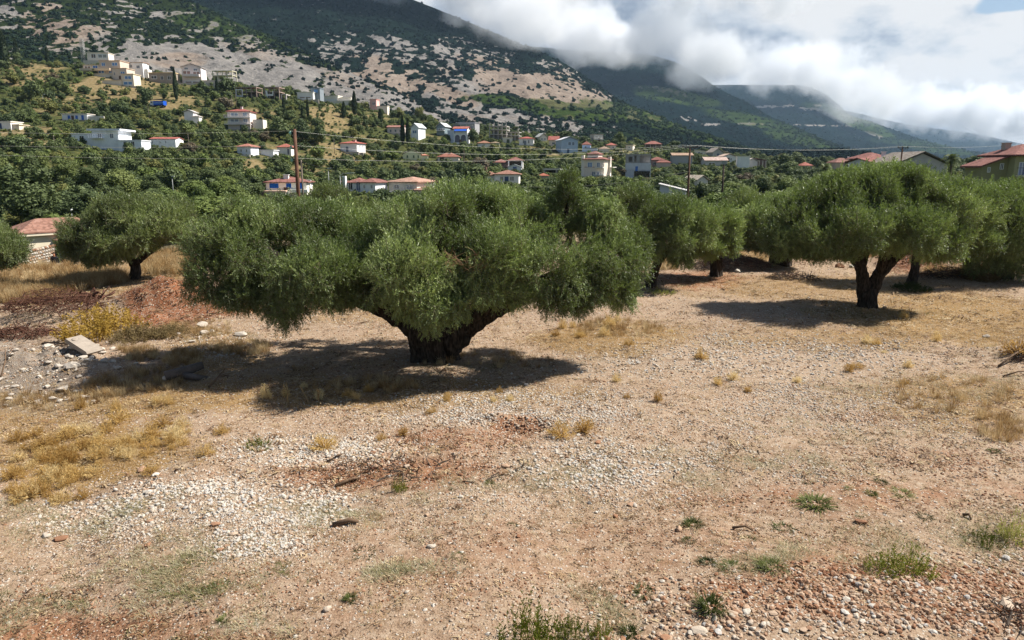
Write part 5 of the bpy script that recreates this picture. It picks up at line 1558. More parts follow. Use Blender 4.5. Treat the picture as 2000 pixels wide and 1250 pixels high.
_g = ground_at(311, 210, 200)          # the lorry's place is kept free of trees
HOUSES.append(('blue bodied lorry', 296, 326, 199, 214, _g.y, _g.x, _g.y, 5, 3))
# ---------------------------------------------------------------- trees of the grove and the hill
def tree_material(name, rgb, alt, var=.4):
    n = Nodes(name)
    oi = n.new('ShaderNodeObjectInfo').outputs['Random']
    g = n.new('ShaderNodeNewGeometry')
    a = n.noise(g.outputs['Position'], .9, 3, .6); b = n.noise(g.outputs['Position'], 4.0, 2, .6)
    base = n.mix(n.math('ADD', n.math('MULTIPLY', oi, .75), n.math('MULTIPLY', a, .35)), rgb, alt)
    c = n.mix(1.0, base, n.ramp(b, (.25, (1 - var,) * 3), (.75, (1 + var,) * 3)), 'MULTIPLY')
    n.color(c); n.rough(.6); n.b.inputs['Specular IOR Level'].default_value = .2
    tr = n.new('ShaderNodeBsdfTranslucent'); n.put(tr.inputs[0], c)
    mx = n.new('ShaderNodeMixShader'); mx.inputs[0].default_value = .22
    n.link(n.b.outputs[0], mx.inputs[1]); n.link(tr.outputs[0], mx.inputs[2]); n.link(mx.outputs[0], n.out.inputs[0])
    return n.m


TM = {
    'olive': tree_material('grove leaves', (0.110, 0.156, 0.042), (0.156, 0.193, 0.052)),
    'dark': tree_material('evergreen leaves', (0.065, 0.094, 0.039), (0.110, 0.140, 0.050)),
    'green': tree_material('bush leaves', (0.101, 0.138, 0.044), (0.156, 0.185, 0.057)),
    'yellow': tree_material('yellowing leaves', (.155, .165, .048), (.185, .185, .060)),
    'brown': tree_material('dry leaves', (.130, .118, .066), (.150, .118, .078)),
    'cypress': tree_material('cypress leaves', (0.029, 0.046, 0.023), (0.044, 0.063, 0.026)),
}
M_TRUNK = plain('tree bark', raw(84, 72, 60), .3, 3, .95)


def crown_mesh(name, seed, lobes, quads, leaf, mat, zscale=1.0, flat_=.0):
    """unit crown (about 1 wide radius, from z 0 to 2*zscale) of leaf clumps spread through lobes"""
    r = np.random.default_rng(seed)
    L = []
    for k in range(lobes):
        a = r.uniform(0, 6.28); q = r.uniform(0, .62); z = r.uniform(.25, 1.55)
        rr = r.uniform(.32, .55) * (1.0 - .25 * abs(z - .8))
        L.append((np.array([q * math.cos(a), q * math.sin(a), z]), rr))
    L.append((np.array([0, 0, .85]), .62))
    C0 = np.array([l[0] for l in L]); RR = np.array([l[1] for l in L])
    k = r.choice(len(L), quads, p=RR**2 / (RR**2).sum())
    d = r.normal(size=(quads, 3)); d /= np.linalg.norm(d, axis=1, keepdims=True)
    P = C0[k] + d * RR[k][:, None] * r.uniform(.70, 1.08, quads)[:, None]
    nrm = d * .9 + r.normal(size=d.shape) * .65 + np.array([0, 0, .25]); nrm /= np.linalg.norm(nrm, axis=1, keepdims=True)
    t = np.cross(nrm, r.normal(size=d.shape)); t /= np.linalg.norm(t, axis=1, keepdims=True); b = np.cross(nrm, t)
    s = leaf * r.uniform(.6, 1.3, quads)[:, None]
    V = np.stack([P - t * s, P - b * s * .55, P + t * s, P + b * s * .55 + nrm * s * .2], 1).reshape(-1, 3)
    V[:, 2] *= zscale
    F = np.arange(quads * 4).reshape(-1, 4)
    # dark solid heart so the far side does not shine through
    core_v, core_f = [], []
    for c, rr in L:
        bm = bmesh.new(); bmesh.ops.create_icosphere(bm, subdivisions=1, radius=rr * .72)
        off = len(core_v)
        core_v += [tuple(np.array(v.co) + c) for v in bm.verts]; core_f += [[off + v.index for v in f.verts] for f in bm.faces]; bm.free()
    cv = np.array(core_v); cv[:, 2] *= zscale
    me = bpy.data.meshes.new(name)
    me.from_pydata([tuple(q) for q in np.concatenate([V, cv])], [], [tuple(f) for f in F] + [tuple(i + len(V) for i in f) for f in core_f])
    me.materials.append(mat); me.update()
    return me


def cypress_mesh(seed):
    r = np.random.default_rng(seed); n = 700
    t = r.random(n) ** .8; a = r.uniform(0, 6.28, n)
    rad = np.sin(np.clip(PI * (t * .93 + .05), 0, PI)) ** .55 * (1 - t * .55) * r.uniform(.75, 1.1, n)
    P = np.stack([np.cos(a) * rad, np.sin(a) * rad, t * 2], 1)
    d = np.stack([np.cos(a) * .5, np.sin(a) * .5, np.full(n, 1.0)], 1) + r.normal(size=(n, 3)) * .2; d /= np.linalg.norm(d, axis=1, keepdims=True)
    b = np.cross(d, r.normal(size=(n, 3))); b /= np.linalg.norm(b, axis=1, keepdims=True)
    V = np.stack([P - d * np.array([.05, .05, .05]), P - b * [.14, .14, .02], P + d * [.2, .2, .14], P + b * [.14, .14, .02]], 1).reshape(-1, 3)
    F = [tuple(f) for f in np.arange(n * 4).reshape(-1, 4)]
    mb = MB().tube([(0, 0, .02), (0, 0, .3), (0, 0, .9), (0, 0, 1.5), (0, 0, 1.9)], [.35, .7, .72, .42, .1], 8)
    off = len(V)
    me = bpy.data.meshes.new('crown'); me.from_pydata([tuple(q) for q in V] + mb.v, [], F + [tuple(i + off for i in f) for f in mb.f])
    me.materials.append(TM['cypress']); me.update()
    return me


CROWNS = {k: [crown_mesh('crown', 100 * i + s, 7 + s, 800, .11, TM[k], .85 if k != 'dark' else .95) for s in range(4)] for i, k in enumerate(('olive', 'dark', 'green', 'yellow', 'brown'))}
CROWNS['olive near'] = [crown_mesh('crown', 900 + s, 10 + s, 4200, .062, TM['olive'], .8) for s in range(4)]
CROWNS['dark near'] = [crown_mesh('crown', 930 + s, 10 + s, 4200, .062, TM['dark'], .9) for s in range(3)]
CROWNS['green near'] = [crown_mesh('crown', 960 + s, 9 + s, 3600, .062, TM['green'], .8) for s in range(3)]
CROWNS['cypress'] = [cypress_mesh(s) for s in range(3)]
TRUNK_ME = MB().tube([(0, 0, -.6), (.05, 0, .15), (-.04, .05, .5), (.03, 0, 1.0)], [.13, .10, .08, .06], 7).mesh('trunk', True)
TRUNK_ME.materials.append(M_TRUNK)

TREES = []       # (object, px, py of the middle, Y, kind, height px)
_tn = np.random.default_rng(77)


def plant(kind, x, y, width, hgt, name='tree', near=False, stem=.18, z=None, rz=None):
    key = kind + ' near' if near and kind + ' near' in CROWNS else kind
    z = h1(x, y) if z is None else z
    t = empty(name, (x, y, z), _tn.uniform(0, 6.28) if rz is None else rz)
    ms = CROWNS[key]
    c = link('crown', ms[int(_tn.integers(len(ms)))], None, t)
    st = hgt * stem
    c.location = (0, 0, st * .8); ch = hgt - st * .8
    zs_ = {'dark': .95, 'dark near': .9}.get(key, .85 if not key.endswith('near') else .8)
    top = 2.0 if kind == 'cypress' else 2.0 * zs_
    c.scale = (width / 2 / (1.0 if kind != 'cypress' else 1.0), width / 2 * _tn.uniform(.9, 1.1), ch / top)
    tr = link('trunk', TRUNK_ME, None, t)
    tr.scale = (max(width * .22, .5), max(width * .22, .5), st + ch * .45)
    px, py = to_px(np.array([x]), np.array([y]), np.array([z + hgt * .5]))
    TREES.append((t, float(px[0]), float(py[0]), y, kind, hgt / y * 1431, width / y * 1431))
    return t


def blocks_house(x, y, width, z, hgt, allow=.30):
    px0, py0 = to_px(np.array([x - width * .5, x + width * .5]), np.array([y, y]), np.array([z, z])); _, pt = to_px(np.array([x]), np.array([y]), np.array([z + hgt]))
    for (lab, a, b, top, base, Y, hx, hy, W, D) in HOUSES:
        if y < Y + D + 1:
            if px0[1] > a + 1 and px0[0] < b - 1:
                if y > Y - 1.5 - width * .4 and y < Y + D + 1: return True
                if y <= Y and pt[0] < base - (base - top) * allow and py0[0] > top: return True
    return False


# the ones that stand out, read off the photograph: kind, px, foot py, height px, width px, label
for kind, px, py, hp, wp, lab in [
    ('cypress', 345, 197, 58, 11, 'tall dark cypress beside the tall pinkish white house'),
    ('cypress', 425, 187, 34, 9, 'short cypress before the terrace wall of the pinkish white house'),
    ('cypress', 602, 236, 42, 7, 'thin tall cypress on the bare slope below the concrete frames, the taller of two'),
    ('cypress', 591, 232, 26, 6, 'thin short cypress on the bare slope below the concrete frames'),
    ('cypress', 555, 226, 36, 9, 'dark cypress rising from the tree clump under the second concrete frame'),
    ('cypress', 693, 226, 44, 12, 'dark pointed cypress below the white stepped terraces'),
    ('cypress', 743, 243, 28, 11, 'squat cypress under the salmon pink cube house'),
    ('cypress', 787, 284, 56, 11, 'taller of the twin cypresses before the white slanting roof'),
    ('cypress', 797, 284, 50, 10, 'shorter of the twin cypresses before the white slanting roof'),
    ('cypress', 212, 356, 52, 13, 'lone dark cypress in the thick trees below the white two storey house'),
    ('cypress', 672, 231, 30, 12, 'dark cypress shaped tree beside the white terraces'),
    ('cypress', 8, 126, 62, 24, 'broadest of the dark cypresses on the crest'), ('cypress', 33, 112, 44, 12, 'slim cypress on the crest next to the broadest one'), ('cypress', 91, 104, 30, 9, 'small cypress standing alone on the crest'),
    ('dark', 286, 206, 36, 36, 'round green pine with a bare trunk beside the blue lorry'),
    ('dark', 198, 193, 20, 28, 'dark round bush in the middle of the dry grass slope'),
    ('dark', 112, 177, 24, 34, 'dark round bush on the dry slope below the stacked villa'),
    ('dark', 240, 226, 28, 40, 'big round evergreen downhill of the dry grass slope'),
    ('yellow', 100, 222, 34, 42, 'yellow green bush beside a thin lamp post on the hill'),
    ('dark', 62, 198, 44, 40, 'dark leafy tree with a bright green crown tip on the hill'),
    ('dark', 545, 272, 46, 56, 'large evergreen of the dark clump beside the power pole'), ('dark', 590, 278, 48, 50, 'evergreen with a rounded crown right behind the power pole'), ('dark', 622, 284, 40, 40, 'evergreen at the downhill end of the dark clump by the power pole'),
    ('dark', 440, 185, 36, 46, 'broad evergreen beside the cream roofless frame'), ('dark', 395, 178, 22, 24, 'small round tree against the terrace wall'),
    ('yellow', 252, 276, 18, 34, 'bright yellow green bush beside the white two storey house'),
    ('yellow', 690, 270, 24, 26, 'bright yellow green tree above the long white house'), ('yellow', 712, 214, 26, 30, 'bright green tree beside the salmon pink cube house'),
    ('dark', 925, 282, 32, 30, 'dark round tree beside the white arches'), ('dark', 1120, 290, 18, 26, 'round dark tree in front of the pale blue house'),
    ('yellow', 965, 300, 20, 34, 'yellow green bush below the patched orange roof'), ('yellow', 1200, 322, 22, 26, 'bright green tree above the concrete block'),
    ('brown', 1210, 350, 26, 32, 'brown withered tree between the peach house and the concrete block'), ('brown', 1455, 366, 32, 40, 'rust red withered tree beside the yellow green bush'), ('yellow', 1483, 360, 22, 30, 'yellow green bush beside the rust red tree'),
    ('dark', 1535, 332, 34, 44, 'tall dark evergreen at the end of the house cluster'), ('dark', 1660, 338, 26, 34, 'dark bush in front of the terracotta roofs'),
    ('dark', 1900, 348, 46, 44, 'dark evergreen beside the olive green house'), ('green', 1960, 400, 40, 50, 'low green bush at the foot of the olive green house'),
    ('brown', 500, 275, 22, 24, 'brown bush above the white garden building'), ('brown', 690, 215, 12, 18, 'small rust coloured bush on the bare slope'),
]:
    g = ground_at(px, py, 75)
    s = g.y / 1431
    t = plant(kind, g.x, g.y, wp * s, hp * s, 'cypress' if kind == 'cypress' else 'tree', stem=.05 if kind == 'cypress' else .3 if 'pine' in lab else .1)
    tag(t, lab, 'cypress tree' if kind == 'cypress' else 'tree')
    t['fixed'] = 1

# palms
def palm(px, py, Y, h, label):
    q = at(px, py, Y); t = empty('palm_tree', (q.x, q.y, h1(q.x, q.y)))
    tag(t, label, 'palm tree')
    top = at(px, py, Y).z - h1(q.x, q.y)
    MB().tube([(0, 0, -.5), (.05, 0, top * .5), (0, 0, top)], [.32, .26, .28], 10, rough=.15).build('trunk', M_TRUNK, t)
    rn = random.Random(px); mb = MB()
    for k in range(46):
        a = rn.uniform(0, 6.28); e = rn.uniform(-.5, 1.3); L_ = h * rn.uniform(.8, 1.1)
        pts = [Vector((math.cos(a) * math.cos(e) * L_ * s, math.sin(a) * math.cos(e) * L_ * s, top + math.sin(e) * L_ * s - .55 * L_ * s * s)) for s in (0, .25, .5, .75, 1)]
        sd = Vector((-math.sin(a), math.cos(a), 0))
        for i in range(4):
            for k2 in range(5):
                f = (k2 + .5) / 5; c0 = pts[i].lerp(pts[i+1], f); w = .42 * math.sin(PI * min(1, (i + f) / 4 * .9 + .12))
                dn = (pts[i+1] - pts[i]).normalized()
                for sgn in (-1, 1):
                    b = c0 + sd * sgn * w * 1.1 + dn * .25 - Vector((0, 0, .18))
                    mb.add([c0 - dn * .03, c0 + dn * .03, b], [(0, 1, 2)])
    c = mb.build('crown', TM['green'], t); c['kind'] = 'stuff'
    return t


palm(1858, 309, 118, 1.7, 'palm tree with a round head beside the pale gable wall')
palm(1912, 318, 125, 1.4, 'smaller palm tree against the olive green house')
palm(1612, 326, 130, 1.5, 'drooping palm tree beside the terracotta roofs')

# the grove between the field and the village: olives and bushes in a thick belt
r = np.random.default_rng(5)
n_grove = 0
placed = []


def room(x, y, d):
    for (a, b, c) in placed:
        if (a - x) ** 2 + (b - y) ** 2 < (.5 * (c + d)) ** 2: return False
    return True


for k in range(4000):
    Y = 46 + 105 * r.random() ** .8
    px = r.uniform(-60, 2060)
    if px < 260 and Y < 88: continue
    x = (px - 1000) / 1431 * Y; y = Y
    w = r.uniform(4.5, 7.0); hgt = r.uniform(3.2, 4.6)
    z = h1(x, y)
    if not room(x, y, w * .78): continue
    if blocks_house(x, y, w, z, hgt, .35): continue
    if Y > 100 and r.random() < .25: kind = 'dark'
    else: kind = 'olive' if r.random() < (.85 if px > 300 else .4) else ('green' if r.random() < .6 else 'dark')
    if px < 330 and Y > 70: kind = 'dark' if r.random() < .6 else 'green'; hgt *= r.uniform(1.0, 1.5)
    plant(kind, x, y, w, hgt, 'olive_tree' if kind == 'olive' else 'tree', near=True, stem=.22)
    placed.append((x, y, w * .78)); n_grove += 1
    if n_grove > 150: break

# one big dark tree mass over the cream bungalow
for px, py, hp, wp, lab in [(66, 470, 130, 150, 'huge dark domed evergreen behind the cream bungalow')]:
    Y = 104; q = at(px, 445, Y); s = Y / 1431
    t = plant('dark', q.x, Y, wp * s, hp * s + 1, 'tree', near=True); tag(t, lab, 'tree'); t['fixed'] = 1

# the hill: random trees and bushes, thick below, open on the dry slopes
n_hill = 0
for k in range(22000):
    Y = 150 + 270 * r.random()
    px = r.uniform(-60, 2060)
    x = (px - 1000) / 1431 * Y
    z = h1(x, Y)
    d = float(hill_zones(np.array([x]), np.array([Y]), np.array([z]))[0])
    if r.random() < d * .70: continue
    small = r.random() < .42
    w = r.uniform(2.2, 4.0) if small else r.uniform(4.4, 8.2)
    hgt = w * r.uniform(.55, .85)
    if not room(x, Y, w * .74): continue
    if blocks_house(x, Y, w, z, hgt, .28): continue
    u = r.random()
    kind = 'dark' if u < .50 else 'green' if u < .78 else 'olive' if u < .88 else 'yellow' if u < .95 else 'brown'
    plant(kind, x, Y, w, hgt, 'bush' if small else 'tree', stem=.08)
    placed.append((x, Y, w * .74)); n_hill += 1
    if n_hill >= 430: break

# the thickets that fill the rest, not to be told apart singly
TP, TS = [], []
for k in range(16000):
    Y = 96 + 320 * r.random() ** .9
    px = r.uniform(-60, 2060)
    x = (px - 1000) / 1431 * Y; z = h1(x, Y) if False else 0
    TP.append((x, Y)); TS.append(r.uniform(2.4, 5.6))
TP = np.array(TP); TS = np.array(TS); TZ = height(TP[:, 0], TP[:, 1])
dd = hill_zones(TP[:, 0], TP[:, 1], TZ)
ok = r.random(len(TP)) > dd * .93
sel = []
cell = {}
for (a, b, c) in placed: cell.setdefault((int(a // 8), int(b // 8)), []).append((a, b, c))
for i in np.nonzero(ok)[0]:
    x, y, w = TP[i, 0], TP[i, 1], TS[i] * .62
    cx, cy_ = int(x // 8), int(y // 8); free = True
    for p in (-1, 0, 1):
        for q in (-1, 0, 1):
            for (a, b, c) in cell.get((cx + p, cy_ + q), ()):
                if (a - x) ** 2 + (b - y) ** 2 < (.5 * (w + c)) ** 2: free = False; break
            if not free: break
        if not free: break
    if not free: continue
    if blocks_house(x, y, TS[i], TZ[i], TS[i] * .65, .25): continue
    sel.append(i); cell.setdefault((cx, cy_), []).append((x, y, w))
    if len(sel) >= 2600: break
sel = np.array(sel)
THICK = [m for k in ('dark', 'dark', 'green', 'dark', 'olive', 'yellow', 'green', 'dark') for m in CROWNS[k][:2]]
m = len(sel); s = TS[sel] * .5
scatter('thicket', 'thicket', THICK, np.stack([TP[sel, 0], TP[sel, 1], TZ[sel] - .15 * s], 1), np.stack([0*s, 0*s, r.uniform(0, 6.28, m)], 1), np.stack([s, s, s * r.uniform(.7, 1.0, m)], 1), seed=9)

# what each unlabelled tree is, told by the nearest building
KW = {'olive': 'pale green olive', 'dark': 'dark evergreen', 'green': 'mid green tree', 'yellow': 'yellow green tree', 'brown': 'brown withered tree'}
def short(l):
    for c in (' with ', ' under ', ' behind ', ',', ' beside ', ' below ', ' on ', ' just ', ' whose ', ' in the ', ' above '): l = l.split(c)[0]
    return ' '.join(l.split()[:7])


HSHORT = [(short(l), (a + b) / 2, (t_ + b_) / 2, l) for (l, a, b, t_, b_, *_r) in HOUSES]
used = {}
for (t, px, py, Y, kind, hp, wp) in TREES:
    if t.get('fixed'): del t['fixed']; continue
    near = sorted(HSHORT, key=lambda h: (h[1] - px) ** 2 + ((h[2] - py) * 1.6) ** 2)
    h0 = near[0]; hx = next(h for h in near[1:] if h[0] != h0[0])
    dx, dy = px - h0[1], py - h0[2]
    rel = ('downhill of' if dy > 0 else 'uphill of') if abs(dy) * 1.4 > abs(dx) else ('to the right of' if dx > 0 else 'to the left of')
    size = 'small' if wp < 18 else 'broad' if wp > 40 else 'medium'
    tall = 'tall' if hp > wp * .8 else 'low'
    nm = KW[kind] if not t.name.startswith('bush') else KW[kind].replace(' tree', ' bush').replace('evergreen', 'evergreen bush')
    opts = ['%s %s %s the %s' % (size, nm, rel, h0[0]), '%s %s between the %s and the %s' % (size, nm, h0[0], hx[0]), '%s %s %s %s the %s' % (size, tall, nm, rel, h0[0]),
            '%s %s %s between the %s and the %s' % (size, tall, nm, h0[0], hx[0])]
    opts = [o for o in opts if len(o.split()) <= 16] or [' '.join(opts[0].split()[:16])]
    lab = next((o for o in opts if o not in used), opts[-1])
    used[lab] = used.get(lab, 0) + 1
    t['label'] = lab; t['category'] = 'bush' if t.name.startswith('bush') else 'olive tree' if kind == 'olive' else 'tree'
    t['group'] = ('trees of the belt between the field and the village' if Y < 140 else 'trees on the village hill') + ', ' + lab

# low scrub between the trees, and the woods of the mountains
SCRUB = {}
for k, c in (('scrub', TM['green']), ('scrub dark', TM['dark'])):
    SCRUB[k] = [crown_mesh(k, 400 + s, 4, 110, .22, c, .6) for s in range(3)]
P = []
for _ in range(30000):
    Y = 70 + 350 * r.random(); px = r.uniform(-80, 2080); P.append(((px - 1000) / 1431 * Y, Y))
P = np.array(P); Z = height(P[:, 0], P[:, 1])
d = hill_zones(P[:, 0], P[:, 1], Z); nz = fbm(P[:, 0] * .06, P[:, 1] * .06, 3.0, 3)
keep = (r.random(len(P)) > d * .55) & (nz > .30)
ins = np.zeros(len(P), bool)
for (lab, a, b, top, base, Y, hx, hy, W, D) in HOUSES:
    ins |= (P[:, 0] > hx - 1) & (P[:, 0] < hx + W + 1) & (P[:, 1] > hy - 1.5) & (P[:, 1] < hy + D + 1)
P, Z = P[keep & ~ins][:17000], Z[keep & ~ins][:17000]
m = len(P); s = r.uniform(.35, 1.0, m) * (.7 + P[:, 1] / 500)
scatter('undergrowth', 'hill scrub', SCRUB['scrub'] + SCRUB['scrub dark'], np.stack([P[:, 0], P[:, 1], Z - .1], 1), np.stack([0*s, 0*s, r.uniform(0, 6.28, m)], 1), s, seed=3)


def wood_material(name, dark, lite):
    n = Nodes(name)
    t = n.attr('tint', typ='INSTANCER')
    b = n.noise(n.pos(), .5, 3, .6)
    c = n.mix(n.math('ADD', n.math('MULTIPLY', t, .9), n.math('MULTIPLY', n.math('SUBTRACT', b, .5), .5)), dark, lite)
    n.color(c); n.rough(.9); n.b.inputs['Specular IOR Level'].default_value = .05
    return n.m


M_WOOD = wood_material('mountain trees', (.012, .025, .023), (.050, .078, .034))
WOODS = [crown_mesh('mountain tree', 500 + s, 4, 90, .26, M_WOOD, .8) for s in range(4)]
for k, (P, s, tint) in enumerate(MTN_POINTS):
    m = len(P)
    scatter('mountain_woods', 'woods', WOODS, P - np.array([0, 0, .3]) * s[:, None], np.stack([0*s, 0*s, r.uniform(0, 6.28, m)], 1), s * .62, tint, seed=60 + k)
# ---------------------------------------------------------------- the surface of the field
rg = np.random.default_rng(21)


def stone_meshes(n, mat, seed, sub=1):
    out = []
    for s in range(n):
        bm = bmesh.new(); bmesh.ops.create_icosphere(bm, subdivisions=sub, radius=1)
        r = random.Random(seed + s)
        ax = [Vector((r.uniform(-1, 1), r.uniform(-1, 1), r.uniform(-1, 1))).normalized() for _ in range(5)]
        off = [r.uniform(.45, .85) for _ in ax]
        sx, sy, sz = r.uniform(.8, 1.3), r.uniform(.7, 1.1), r.uniform(.5, .8)
        for v in bm.verts:
            for a, o in zip(ax, off):
                q = v.co.dot(a)
                if q > o: v.co -= a * (q - o) * .85
            v.co *= r.uniform(.92, 1.08)
            v.co.x *= sx; v.co.y *= sy; v.co.z *= sz
        me = bpy.data.meshes.new('stone'); bm.to_mesh(me); bm.free()
        me.materials.append(mat); out.append(me)
    return out


def stone_material(name, inst=True):
    n = Nodes(name)
    t = n.attr('tint', typ='INSTANCER') if inst else n.new('ShaderNodeObjectInfo').outputs['Random']
    p = n.pos()
    c = n.ramp(t, (0.0, srgb(150, 104, 76)), (.16, srgb(186, 142, 112)), (.40, srgb(214, 184, 156)), (.65, srgb(224, 212, 194)), (.88, srgb(236, 230, 218)), (1.0, srgb(212, 208, 202)))
    f = n.noise(p, 18, 4, .65)
    c = n.mix(n.rng(f, .5, .75, 0, .55), c, srgb(168, 128, 100))
    n.color(c); n.rough(.92); n.b.inputs['Specular IOR Level'].default_value = .12
    n.bump(n.noise(p, 60, 3, .6), .5, .01)
    return n.m


STONES = stone_meshes(8, stone_material('loose stone'), 3)


def sample_field(n, y0, y1, power=1.0, margin=.62):
    """random spots of the visible field between two distances, evenly over the area"""
    Y = np.sqrt(y0**2 + (y1**2 - y0**2) * rg.random(n) ** power)
    px = rg.uniform(-1000 * margin * .72, 2000 + 1000 * margin * .72, n)
    u = (px - 1000) / 1400 * 1.02
    X = u * (Y * cp + CAM_H * sp) / 1.0
    zz = height(X, Y)
    qx, qy = to_px(X, Y, zz)
    return X, Y, zz, qx, qy


def noise_w(x, y, s, seed): return np.clip((fbm(x / s, y / s, seed, 3) - .5) * 2.4 + .5, 0, 1)


def scatter_stones():
    PS, SC, TI = [], [], []
    for n, y0, y1, lo, hi, pw in [(145000, 5.6, 11, .009, .028, 2.2), (175000, 11, 18, .013, .036, 2.2), (100000, 18, 30, .020, .050, 2.5), (29000, 30, 46, .028, .065, 2.5)]:
        X, Y, Z, qx, qy = sample_field(n, y0, y1)
        g = zone('gravel', qx, qy); e = zone('earth', qx, qy); gy = zone('grey', qx, qy); s = zone('straw', qx, qy)
        w = np.clip(.36 + 1.15 * g + .16 * e + .7 * gy - .30 * s, .06, 1) * (.22 + .78 * noise_w(X, Y, .8, 4.0)) * (.5 + .5 * noise_w(X, Y, 3.0, 14.0)) * (1 - .72 * zone('track', qx, qy))
        k = rg.random(n) < w
        X, Y, Z, g, e, qx, qy = X[k], Y[k], Z[k], g[k], e[k], qx[k], qy[k]
        m = len(X)
        size = lo + (hi - lo) * rg.random(m) ** pw
        size *= 1 + .75 * ((qx > 1150) & (qy > 1080 + (1700 - np.minimum(qx, 1700)) * .12)) + .45 * np.clip(g - .35, 0, .5) / .5
        PS.append(np.stack([X, Y, Z + size * .08], 1)); SC.append(size)
        TI.append(np.clip(.54 + .34 * (g - .3) - .34 * e + rg.normal(size=m) * .20, 0, 1.0))
    P, s, t = np.concatenate(PS), np.concatenate(SC), np.concatenate(TI)
    m = len(P)
    t[rg.random(m) < .02] = 1.0
    scatter('gravel', 'stones', STONES, P, np.stack([rg.normal(size=m) * .35, rg.normal(size=m) * .35, rg.uniform(0, 6.28, m)], 1), s, t, seed=2)


scatter_stones()


def blades_mesh(name, mat, n, h, spread, w, seed, lean=.5, curl=.3, base_r=.05, segs=2):
    r = random.Random(seed); v = []; f = []
    for k in range(n):
        a = r.uniform(0, 6.28); q = base_r * math.sqrt(r.random()); L_ = h * r.uniform(.5, 1.1)
        b = Vector((q * math.cos(a), q * math.sin(a), -.01)); le = lean * r.uniform(.2, 1.2)
        d = Vector((math.cos(a + r.uniform(-.8, .8)) * math.sin(le), math.sin(a + r.uniform(-.8, .8)) * math.sin(le), math.cos(le)))
        sd = Vector((-math.sin(a + r.uniform(-1, 1)), math.cos(a), 0)).normalized() * w * .5
        o = len(v)
        for i in range(segs + 1):
            t = i / segs
            p = b + d * L_ * t + Vector((d.x, d.y, -.5)) * curl * L_ * t * t
            if i < segs: v += [p - sd * (1 - .6 * t), p + sd * (1 - .6 * t)]
            else: v += [p]
        for i in range(segs - 1): f.append((o + 2*i, o + 2*i + 1, o + 2*i + 3, o + 2*i + 2))
        e = o + 2 * (segs - 1); f.append((e, e + 1, e + 2))
    me = bpy.data.meshes.new(name); me.from_pydata([tuple(q) for q in v], [], f); me.materials.append(mat); me.update()
    return me


def grass_material(name, dark, mid, lite, inst=True, trans=.25):
    n = Nodes(name)
    t = n.attr('tint', typ='INSTANCER') if inst else n.new('ShaderNodeObjectInfo').outputs['Random']
    f = n.math('ADD', n.math('MULTIPLY', t, .6), n.math('MULTIPLY', n.noise(n.pos(), 14, 2), .4))
    c = n.ramp(f, (.2, dark), (.5, mid), (.8, lite))
    n.color(c); n.rough(.75); n.b.inputs['Specular IOR Level'].default_value = .15
    tr = n.new('ShaderNodeBsdfTranslucent'); n.put(tr.inputs[0], c)
    mx = n.new('ShaderNodeMixShader'); mx.inputs[0].default_value = trans
    n.link(n.b.outputs[0], mx.inputs[1]); n.link(tr.outputs[0], mx.inputs[2]); n.link(mx.outputs[0], n.out.inputs[0])
    return n.m


M_STRAW = grass_material('straw', srgb(160, 124, 78), srgb(222, 186, 130), srgb(246, 224, 178), True, .4)
M_HERB = grass_material('grey green herb', srgb(160, 152, 106), srgb(214, 206, 160), srgb(244, 238, 206), True, .45)
M_GREEN = grass_material('green grass', srgb(70, 84, 38), srgb(124, 136, 72), srgb(176, 176, 112), True, .4)
M_GOLD = grass_material('golden weed', tuple(1.2 * c for c in srgb(200, 160, 92)), tuple(1.35 * c for c in srgb(230, 198, 130)), tuple(1.4 * c for c in srgb(246, 226, 176)), False, .5)
STRAW_LOW = [blades_mesh('straw', M_STRAW, 16, .10, .1, .006, s, 1.15, .2, .10, 2) for s in range(4)]
STRAW_TALL = [blades_mesh('straw', M_STRAW, 46, .55, .2, .011, s, .38, .35, .16, 3) for s in range(4)]
HERBS = [blades_mesh('herb', M_HERB, 22, .09, .1, .006, s, 1.15, .3, .13, 2) for s in range(4)]
GREENS = [blades_mesh('grass', M_GREEN, 22, .08, .1, .006, s, 1.0, .3, .10, 2) for s in range(3)]


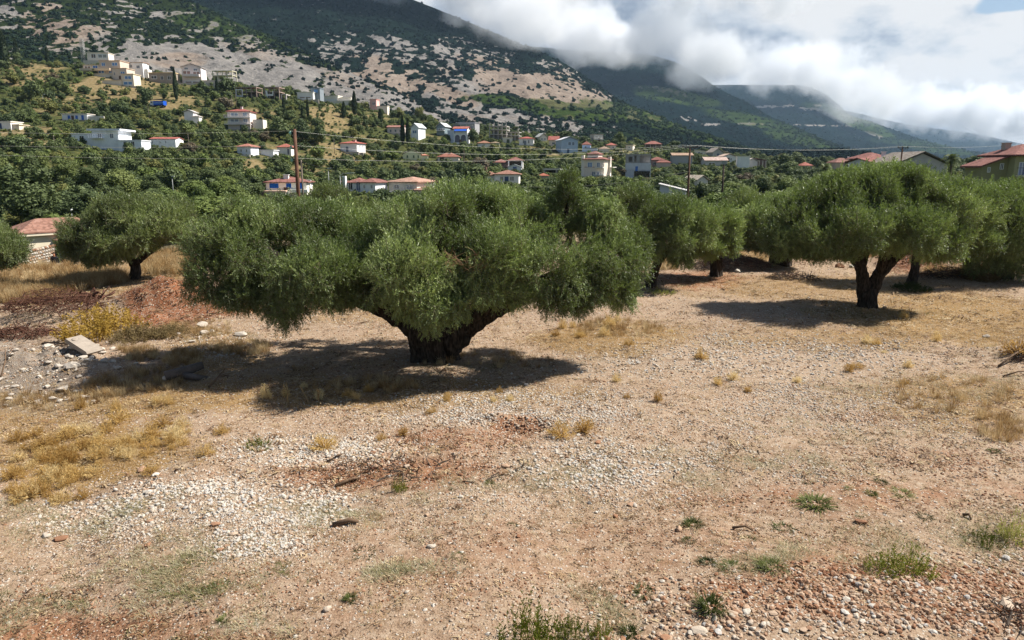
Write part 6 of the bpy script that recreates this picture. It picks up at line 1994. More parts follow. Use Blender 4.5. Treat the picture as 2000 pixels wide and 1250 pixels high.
def grasses():
    # short dry straw lying between the stones
    PS, SC, TI = [], [], []
    for n, y0, y1, sc in [(44000, 5.6, 14, .8), (52000, 14, 26, 1.1), (37000, 26, 46, 1.6)]:
        X, Y, Z, qx, qy = sample_field(n, y0, y1)
        s = zone('straw', qx, qy); g = zone('gravel', qx, qy); e = zone('earth', qx, qy)
        w = np.clip(.16 + .8 * s - .15 * g - .1 * e, .05, 1) * (.15 + .85 * noise_w(X, Y, 1.4, 24.0))
        k = rg.random(n) < w; m = k.sum()
        PS.append(np.stack([X, Y, Z], 1)[k]); SC.append(sc * rg.uniform(.6, 1.5, m)); TI.append(np.clip(rg.normal(.5, .22, m), 0, 1))
    P = np.concatenate(PS); m = len(P)
    scatter('dry_grass', 'straw low', STRAW_LOW, P, np.stack([0 * P[:, 0], 0 * P[:, 0], rg.uniform(0, 6.28, m)], 1), np.concatenate(SC), np.concatenate(TI), seed=4)
    # standing dry grass of the uncut edges
    PS, SC = [], []
    for lst, n in [([(90, 535, 150, 30), (20, 560, 80, 16), (330, 512, 60, 28), (190, 540, 60, 14)], 1500), ([(1420, 496, 150, 16), (1660, 500, 60, 12), (1880, 535, 90, 12), (1300, 520, 40, 10)], 500),
                   ([(470, 680, 60, 14), (270, 690, 40, 14), (100, 760, 130, 16), (300, 735, 60, 18), (380, 645, 80, 16), (360, 700, 40, 16), (210, 745, 50, 14)], 520), ([(1210, 645, 90, 18)], 90), ([(950, 705, 140, 16), (700, 760, 120, 14)], 90), ([(1860, 770, 120, 40), (1960, 830, 60, 30)], 120)]:
        for _ in range(n):
            cx, cy_, rx, ry = lst[rg.integers(len(lst))]
            a, q = rg.uniform(0, 6.28), math.sqrt(rg.random())
            x, y = gpx(cx + rx * q * math.cos(a), cy_ + ry * q * math.sin(a))
            PS.append((x, y, h1(x, y))); SC.append(rg.uniform(.45, 1.1) * (1.25 if cy_ < 570 else .62))
    P = np.array(PS); m = len(P)
    scatter('dry_grass', 'straw tall', STRAW_TALL, P, np.stack([rg.normal(size=m) * .1, rg.normal(size=m) * .1, rg.uniform(0, 6.28, m)], 1), SC, None, seed=5)
    # grey green herbs creeping over the stones
    PS, SC = [], []
    H = [(330, 1040, 120, 30), (150, 985, 110, 22), (60, 960, 70, 24), (790, 1000, 110, 28), (960, 960, 120, 22), (1120, 925, 130, 20), (1300, 905, 160, 26), (1480, 860, 200, 26), (1750, 850, 150, 22), (1850, 770, 150, 30), (1950, 740, 70, 30), (1700, 750, 110, 18),
         (470, 1215, 80, 20), (300, 1090, 90, 18), (220, 1130, 90, 18), (40, 1160, 50, 16), (1760, 1080, 160, 22), (1880, 1060, 100, 22), (640, 1000, 60, 14), (1390, 935, 120, 18), (1580, 905, 110, 16), (300, 985, 70, 14), (1980, 1030, 60, 18), (760, 1120, 60, 10), (1550, 1110, 70, 14), (1150, 1190, 40, 20)]
    for _ in range(5200):
        cx, cy_, rx, ry = H[rg.integers(len(H))]
        x, y = gpx(cx + rx * rg.normal() * 1.1, cy_ + ry * rg.normal() * 1.1)
        if y > 5 and fbm(x / .45, y / .45, 7.0, 3) > .50: PS.append((x, y, h1(x, y))); SC.append(rg.uniform(.6, 1.6) * (1 + max(0, y - 12) * .03))
    P = np.array(PS); m = len(P)
    scatter('herbs', 'herbs', HERBS, P, np.stack([0 * P[:, 0], 0 * P[:, 0], rg.uniform(0, 6.28, m)], 1), SC, None, seed=6)
    # thin green growth in the damp spots
    PS, SC = [], []
    H = [(430, 1120, 70, 14), (400, 1140, 40, 8), (520, 1110, 50, 8), (350, 1080, 60, 10), (90, 1090, 40, 10), (60, 1135, 60, 10), (260, 1230, 70, 10), (90, 575, 120, 10), (980, 715, 120, 12), (850, 740, 160, 16), (1700, 612, 110, 10), (440, 660, 60, 8), (1290, 560, 40, 8), (60, 620, 40, 6)]
    for _ in range(1100):
        cx, cy_, rx, ry = H[rg.integers(len(H))]
        x, y = gpx(cx + rx * rg.normal() * 1.0, cy_ + ry * rg.normal() * 1.0)
        if y > 5 and fbm(x / .4, y / .4, 17.0, 2) > .5: PS.append((x, y, h1(x, y))); SC.append(rg.uniform(.5, 1.2) * (1 + max(0, y - 12) * .05))
    P = np.array(PS); m = len(P)
    scatter('grass', 'greens', GREENS, P, np.stack([0 * P[:, 0], 0 * P[:, 0], rg.uniform(0, 6.28, m)], 1), SC, None, seed=7)


grasses()

M_LITTER = grass_material('bark and straw litter', srgb(74, 52, 38), srgb(150, 116, 84), srgb(226, 202, 160), True, .05)


def litter():
    me_ = []
    for s in range(4):
        r = random.Random(s); v = []; f = []
        for k in range(5):
            a = r.uniform(0, 6.28); c = Vector((r.uniform(-.1, .1), r.uniform(-.1, .1), .012)); L_ = r.uniform(.02, .07); w = r.uniform(.004, .011)
            d = Vector((math.cos(a), math.sin(a), r.uniform(-.1, .25))); sd = Vector((-math.sin(a), math.cos(a), r.uniform(-.4, .4)))
            o = len(v); v += [c - d * L_ - sd * w, c - d * L_ + sd * w, c + Vector((0, 0, .01)) + sd * w * 1.3, c + Vector((0, 0, .01)) - sd * w * 1.3, c + d * L_ + sd * w * .6, c + d * L_ - sd * w * .6]; f += [(o, o+1, o+2, o+3), (o+3, o+2, o+4, o+5)]
        me = bpy.data.meshes.new('litter'); me.from_pydata([tuple(q) for q in v], [], f); me.materials.append(M_LITTER); me.update(); me_.append(me)
    PS, SC, TI = [], [], []
    for n, y0, y1, sc in [(26000, 5.6, 12, .55), (40000, 12, 26, .95), (26000, 26, 44, 1.6)]:
        X, Y, Z, qx, qy = sample_field(n, y0, y1)
        e = zone('earth', qx, qy); s = zone('straw', qx, qy)
        k = rg.random(n) < np.clip(.25 + .5 * e + .35 * s, 0, 1) * (.2 + .8 * noise_w(X, Y, 1.1, 44.0)) * (1 - .6 * zone('track', qx, qy)); m = k.sum()
        PS.append(np.stack([X, Y, Z + .005], 1)[k]); SC.append(sc * rg.uniform(.5, 1.4, m)); TI.append(np.clip(rg.normal(.60, .28, m) - .15 * e[k] + .1 * s[k], 0, 1))
    P = np.concatenate(PS); m = len(P)
    scatter('litter', 'litter', me_, P, np.stack([rg.normal(size=m) * .15, rg.normal(size=m) * .15, rg.uniform(0, 6.28, m)], 1), np.concatenate(SC), np.concatenate(TI), seed=14)


litter()

# ---------------------------------------------------------------- golden weeds, one by one
def weed_mesh(seed, stems=60):
    r = random.Random(seed); v = []; f = []
    for k in range(stems):
        a = r.uniform(0, 6.28); e = math.acos(r.uniform(.12, 1)); L_ = r.uniform(.75, 1.05)
        d = Vector((math.cos(a) * math.sin(e), math.sin(a) * math.sin(e), math.cos(e) * .8))
        tip = d * L_
        for _ in range(2):
            sd = Vector((r.uniform(-1, 1), r.uniform(-1, 1), r.uniform(-1, 1))).normalized() * .018
            o = len(v); m = tip * .5 + Vector((0, 0, .08)); v += [Vector((0, 0, 0)) - sd, sd, m + sd, m - sd, tip + sd * .5, tip - sd * .5]; f += [(o, o+1, o+2, o+3), (o+3, o+2, o+4, o+5)]
        for _ in range(9):
            c = tip * r.uniform(.55, 1.0) + Vector((r.uniform(-1, 1), r.uniform(-1, 1), r.uniform(-1, 1))) * .14
            d2 = (d + Vector((r.uniform(-1, 1), r.uniform(-1, 1), r.uniform(-.3, 1)))).normalized() * .12
            s2 = d2.cross(Vector((r.uniform(-1, 1), r.uniform(-1, 1), r.uniform(-1, 1)))).normalized() * .022
            o = len(v); v += [c, c + d2 * .5 + s2, c + d2, c + d2 * .5 - s2]; f.append((o, o+1, o+2, o+3))
    me = bpy.data.meshes.new('golden_weed'); me.from_pydata([tuple(q) for q in v], [], f); me.materials.append(M_GOLD); me.update()
    return me


WEEDS = [weed_mesh(s) for s in range(5)]


def weed(px, py, wpx, hpx, label, group=None):
    x, y = gpx(px, py); s = math.hypot(y, CAM_H) / F_PX
    o = link('golden_weed', WEEDS[int(rg.integers(5))], None, None, (x, y, h1(x, y) - .02), rg.uniform(0, 6.28))
    o.scale = (wpx * s * .5, wpx * s * .5 * rg.uniform(.85, 1.15), hpx * s * 1.15)
    tag(o, label, 'weed', group)


for px, py, w, h, lab in [
    (635, 876, 66, 36, 'golden dry weed ball alone on white gravel in front of the broad olive'),
    (1096, 862, 62, 38, 'golden dry weed beside the hollow, the lower one of a touching pair'),
    (1142, 848, 52, 40, 'golden dry weed beside the hollow, the upper one of a touching pair'),
    (788, 850, 28, 24, 'small golden weed above the brown earth patch, nearest the white stones'),
    (402, 888, 40, 30, 'golden weed at the edge of the white gravel, last of the weed field'),
    (1765, 622, 20, 22, 'golden weed lit at the edge of the two-stemmed olive shadow'),
    (745, 858, 26, 20, 'pale dry weed between two golden ones near the brown earth'),
    (1370, 705, 34, 28, 'thin golden weed on the pale track below the olive shadow'),
    (842, 808, 28, 16, 'low golden weed just below the shadow of the broad olive'),
    (1985, 700, 60, 40, 'golden weed beside the shaded bank at the edge of the field'),
    (1695, 668, 24, 24, 'golden weed below the two-stemmed olive, the taller of two'),
    (1828, 664, 26, 24, 'golden weed standing alone on the dry grass below the slim olive trunk'),
    (1672, 715, 40, 14, 'flat golden weed on the pale track'),
    (1285, 790, 24, 26, 'golden weed on the pale gravel above the touching pair'),
    (520, 778, 26, 34, 'tall golden weed at the tip of the broad olive shadow'),
    (310, 782, 34, 26, 'golden weed crossing the sunlit edge of the broad olive shadow'),
    (330, 786, 26, 28, 'golden weed half in the shade by the tip of the broad olive shadow'),
    (155, 776, 26, 34, 'upright golden weed in front of the rubble'),
    (225, 790, 26, 30, 'golden weed in front of the fallen log'),
]: weed(px, py, w, h, lab)
for k in range(95):
    c = [(70, 880, 110, 55), (180, 860, 150, 40), (60, 930, 80, 30), (330, 850, 100, 34), (280, 875, 120, 30), (120, 840, 130, 30), (100, 900, 60, 40)][k % 7]
    px, py = c[0] + rg.normal() * c[2] * .55, c[1] + rg.normal() * c[3] * .55
    if px < -30 or py > 985 or px > 440: continue
    big = rg.uniform(20, 50); pos = ('largest ' if big > 42 else 'smallest ' if big < 28 else 'middling ') + ('close to the white gravel' if py > 905 else 'towards the broad olive shadow' if py < 840 else 'in the thick of it')
    weed(px, py, big, big * rg.uniform(.55, .85), pos.split()[0].replace('largest', 'large').replace('smallest', 'small') + ' golden dry weed of the patch beside the white gravel, ' + ' '.join(pos.split()[1:]), 'golden weeds of the patch, ' + pos)
for k in range(34):
    c = [(1200, 655, 100, 20), (1160, 640, 60, 14), (700, 780, 160, 14), (1380, 750, 200, 40), (1700, 700, 200, 60), (900, 780, 160, 12)][k % 6]
    px, py = c[0] + rg.normal() * c[2] * .6, c[1] + rg.normal() * c[3] * .6
    big = rg.uniform(14, 30); pos = 'at the end of the broad olive shadow' if px < 1280 and py < 700 else 'on the pale gravel' if px > 1100 else 'below the broad olive shadow'
    weed(px, py, big, big * rg.uniform(.6, 1.0), 'sparse golden weed ' + pos, 'sparse golden weeds ' + pos)

# ---------------------------------------------------------------- green tufts and low bushes
M_TUFT = grass_material('tuft grass', srgb(70, 82, 40), srgb(112, 126, 64), srgb(164, 168, 106), False, .4)
M_BUSHY = grass_material('feathery bush', srgb(92, 104, 30), srgb(156, 164, 62), srgb(204, 202, 116), False, .45)
TUFTS = [blades_mesh('grass_tuft', M_TUFT, 260, .62, .3, .055, 40 + s, .95, .45, .42, 3) for s in range(3)]


def bushy_mesh(seed, stems=95, full=False):
    r = random.Random(seed); v = []; f = []
    for k in range(stems):
        a = r.uniform(0, 6.28); q = r.random() ** .6 * 1.05; b = Vector((q * math.cos(a), q * math.sin(a), 0)); hgt = (1.0 - .6 * q * q) * (r.uniform(.5, 1.15) if full else r.uniform(.25, 1.25))
        top = b * 1.15 + Vector((r.uniform(-.15, .15), r.uniform(-.15, .15), hgt))
        for j in range(16):
            t = r.uniform(.15, 1); c = b.lerp(top, t); d = Vector((r.uniform(-1, 1), r.uniform(-1, 1), r.uniform(.1, 1.2))).normalized() * r.uniform(.07, .14)
            s2 = d.cross(Vector((r.uniform(-1, 1), r.uniform(-1, 1), r.uniform(-1, 1)))).normalized() * .018
            o = len(v); v += [c, c + d * .5 + s2, c + d, c + d * .5 - s2]; f.append((o, o+1, o+2, o+3))
        o = len(v); v += [b + Vector((.01, 0, 0)), b - Vector((.01, 0, 0)), top]; f.append((o, o+1, o+2))
    me = bpy.data.meshes.new('low_bush'); me.from_pydata([tuple(q) for q in v], [], f); me.materials.append(M_BUSHY); me.update()
    return me


BUSHY = [bushy_mesh(s) for s in range(3)]
SHRUBBY = [bushy_mesh(10 + s, 210, True) for s in range(3)]


def low_bush(px, py, wpx, hpx, label, mesh=None, mat=None, name='low_bush', cat='bush', z=0, group=None):
    x, y = gpx(px, py); s = math.hypot(y, CAM_H) / F_PX
    o = link(name, mesh or (SHRUBBY if name == 'shrub' else BUSHY)[int(rg.integers(3))], None, None, (x, y, h1(x, y) - .02 + z), rg.uniform(0, 6.28))
    o.scale = (wpx * s * .5, wpx * s * .45, hpx * s)
    if mat:
        o.material_slots[0].link = 'OBJECT'; o.material_slots[0].material = mat
    return tag(o, label, cat, group)


low_bush(1035, 1262, 120, 90, 'bright green feathery bush at the near edge of the field')
low_bush(1120, 1250, 80, 44, 'lower bright green bush grown into the taller feathery one')
low_bush(1175, 1244, 44, 40, 'small green sprout between the feathery bush and the stones')
low_bush(1770, 1128, 90, 56, 'green feathery bush on the edge of the stony brown earth')
low_bush(1722, 1132, 70, 34, 'low dull green bush touching the feathery one on the stony edge')
low_bush(1925, 1058, 70, 32, 'dark green bush on the stony edge beyond the feathery one')
low_bush(1985, 1050, 60, 60, 'dark dry bush standing upright at the edge of the field')
low_bush(505, 868, 56, 20, 'lone green bush between the golden weeds and the white gravel')
low_bush(780, 960, 30, 30, 'thin dark green shoot on the brown earth')
low_bush(1290, 572, 60, 12, 'green growth at the foot of the leaning olive trunk')
M_GOLDB = grass_material('golden shrub', srgb(150, 120, 50), srgb(214, 178, 86), srgb(238, 210, 130), False, .4)
M_RUST = grass_material('dead brushwood', srgb(70, 42, 32), srgb(128, 82, 62), srgb(170, 124, 96), False, .1)
M_DRY = grass_material('dry shrub', srgb(140, 120, 80), srgb(170, 152, 108), srgb(206, 190, 148), False)
low_bush(200, 645, 150, 60, 'golden yellow shrub in front of the reddish cuttings', mat=M_GOLDB, name='shrub', cat='shrub')
low_bush(270, 662, 90, 34, 'duller yellow shrub trailing from the golden one towards the red earth', mat=M_DRY, name='shrub', cat='shrub')
low_bush(330, 655, 70, 24, 'straw coloured shrub at the foot of the red earth heap', mat=M_DRY, name='shrub', cat='shrub')
low_bush(1690, 500, 30, 26, 'yellowish round bush seen between the olive trunks', mat=M_GOLDB, name='shrub', cat='shrub')
low_bush(1905, 548, 80, 30, 'pale yellow green bush in front of the dark olive', mat=M_DRY, name='shrub', cat='shrub')
low_bush(1780, 566, 70, 16, 'low dark growth around the slim olive trunk', mat=M_TUFT, name='shrub', cat='shrub')

for k, (px, py, w, h) in enumerate([(1000, 1035, 30, 9), (1132, 1022, 22, 8), (712, 1078, 56, 10), (895, 1095, 32, 9), (1352, 1032, 48, 20), (1345, 1065, 32, 13), (1380, 1108, 40, 17), (1258, 1158, 50, 16), (1590, 990, 78, 24), (1530, 1032, 50, 12), (1460, 1058, 36, 10), (1505, 1125, 60, 24),
                         (1720, 950, 34, 12), (1760, 972, 50, 12), (1700, 975, 30, 14), (1805, 1015, 36, 10), (1385, 1200, 66, 40), (1230, 1232, 44, 30), (685, 1172, 34, 22), (440, 1195, 34, 18), (1940, 880, 30, 12), (1680, 1012, 26, 8), (1575, 948, 20, 8), (955, 950, 22, 14), (885, 965, 18, 8), (1290, 1100, 16, 8), (1240, 1075, 14, 7), (610, 1135, 30, 8), (1660, 965, 26, 8), (1430, 1120, 60, 14)]):
    near_ = 'on the stony brown earth' if py > 1120 and px > 1150 else 'on the reddish track' if py > 1000 and px > 850 else 'beyond the track, towards the pale gravel' if px > 1300 else 'beside the white gravel'
    sz = 'wide' if w >= 48 else 'small' if w < 26 else 'middling'
    low_bush(px, py, w * 1.3, h * 1.35, '%s green grass tuft %s' % (sz, near_), TUFTS[k % 3], None, 'grass_tuft', 'grass tuft', 0, 'green grass tufts, %s, %s' % (sz, near_))
# ---------------------------------------------------------------- stones big enough to pick out
M_ROCK = stone_material('field stone', False)
ROCKS = stone_meshes(7, M_ROCK, 60, 2)


M_RUBBLE = plain('broken limestone and concrete', srgb(222, 210, 194), .22, 7, .95, .5)


def stone(px, py, wpx, label, hk=.75, group=None, sink=.25, name='stone', mat=None):
    x, y = gpx(px, py); s = math.hypot(y, CAM_H) / F_PX; w = wpx * s * .5
    o = link(name, ROCKS[int(rg.integers(7))], None, None, (x, y, h1(x, y) + w * hk * (.6 - sink)), rg.uniform(0, 6.28))
    o.scale = (w, w * rg.uniform(.7, 1.0), w * hk * 1.2)
    if mat:
        o.material_slots[0].link = 'OBJECT'; o.material_slots[0].material = mat
    return tag(o, label, 'stone', group)


for px, py, w, lab in [(255, 692, 18, 'white squared boulder alone beside the rubble'), (1364, 1240, 26, 'pale upright stone at the near edge of the stony earth'), (1457, 1212, 22, 'pale stone near the dark green tuft on the stony earth'),
                       (1425, 1230, 16, 'grey stone between the two palest ones of the stony earth'), (1660, 1150, 16, 'white stone standing out of the stony earth'), (1765, 1162, 18, 'pale stone on the stony earth below the feathery bush'), (1680, 1026, 20, 'white flat stone on the reddish track'),
                       (1325, 1043, 22, 'tan stone beside a green tuft on the track'), (1965, 1195, 34, 'orange brown stone on the stony earth at the edge'), (1965, 1090, 22, 'pale flat stone beyond the feathery bush'), (1926, 655, 16, 'white stone on the dry grass near the edge of the field'), (1728, 600, 11, 'white stone in the shadow of the two-stemmed olive'),
                       (1022, 747, 9, 'pair of white stones below the broad olive shadow, first one'), (1028, 751, 9, 'pair of white stones below the broad olive shadow, second one'), (915, 730, 9, 'pale stone inside the broad olive shadow near the trunk'), (1498, 486, 16, 'pale grey boulder on the brush heap beside the thick black trunk'), (1440, 533, 16, 'dark grey boulder at the foot of the brush heap'),
                       (1502, 500, 22, 'orange lit stone against the thick black trunk'), (85, 1010, 20, 'round tan stone beside the grey herbs'), (115, 1015, 22, 'brown stone next to the round tan one'), (1670, 522, 20, 'pale boulder seen between the olive trunks'), (1640, 524, 22, 'long pinkish boulder seen between the olive trunks'), (275, 908, 20, 'dark brown clod on the white gravel'), (735, 915, 18, 'orange stone on the brown earth, first of two'), (795, 920, 14, 'orange stone on the brown earth, second of two'),
                       (1908, 552, 9, 'white stone at the rim of the dry grass by the dark olive'), (640, 1190, 18, 'white chip near the bottom of the reddish track'), (795, 1165, 12, 'pale stone on the reddish track by a herb streak')]:
    stone(px, py, w, lab)
for px, py, w in [(95, 690, 30), (85, 702, 18), (150, 690, 36), (40, 740, 14), (115, 715, 22), (140, 720, 34), (165, 735, 26), (120, 742, 26), (175, 715, 20), (205, 715, 22), (220, 712, 18), (60, 665, 20), (110, 672, 18), (75, 725, 16), (190, 745, 22), (100, 755, 22), (230, 725, 16), (160, 755, 20), (45, 715, 14), (130, 655, 14), (200, 690, 14), (290, 690, 12), (275, 700, 10), (240, 735, 16), (70, 757, 18), (20, 750, 16), (135, 700, 18), (180, 765, 14), (215, 735, 12), (90, 738, 16), (395, 640, 30), (415, 652, 20), (400, 655, 24), (470, 655, 26), (375, 668, 14), (350, 655, 12)]:
    grp = 'far side, by the golden shrub' if py < 680 else 'low on the heap' if py > 735 else 'on the crest of the heap'
    if px > 320: grp = 'pale heap at the foot of the red earth'
    stone(px, py, w * .9, 'pale broken block of the rubble, ' + grp, .7, 'rubble blocks, ' + grp, .15, 'rubble_block', M_RUBBLE)
for k in range(80):
    px, py = 110 + rg.normal() * 75, 718 + rg.normal() * 26
    if not (640 < py < 775 and -10 < px < 270): continue
    grp = 'far side, by the golden shrub' if py < 690 else 'low on the heap' if py > 735 else 'on the crest of the heap'
    stone(px, py, rg.uniform(7, 16), 'small pale fragment of the rubble, ' + grp, .7, 'rubble fragments, ' + grp, .15, 'rubble_fragment', M_RUBBLE)
for k in range(110):
    if k < 70: px, py = rg.uniform(1150, 2040), rg.uniform(1120, 1255)
    else: px, py = rg.uniform(60, 1250), rg.uniform(850, 1080)
    if k < 70 and py < 1250 - (px - 1150) * .16: py = 1250 - (px - 1150) * .16 * rg.random()
    w = rg.uniform(9, 17)
    sz_ = 'larger' if w > 14 else 'middling' if w > 11.5 else 'smaller'
    pos = ('on the stony brown earth, ' + ('towards the edge' if px > 1700 else 'near the dark tuft' if px < 1500 else 'below the feathery bush')) if k < 70 else ('in the white gravel' if px < 620 else 'on the brown earth below the hollow')
    stone(px, py, w, sz_ + ' rounded pale stone ' + pos, .7, sz_ + ' loose stones ' + pos)

# concrete slab, log, sticks
M_CONC = plain('old concrete', srgb(200, 186, 170), .2, 4, .95, .4, .1, .2)
x, y = gpx(168, 695)
s = empty('concrete_slab', (x, y, h1(x, y) + .24), R(-36)); tag(s, 'broken concrete slab lying tilted on the rubble', 'slab'); s.rotation_euler = (R(4), R(13), R(-32)); s.scale = (.92, .92, .92)
mb = MB().prism([(-.62, -.07), (.52, -.10), (.66, .02), (.60, .08), (-.60, .09), (-.68, .0)], -.28, .22); mb.build('slab_body', M_CONC, s)
q = link('mortar_lump', ROCKS[1], None, s, (-.4, -.1, .10)); q.scale = (.12, .10, .04); q.material_slots[0].link = 'OBJECT'; q.material_slots[0].material = M_CONC

M_LOG = plain('weathered log', raw(96, 88, 82), .35, 5, .95, .8)
x, y = gpx(322, 738)
lg = empty('log', (x, y, h1(x, y) + .14)); tag(lg, 'weathered grey log with a stub, half in the olive shadow', 'log')
MB().tube([(0, 0, .08), (.28, .18, .13), (.58, .42, .17), (.78, .6, .22)], [.13, .12, .12, .10], 10, rough=.2, seed=2).build('log_body', M_LOG, lg, True)
MB().tube([(.35, .22, .05), (.75, .10, .02), (1.1, .12, -.02)], [.09, .08, .05], 8, rough=.2, seed=3).build('branch_stub', M_LOG, lg, True)
link('pale_end', ROCKS[2], None, lg, (.0, -.03, .03)).scale = (.10, .06, .12)
M_STICK = plain('dead stick', raw(104, 84, 66), .3, 6, .95)


def stick(px, py, px2, py2, lift, rad, label, name='stick'):
    a, b = gpx(px, py), gpx(px2, py2)
    o = empty(name, (a[0], a[1], h1(*a))); tag(o, label, 'stick')
    d = Vector((b[0] - a[0], b[1] - a[1], h1(*b) - h1(*a)))
    MB().tube([(0, 0, .03), d * .5 + Vector((.05, .04, .05 + lift * .6)), d + Vector((0, 0, lift))], [rad, rad * .85, rad * .5], 7, rough=.15, seed=int(px)).build('branch', M_STICK, o, True)
    c = d * .5 + Vector((.05, .04, .05 + lift * .6))
    if lift > .1: MB().tube([c, c + Vector((.18, .1, .16 + lift * .3))], [rad * .5, rad * .25], 5).build('twig', M_STICK, o)


stick(22, 596, 66, 608, .12, .035, 'long bare stick lying in front of the reddish cuttings')
stick(408, 755, 432, 742, .18, .03, 'short forked stick standing up at the tip of the olive shadow')
stick(650, 1022, 700, 1020, .05, .05, 'thick dark stick on the white gravel')
stick(655, 945, 705, 930, .04, .035, 'dark bark strip on the brown earth, the longer one')
stick(640, 905, 668, 893, .04, .03, 'dark bark strip on the brown earth beside the golden weed ball')
stick(1430, 1038, 1470, 1040, .02, .022, 'thin brown stick on the reddish track')
stick(1880, 1012, 1896, 1018, .02, .03, 'short dark stick near the edge of the track')
stick(1950, 715, 2000, 700, .22, .03, 'dark branch under the shaded bank at the edge')
stick(1960, 730, 2010, 728, .10, .025, 'thinner dark branch in front of the shaded bank')
stick(120, 700, 150, 676, .2, .03, 'grey branch leaning on the rubble by the slab')
stick(80, 652, 130, 664, .1, .03, 'dark plank like branch along the back of the rubble')
stick(178, 700, 120, 722, .04, .035, 'dark root lying across the rubble below the slab')
stick(0, 725, 14, 708, .3, .02, 'thin pale stick poking up at the edge of the rubble')
for k, (px, py, hp) in enumerate([(605, 790, 38), (622, 790, 32), (557, 792, 46), (563, 792, 28)]):
    x, y = gpx(px, py); s = math.hypot(y, CAM_H) / F_PX
    o = empty('dead_stalk', (x, y, h1(x, y))); tag(o, ['pale dead stalk at the front of the broad shadow, leaning one of a close pair', 'pale dead stalk at the front of the broad shadow, upright one of a close pair', 'tall yellow flower stalk at the tip of the broad shadow', 'short yellow stalk beside the tall flower stalk'][k], 'stalk')
    MB().tube([(0, 0, 0), ((-.12, .02, .08, .0)[k], 0, hp * s * .6), ((-.22, .06, .05, .02)[k], 0, hp * s)], [.012, .009, .005], 5).build('stem', plain('pale stalk', srgb(160, 138, 100), .2, 6), o)
    mb = MB()
    for j in range(7):
        z = hp * s * (.35 + .09 * j); mb.box(-.012 - .2 * (.35 + .09 * j) * (k == 0), .012 - .2 * (.35 + .09 * j) * (k == 0), -.012, .012, z, z + .028)
    mb.build('seed_heads', plain('seed heads', srgb(170, 146, 100), .2, 6), o)['kind'] = 'stuff'


def brush(px, py, w, d, h, n, label, mat, seed, lenk=1.0, rad=.012):
    x, y = gpx(px, py); r = random.Random(seed)
    o = empty('brush_heap', (x, y, h1(x, y))); tag(o, label, 'brush heap')
    mb = MB()
    for k in range(n):
        a = r.uniform(0, 6.28); q = math.sqrt(r.random()); z = h * (1 - q * q) * r.uniform(.1, 1)
        c = Vector((w * q * math.cos(a), d * q * math.sin(a), z + .03))
        v = Vector((r.gauss(0, 1), r.gauss(0, .7), r.gauss(0, .38))).normalized() * r.uniform(.25, .8) * lenk
        mid = c + Vector((r.uniform(-.08, .08), r.uniform(-.08, .08), r.uniform(-.02, .1)))
        mb.tube([c - v * .5, mid, c + v * .5], [rad * r.uniform(.6, 1.6), rad, rad * .4], 4, False)
    b = mb.build('branches', mat, o); b['kind'] = 'stuff'
    s = scatter('leaves', 'dead leaves', DEAD, [(w * q * math.cos(a), d * q * math.sin(a), h * (1 - q * q) * t) for q, a, t in [(math.sqrt(r.random()), r.uniform(0, 6.28), r.uniform(.3, 1.05)) for _ in range(n)]],
                np.random.default_rng(seed).uniform(0, 6.28, (n, 3)), np.random.default_rng(seed).uniform(.5, 1.1, n), None, o)
    return o


M_DEAD = leaf_material('dead leaves', srgb(126, 82, 64), srgb(150, 112, 88), .45, .1)
DEAD = [sprig_mesh('dead sprig', M_DEAD, .32, 14, .07, .02, 70 + s) for s in range(3)]
M_BRUSHR = plain('reddish brushwood', srgb(120, 84, 68), .35, 6, .95)
M_BRUSHG = plain('grey brushwood', srgb(110, 96, 84), .35, 6, .95)
brush(105, 612, 1.9, 1.2, .75, 420, 'heap of reddish brown olive cuttings behind the rubble', M_BRUSHR, 1)
brush(50, 640, 1.3, .6, .35, 200, 'lower reddish cuttings spilling from the heap towards the rubble', M_BRUSHR, 2)
brush(178, 592, 1.0, .5, .55, 60, 'bundle of thick brown branches leaning on the cuttings heap', M_BRUSHR, 3, 1.6, .035)
brush(1425, 528, 2.4, 1.0, .75, 420, 'dark brush heap with stones beside the thick black trunk', M_BRUSHG, 4)
brush(1545, 548, 1.3, .6, .35, 160, 'small dark brush heap spilled towards the track', M_BRUSHG, 5)
brush(1850, 545, 1.6, .9, .5, 240, 'grey brown brush heap behind the slim olive trunk', M_BRUSHG, 6)
brush(1800, 520, 2.4, 1.1, .5, 260, 'reddish brush on the earth bank behind the slim olive trunk', M_BRUSHR, 7)
brush(2010, 705, .6, .4, .2, 40, 'tangle of dark twigs on the shaded bank at the edge', M_BRUSHG, 8)
brush(830, 925, 1.8, .6, .02, 34, 'scattered dark bark and twigs on the brown earth', M_BRUSHG, 9, .5, .012)
brush(1985, 1215, .35, .3, .14, 22, 'small grey thorn twigs at the edge of the stony earth', M_BRUSHG, 10, .8, .008)

# ---------------------------------------------------------------- stone wall, person, fence by the cream bungalow
def stone_wall(pxs, Y, z0, hgt, label):
    a, b = at(pxs[0], 500, Y[0]), at(pxs[1], 500, Y[1]); a.z = b.z = z0
    d = b - a; L_ = d.length; ang = math.atan2(d.y, d.x)
    o = empty('stone_wall', (a.x, a.y, z0), ang); tag(o, label, 'wall')
    MB().box(0, L_, .06, .44, -1.0, hgt - .06).build('core', plain('wall mortar', srgb(150, 134, 116), .2, 5), o)
    r = random.Random(int(pxs[0])); meshes = stone_meshes(5, M_WALLSTONE, 90)
    z = 0; n = 0
    while z < hgt - .05:
        hh = r.uniform(.16, .26); x = -r.uniform(0, .2)
        while x < L_:
            w = r.uniform(.22, .48)
            if n < 290:
                q = link('stone', meshes[r.randrange(5)], None, o, (x + w / 2, .10, z + hh / 2), 0); q.scale = (w * .50, .16, hh * .72); n += 1
            x += w
        z += hh
    return o


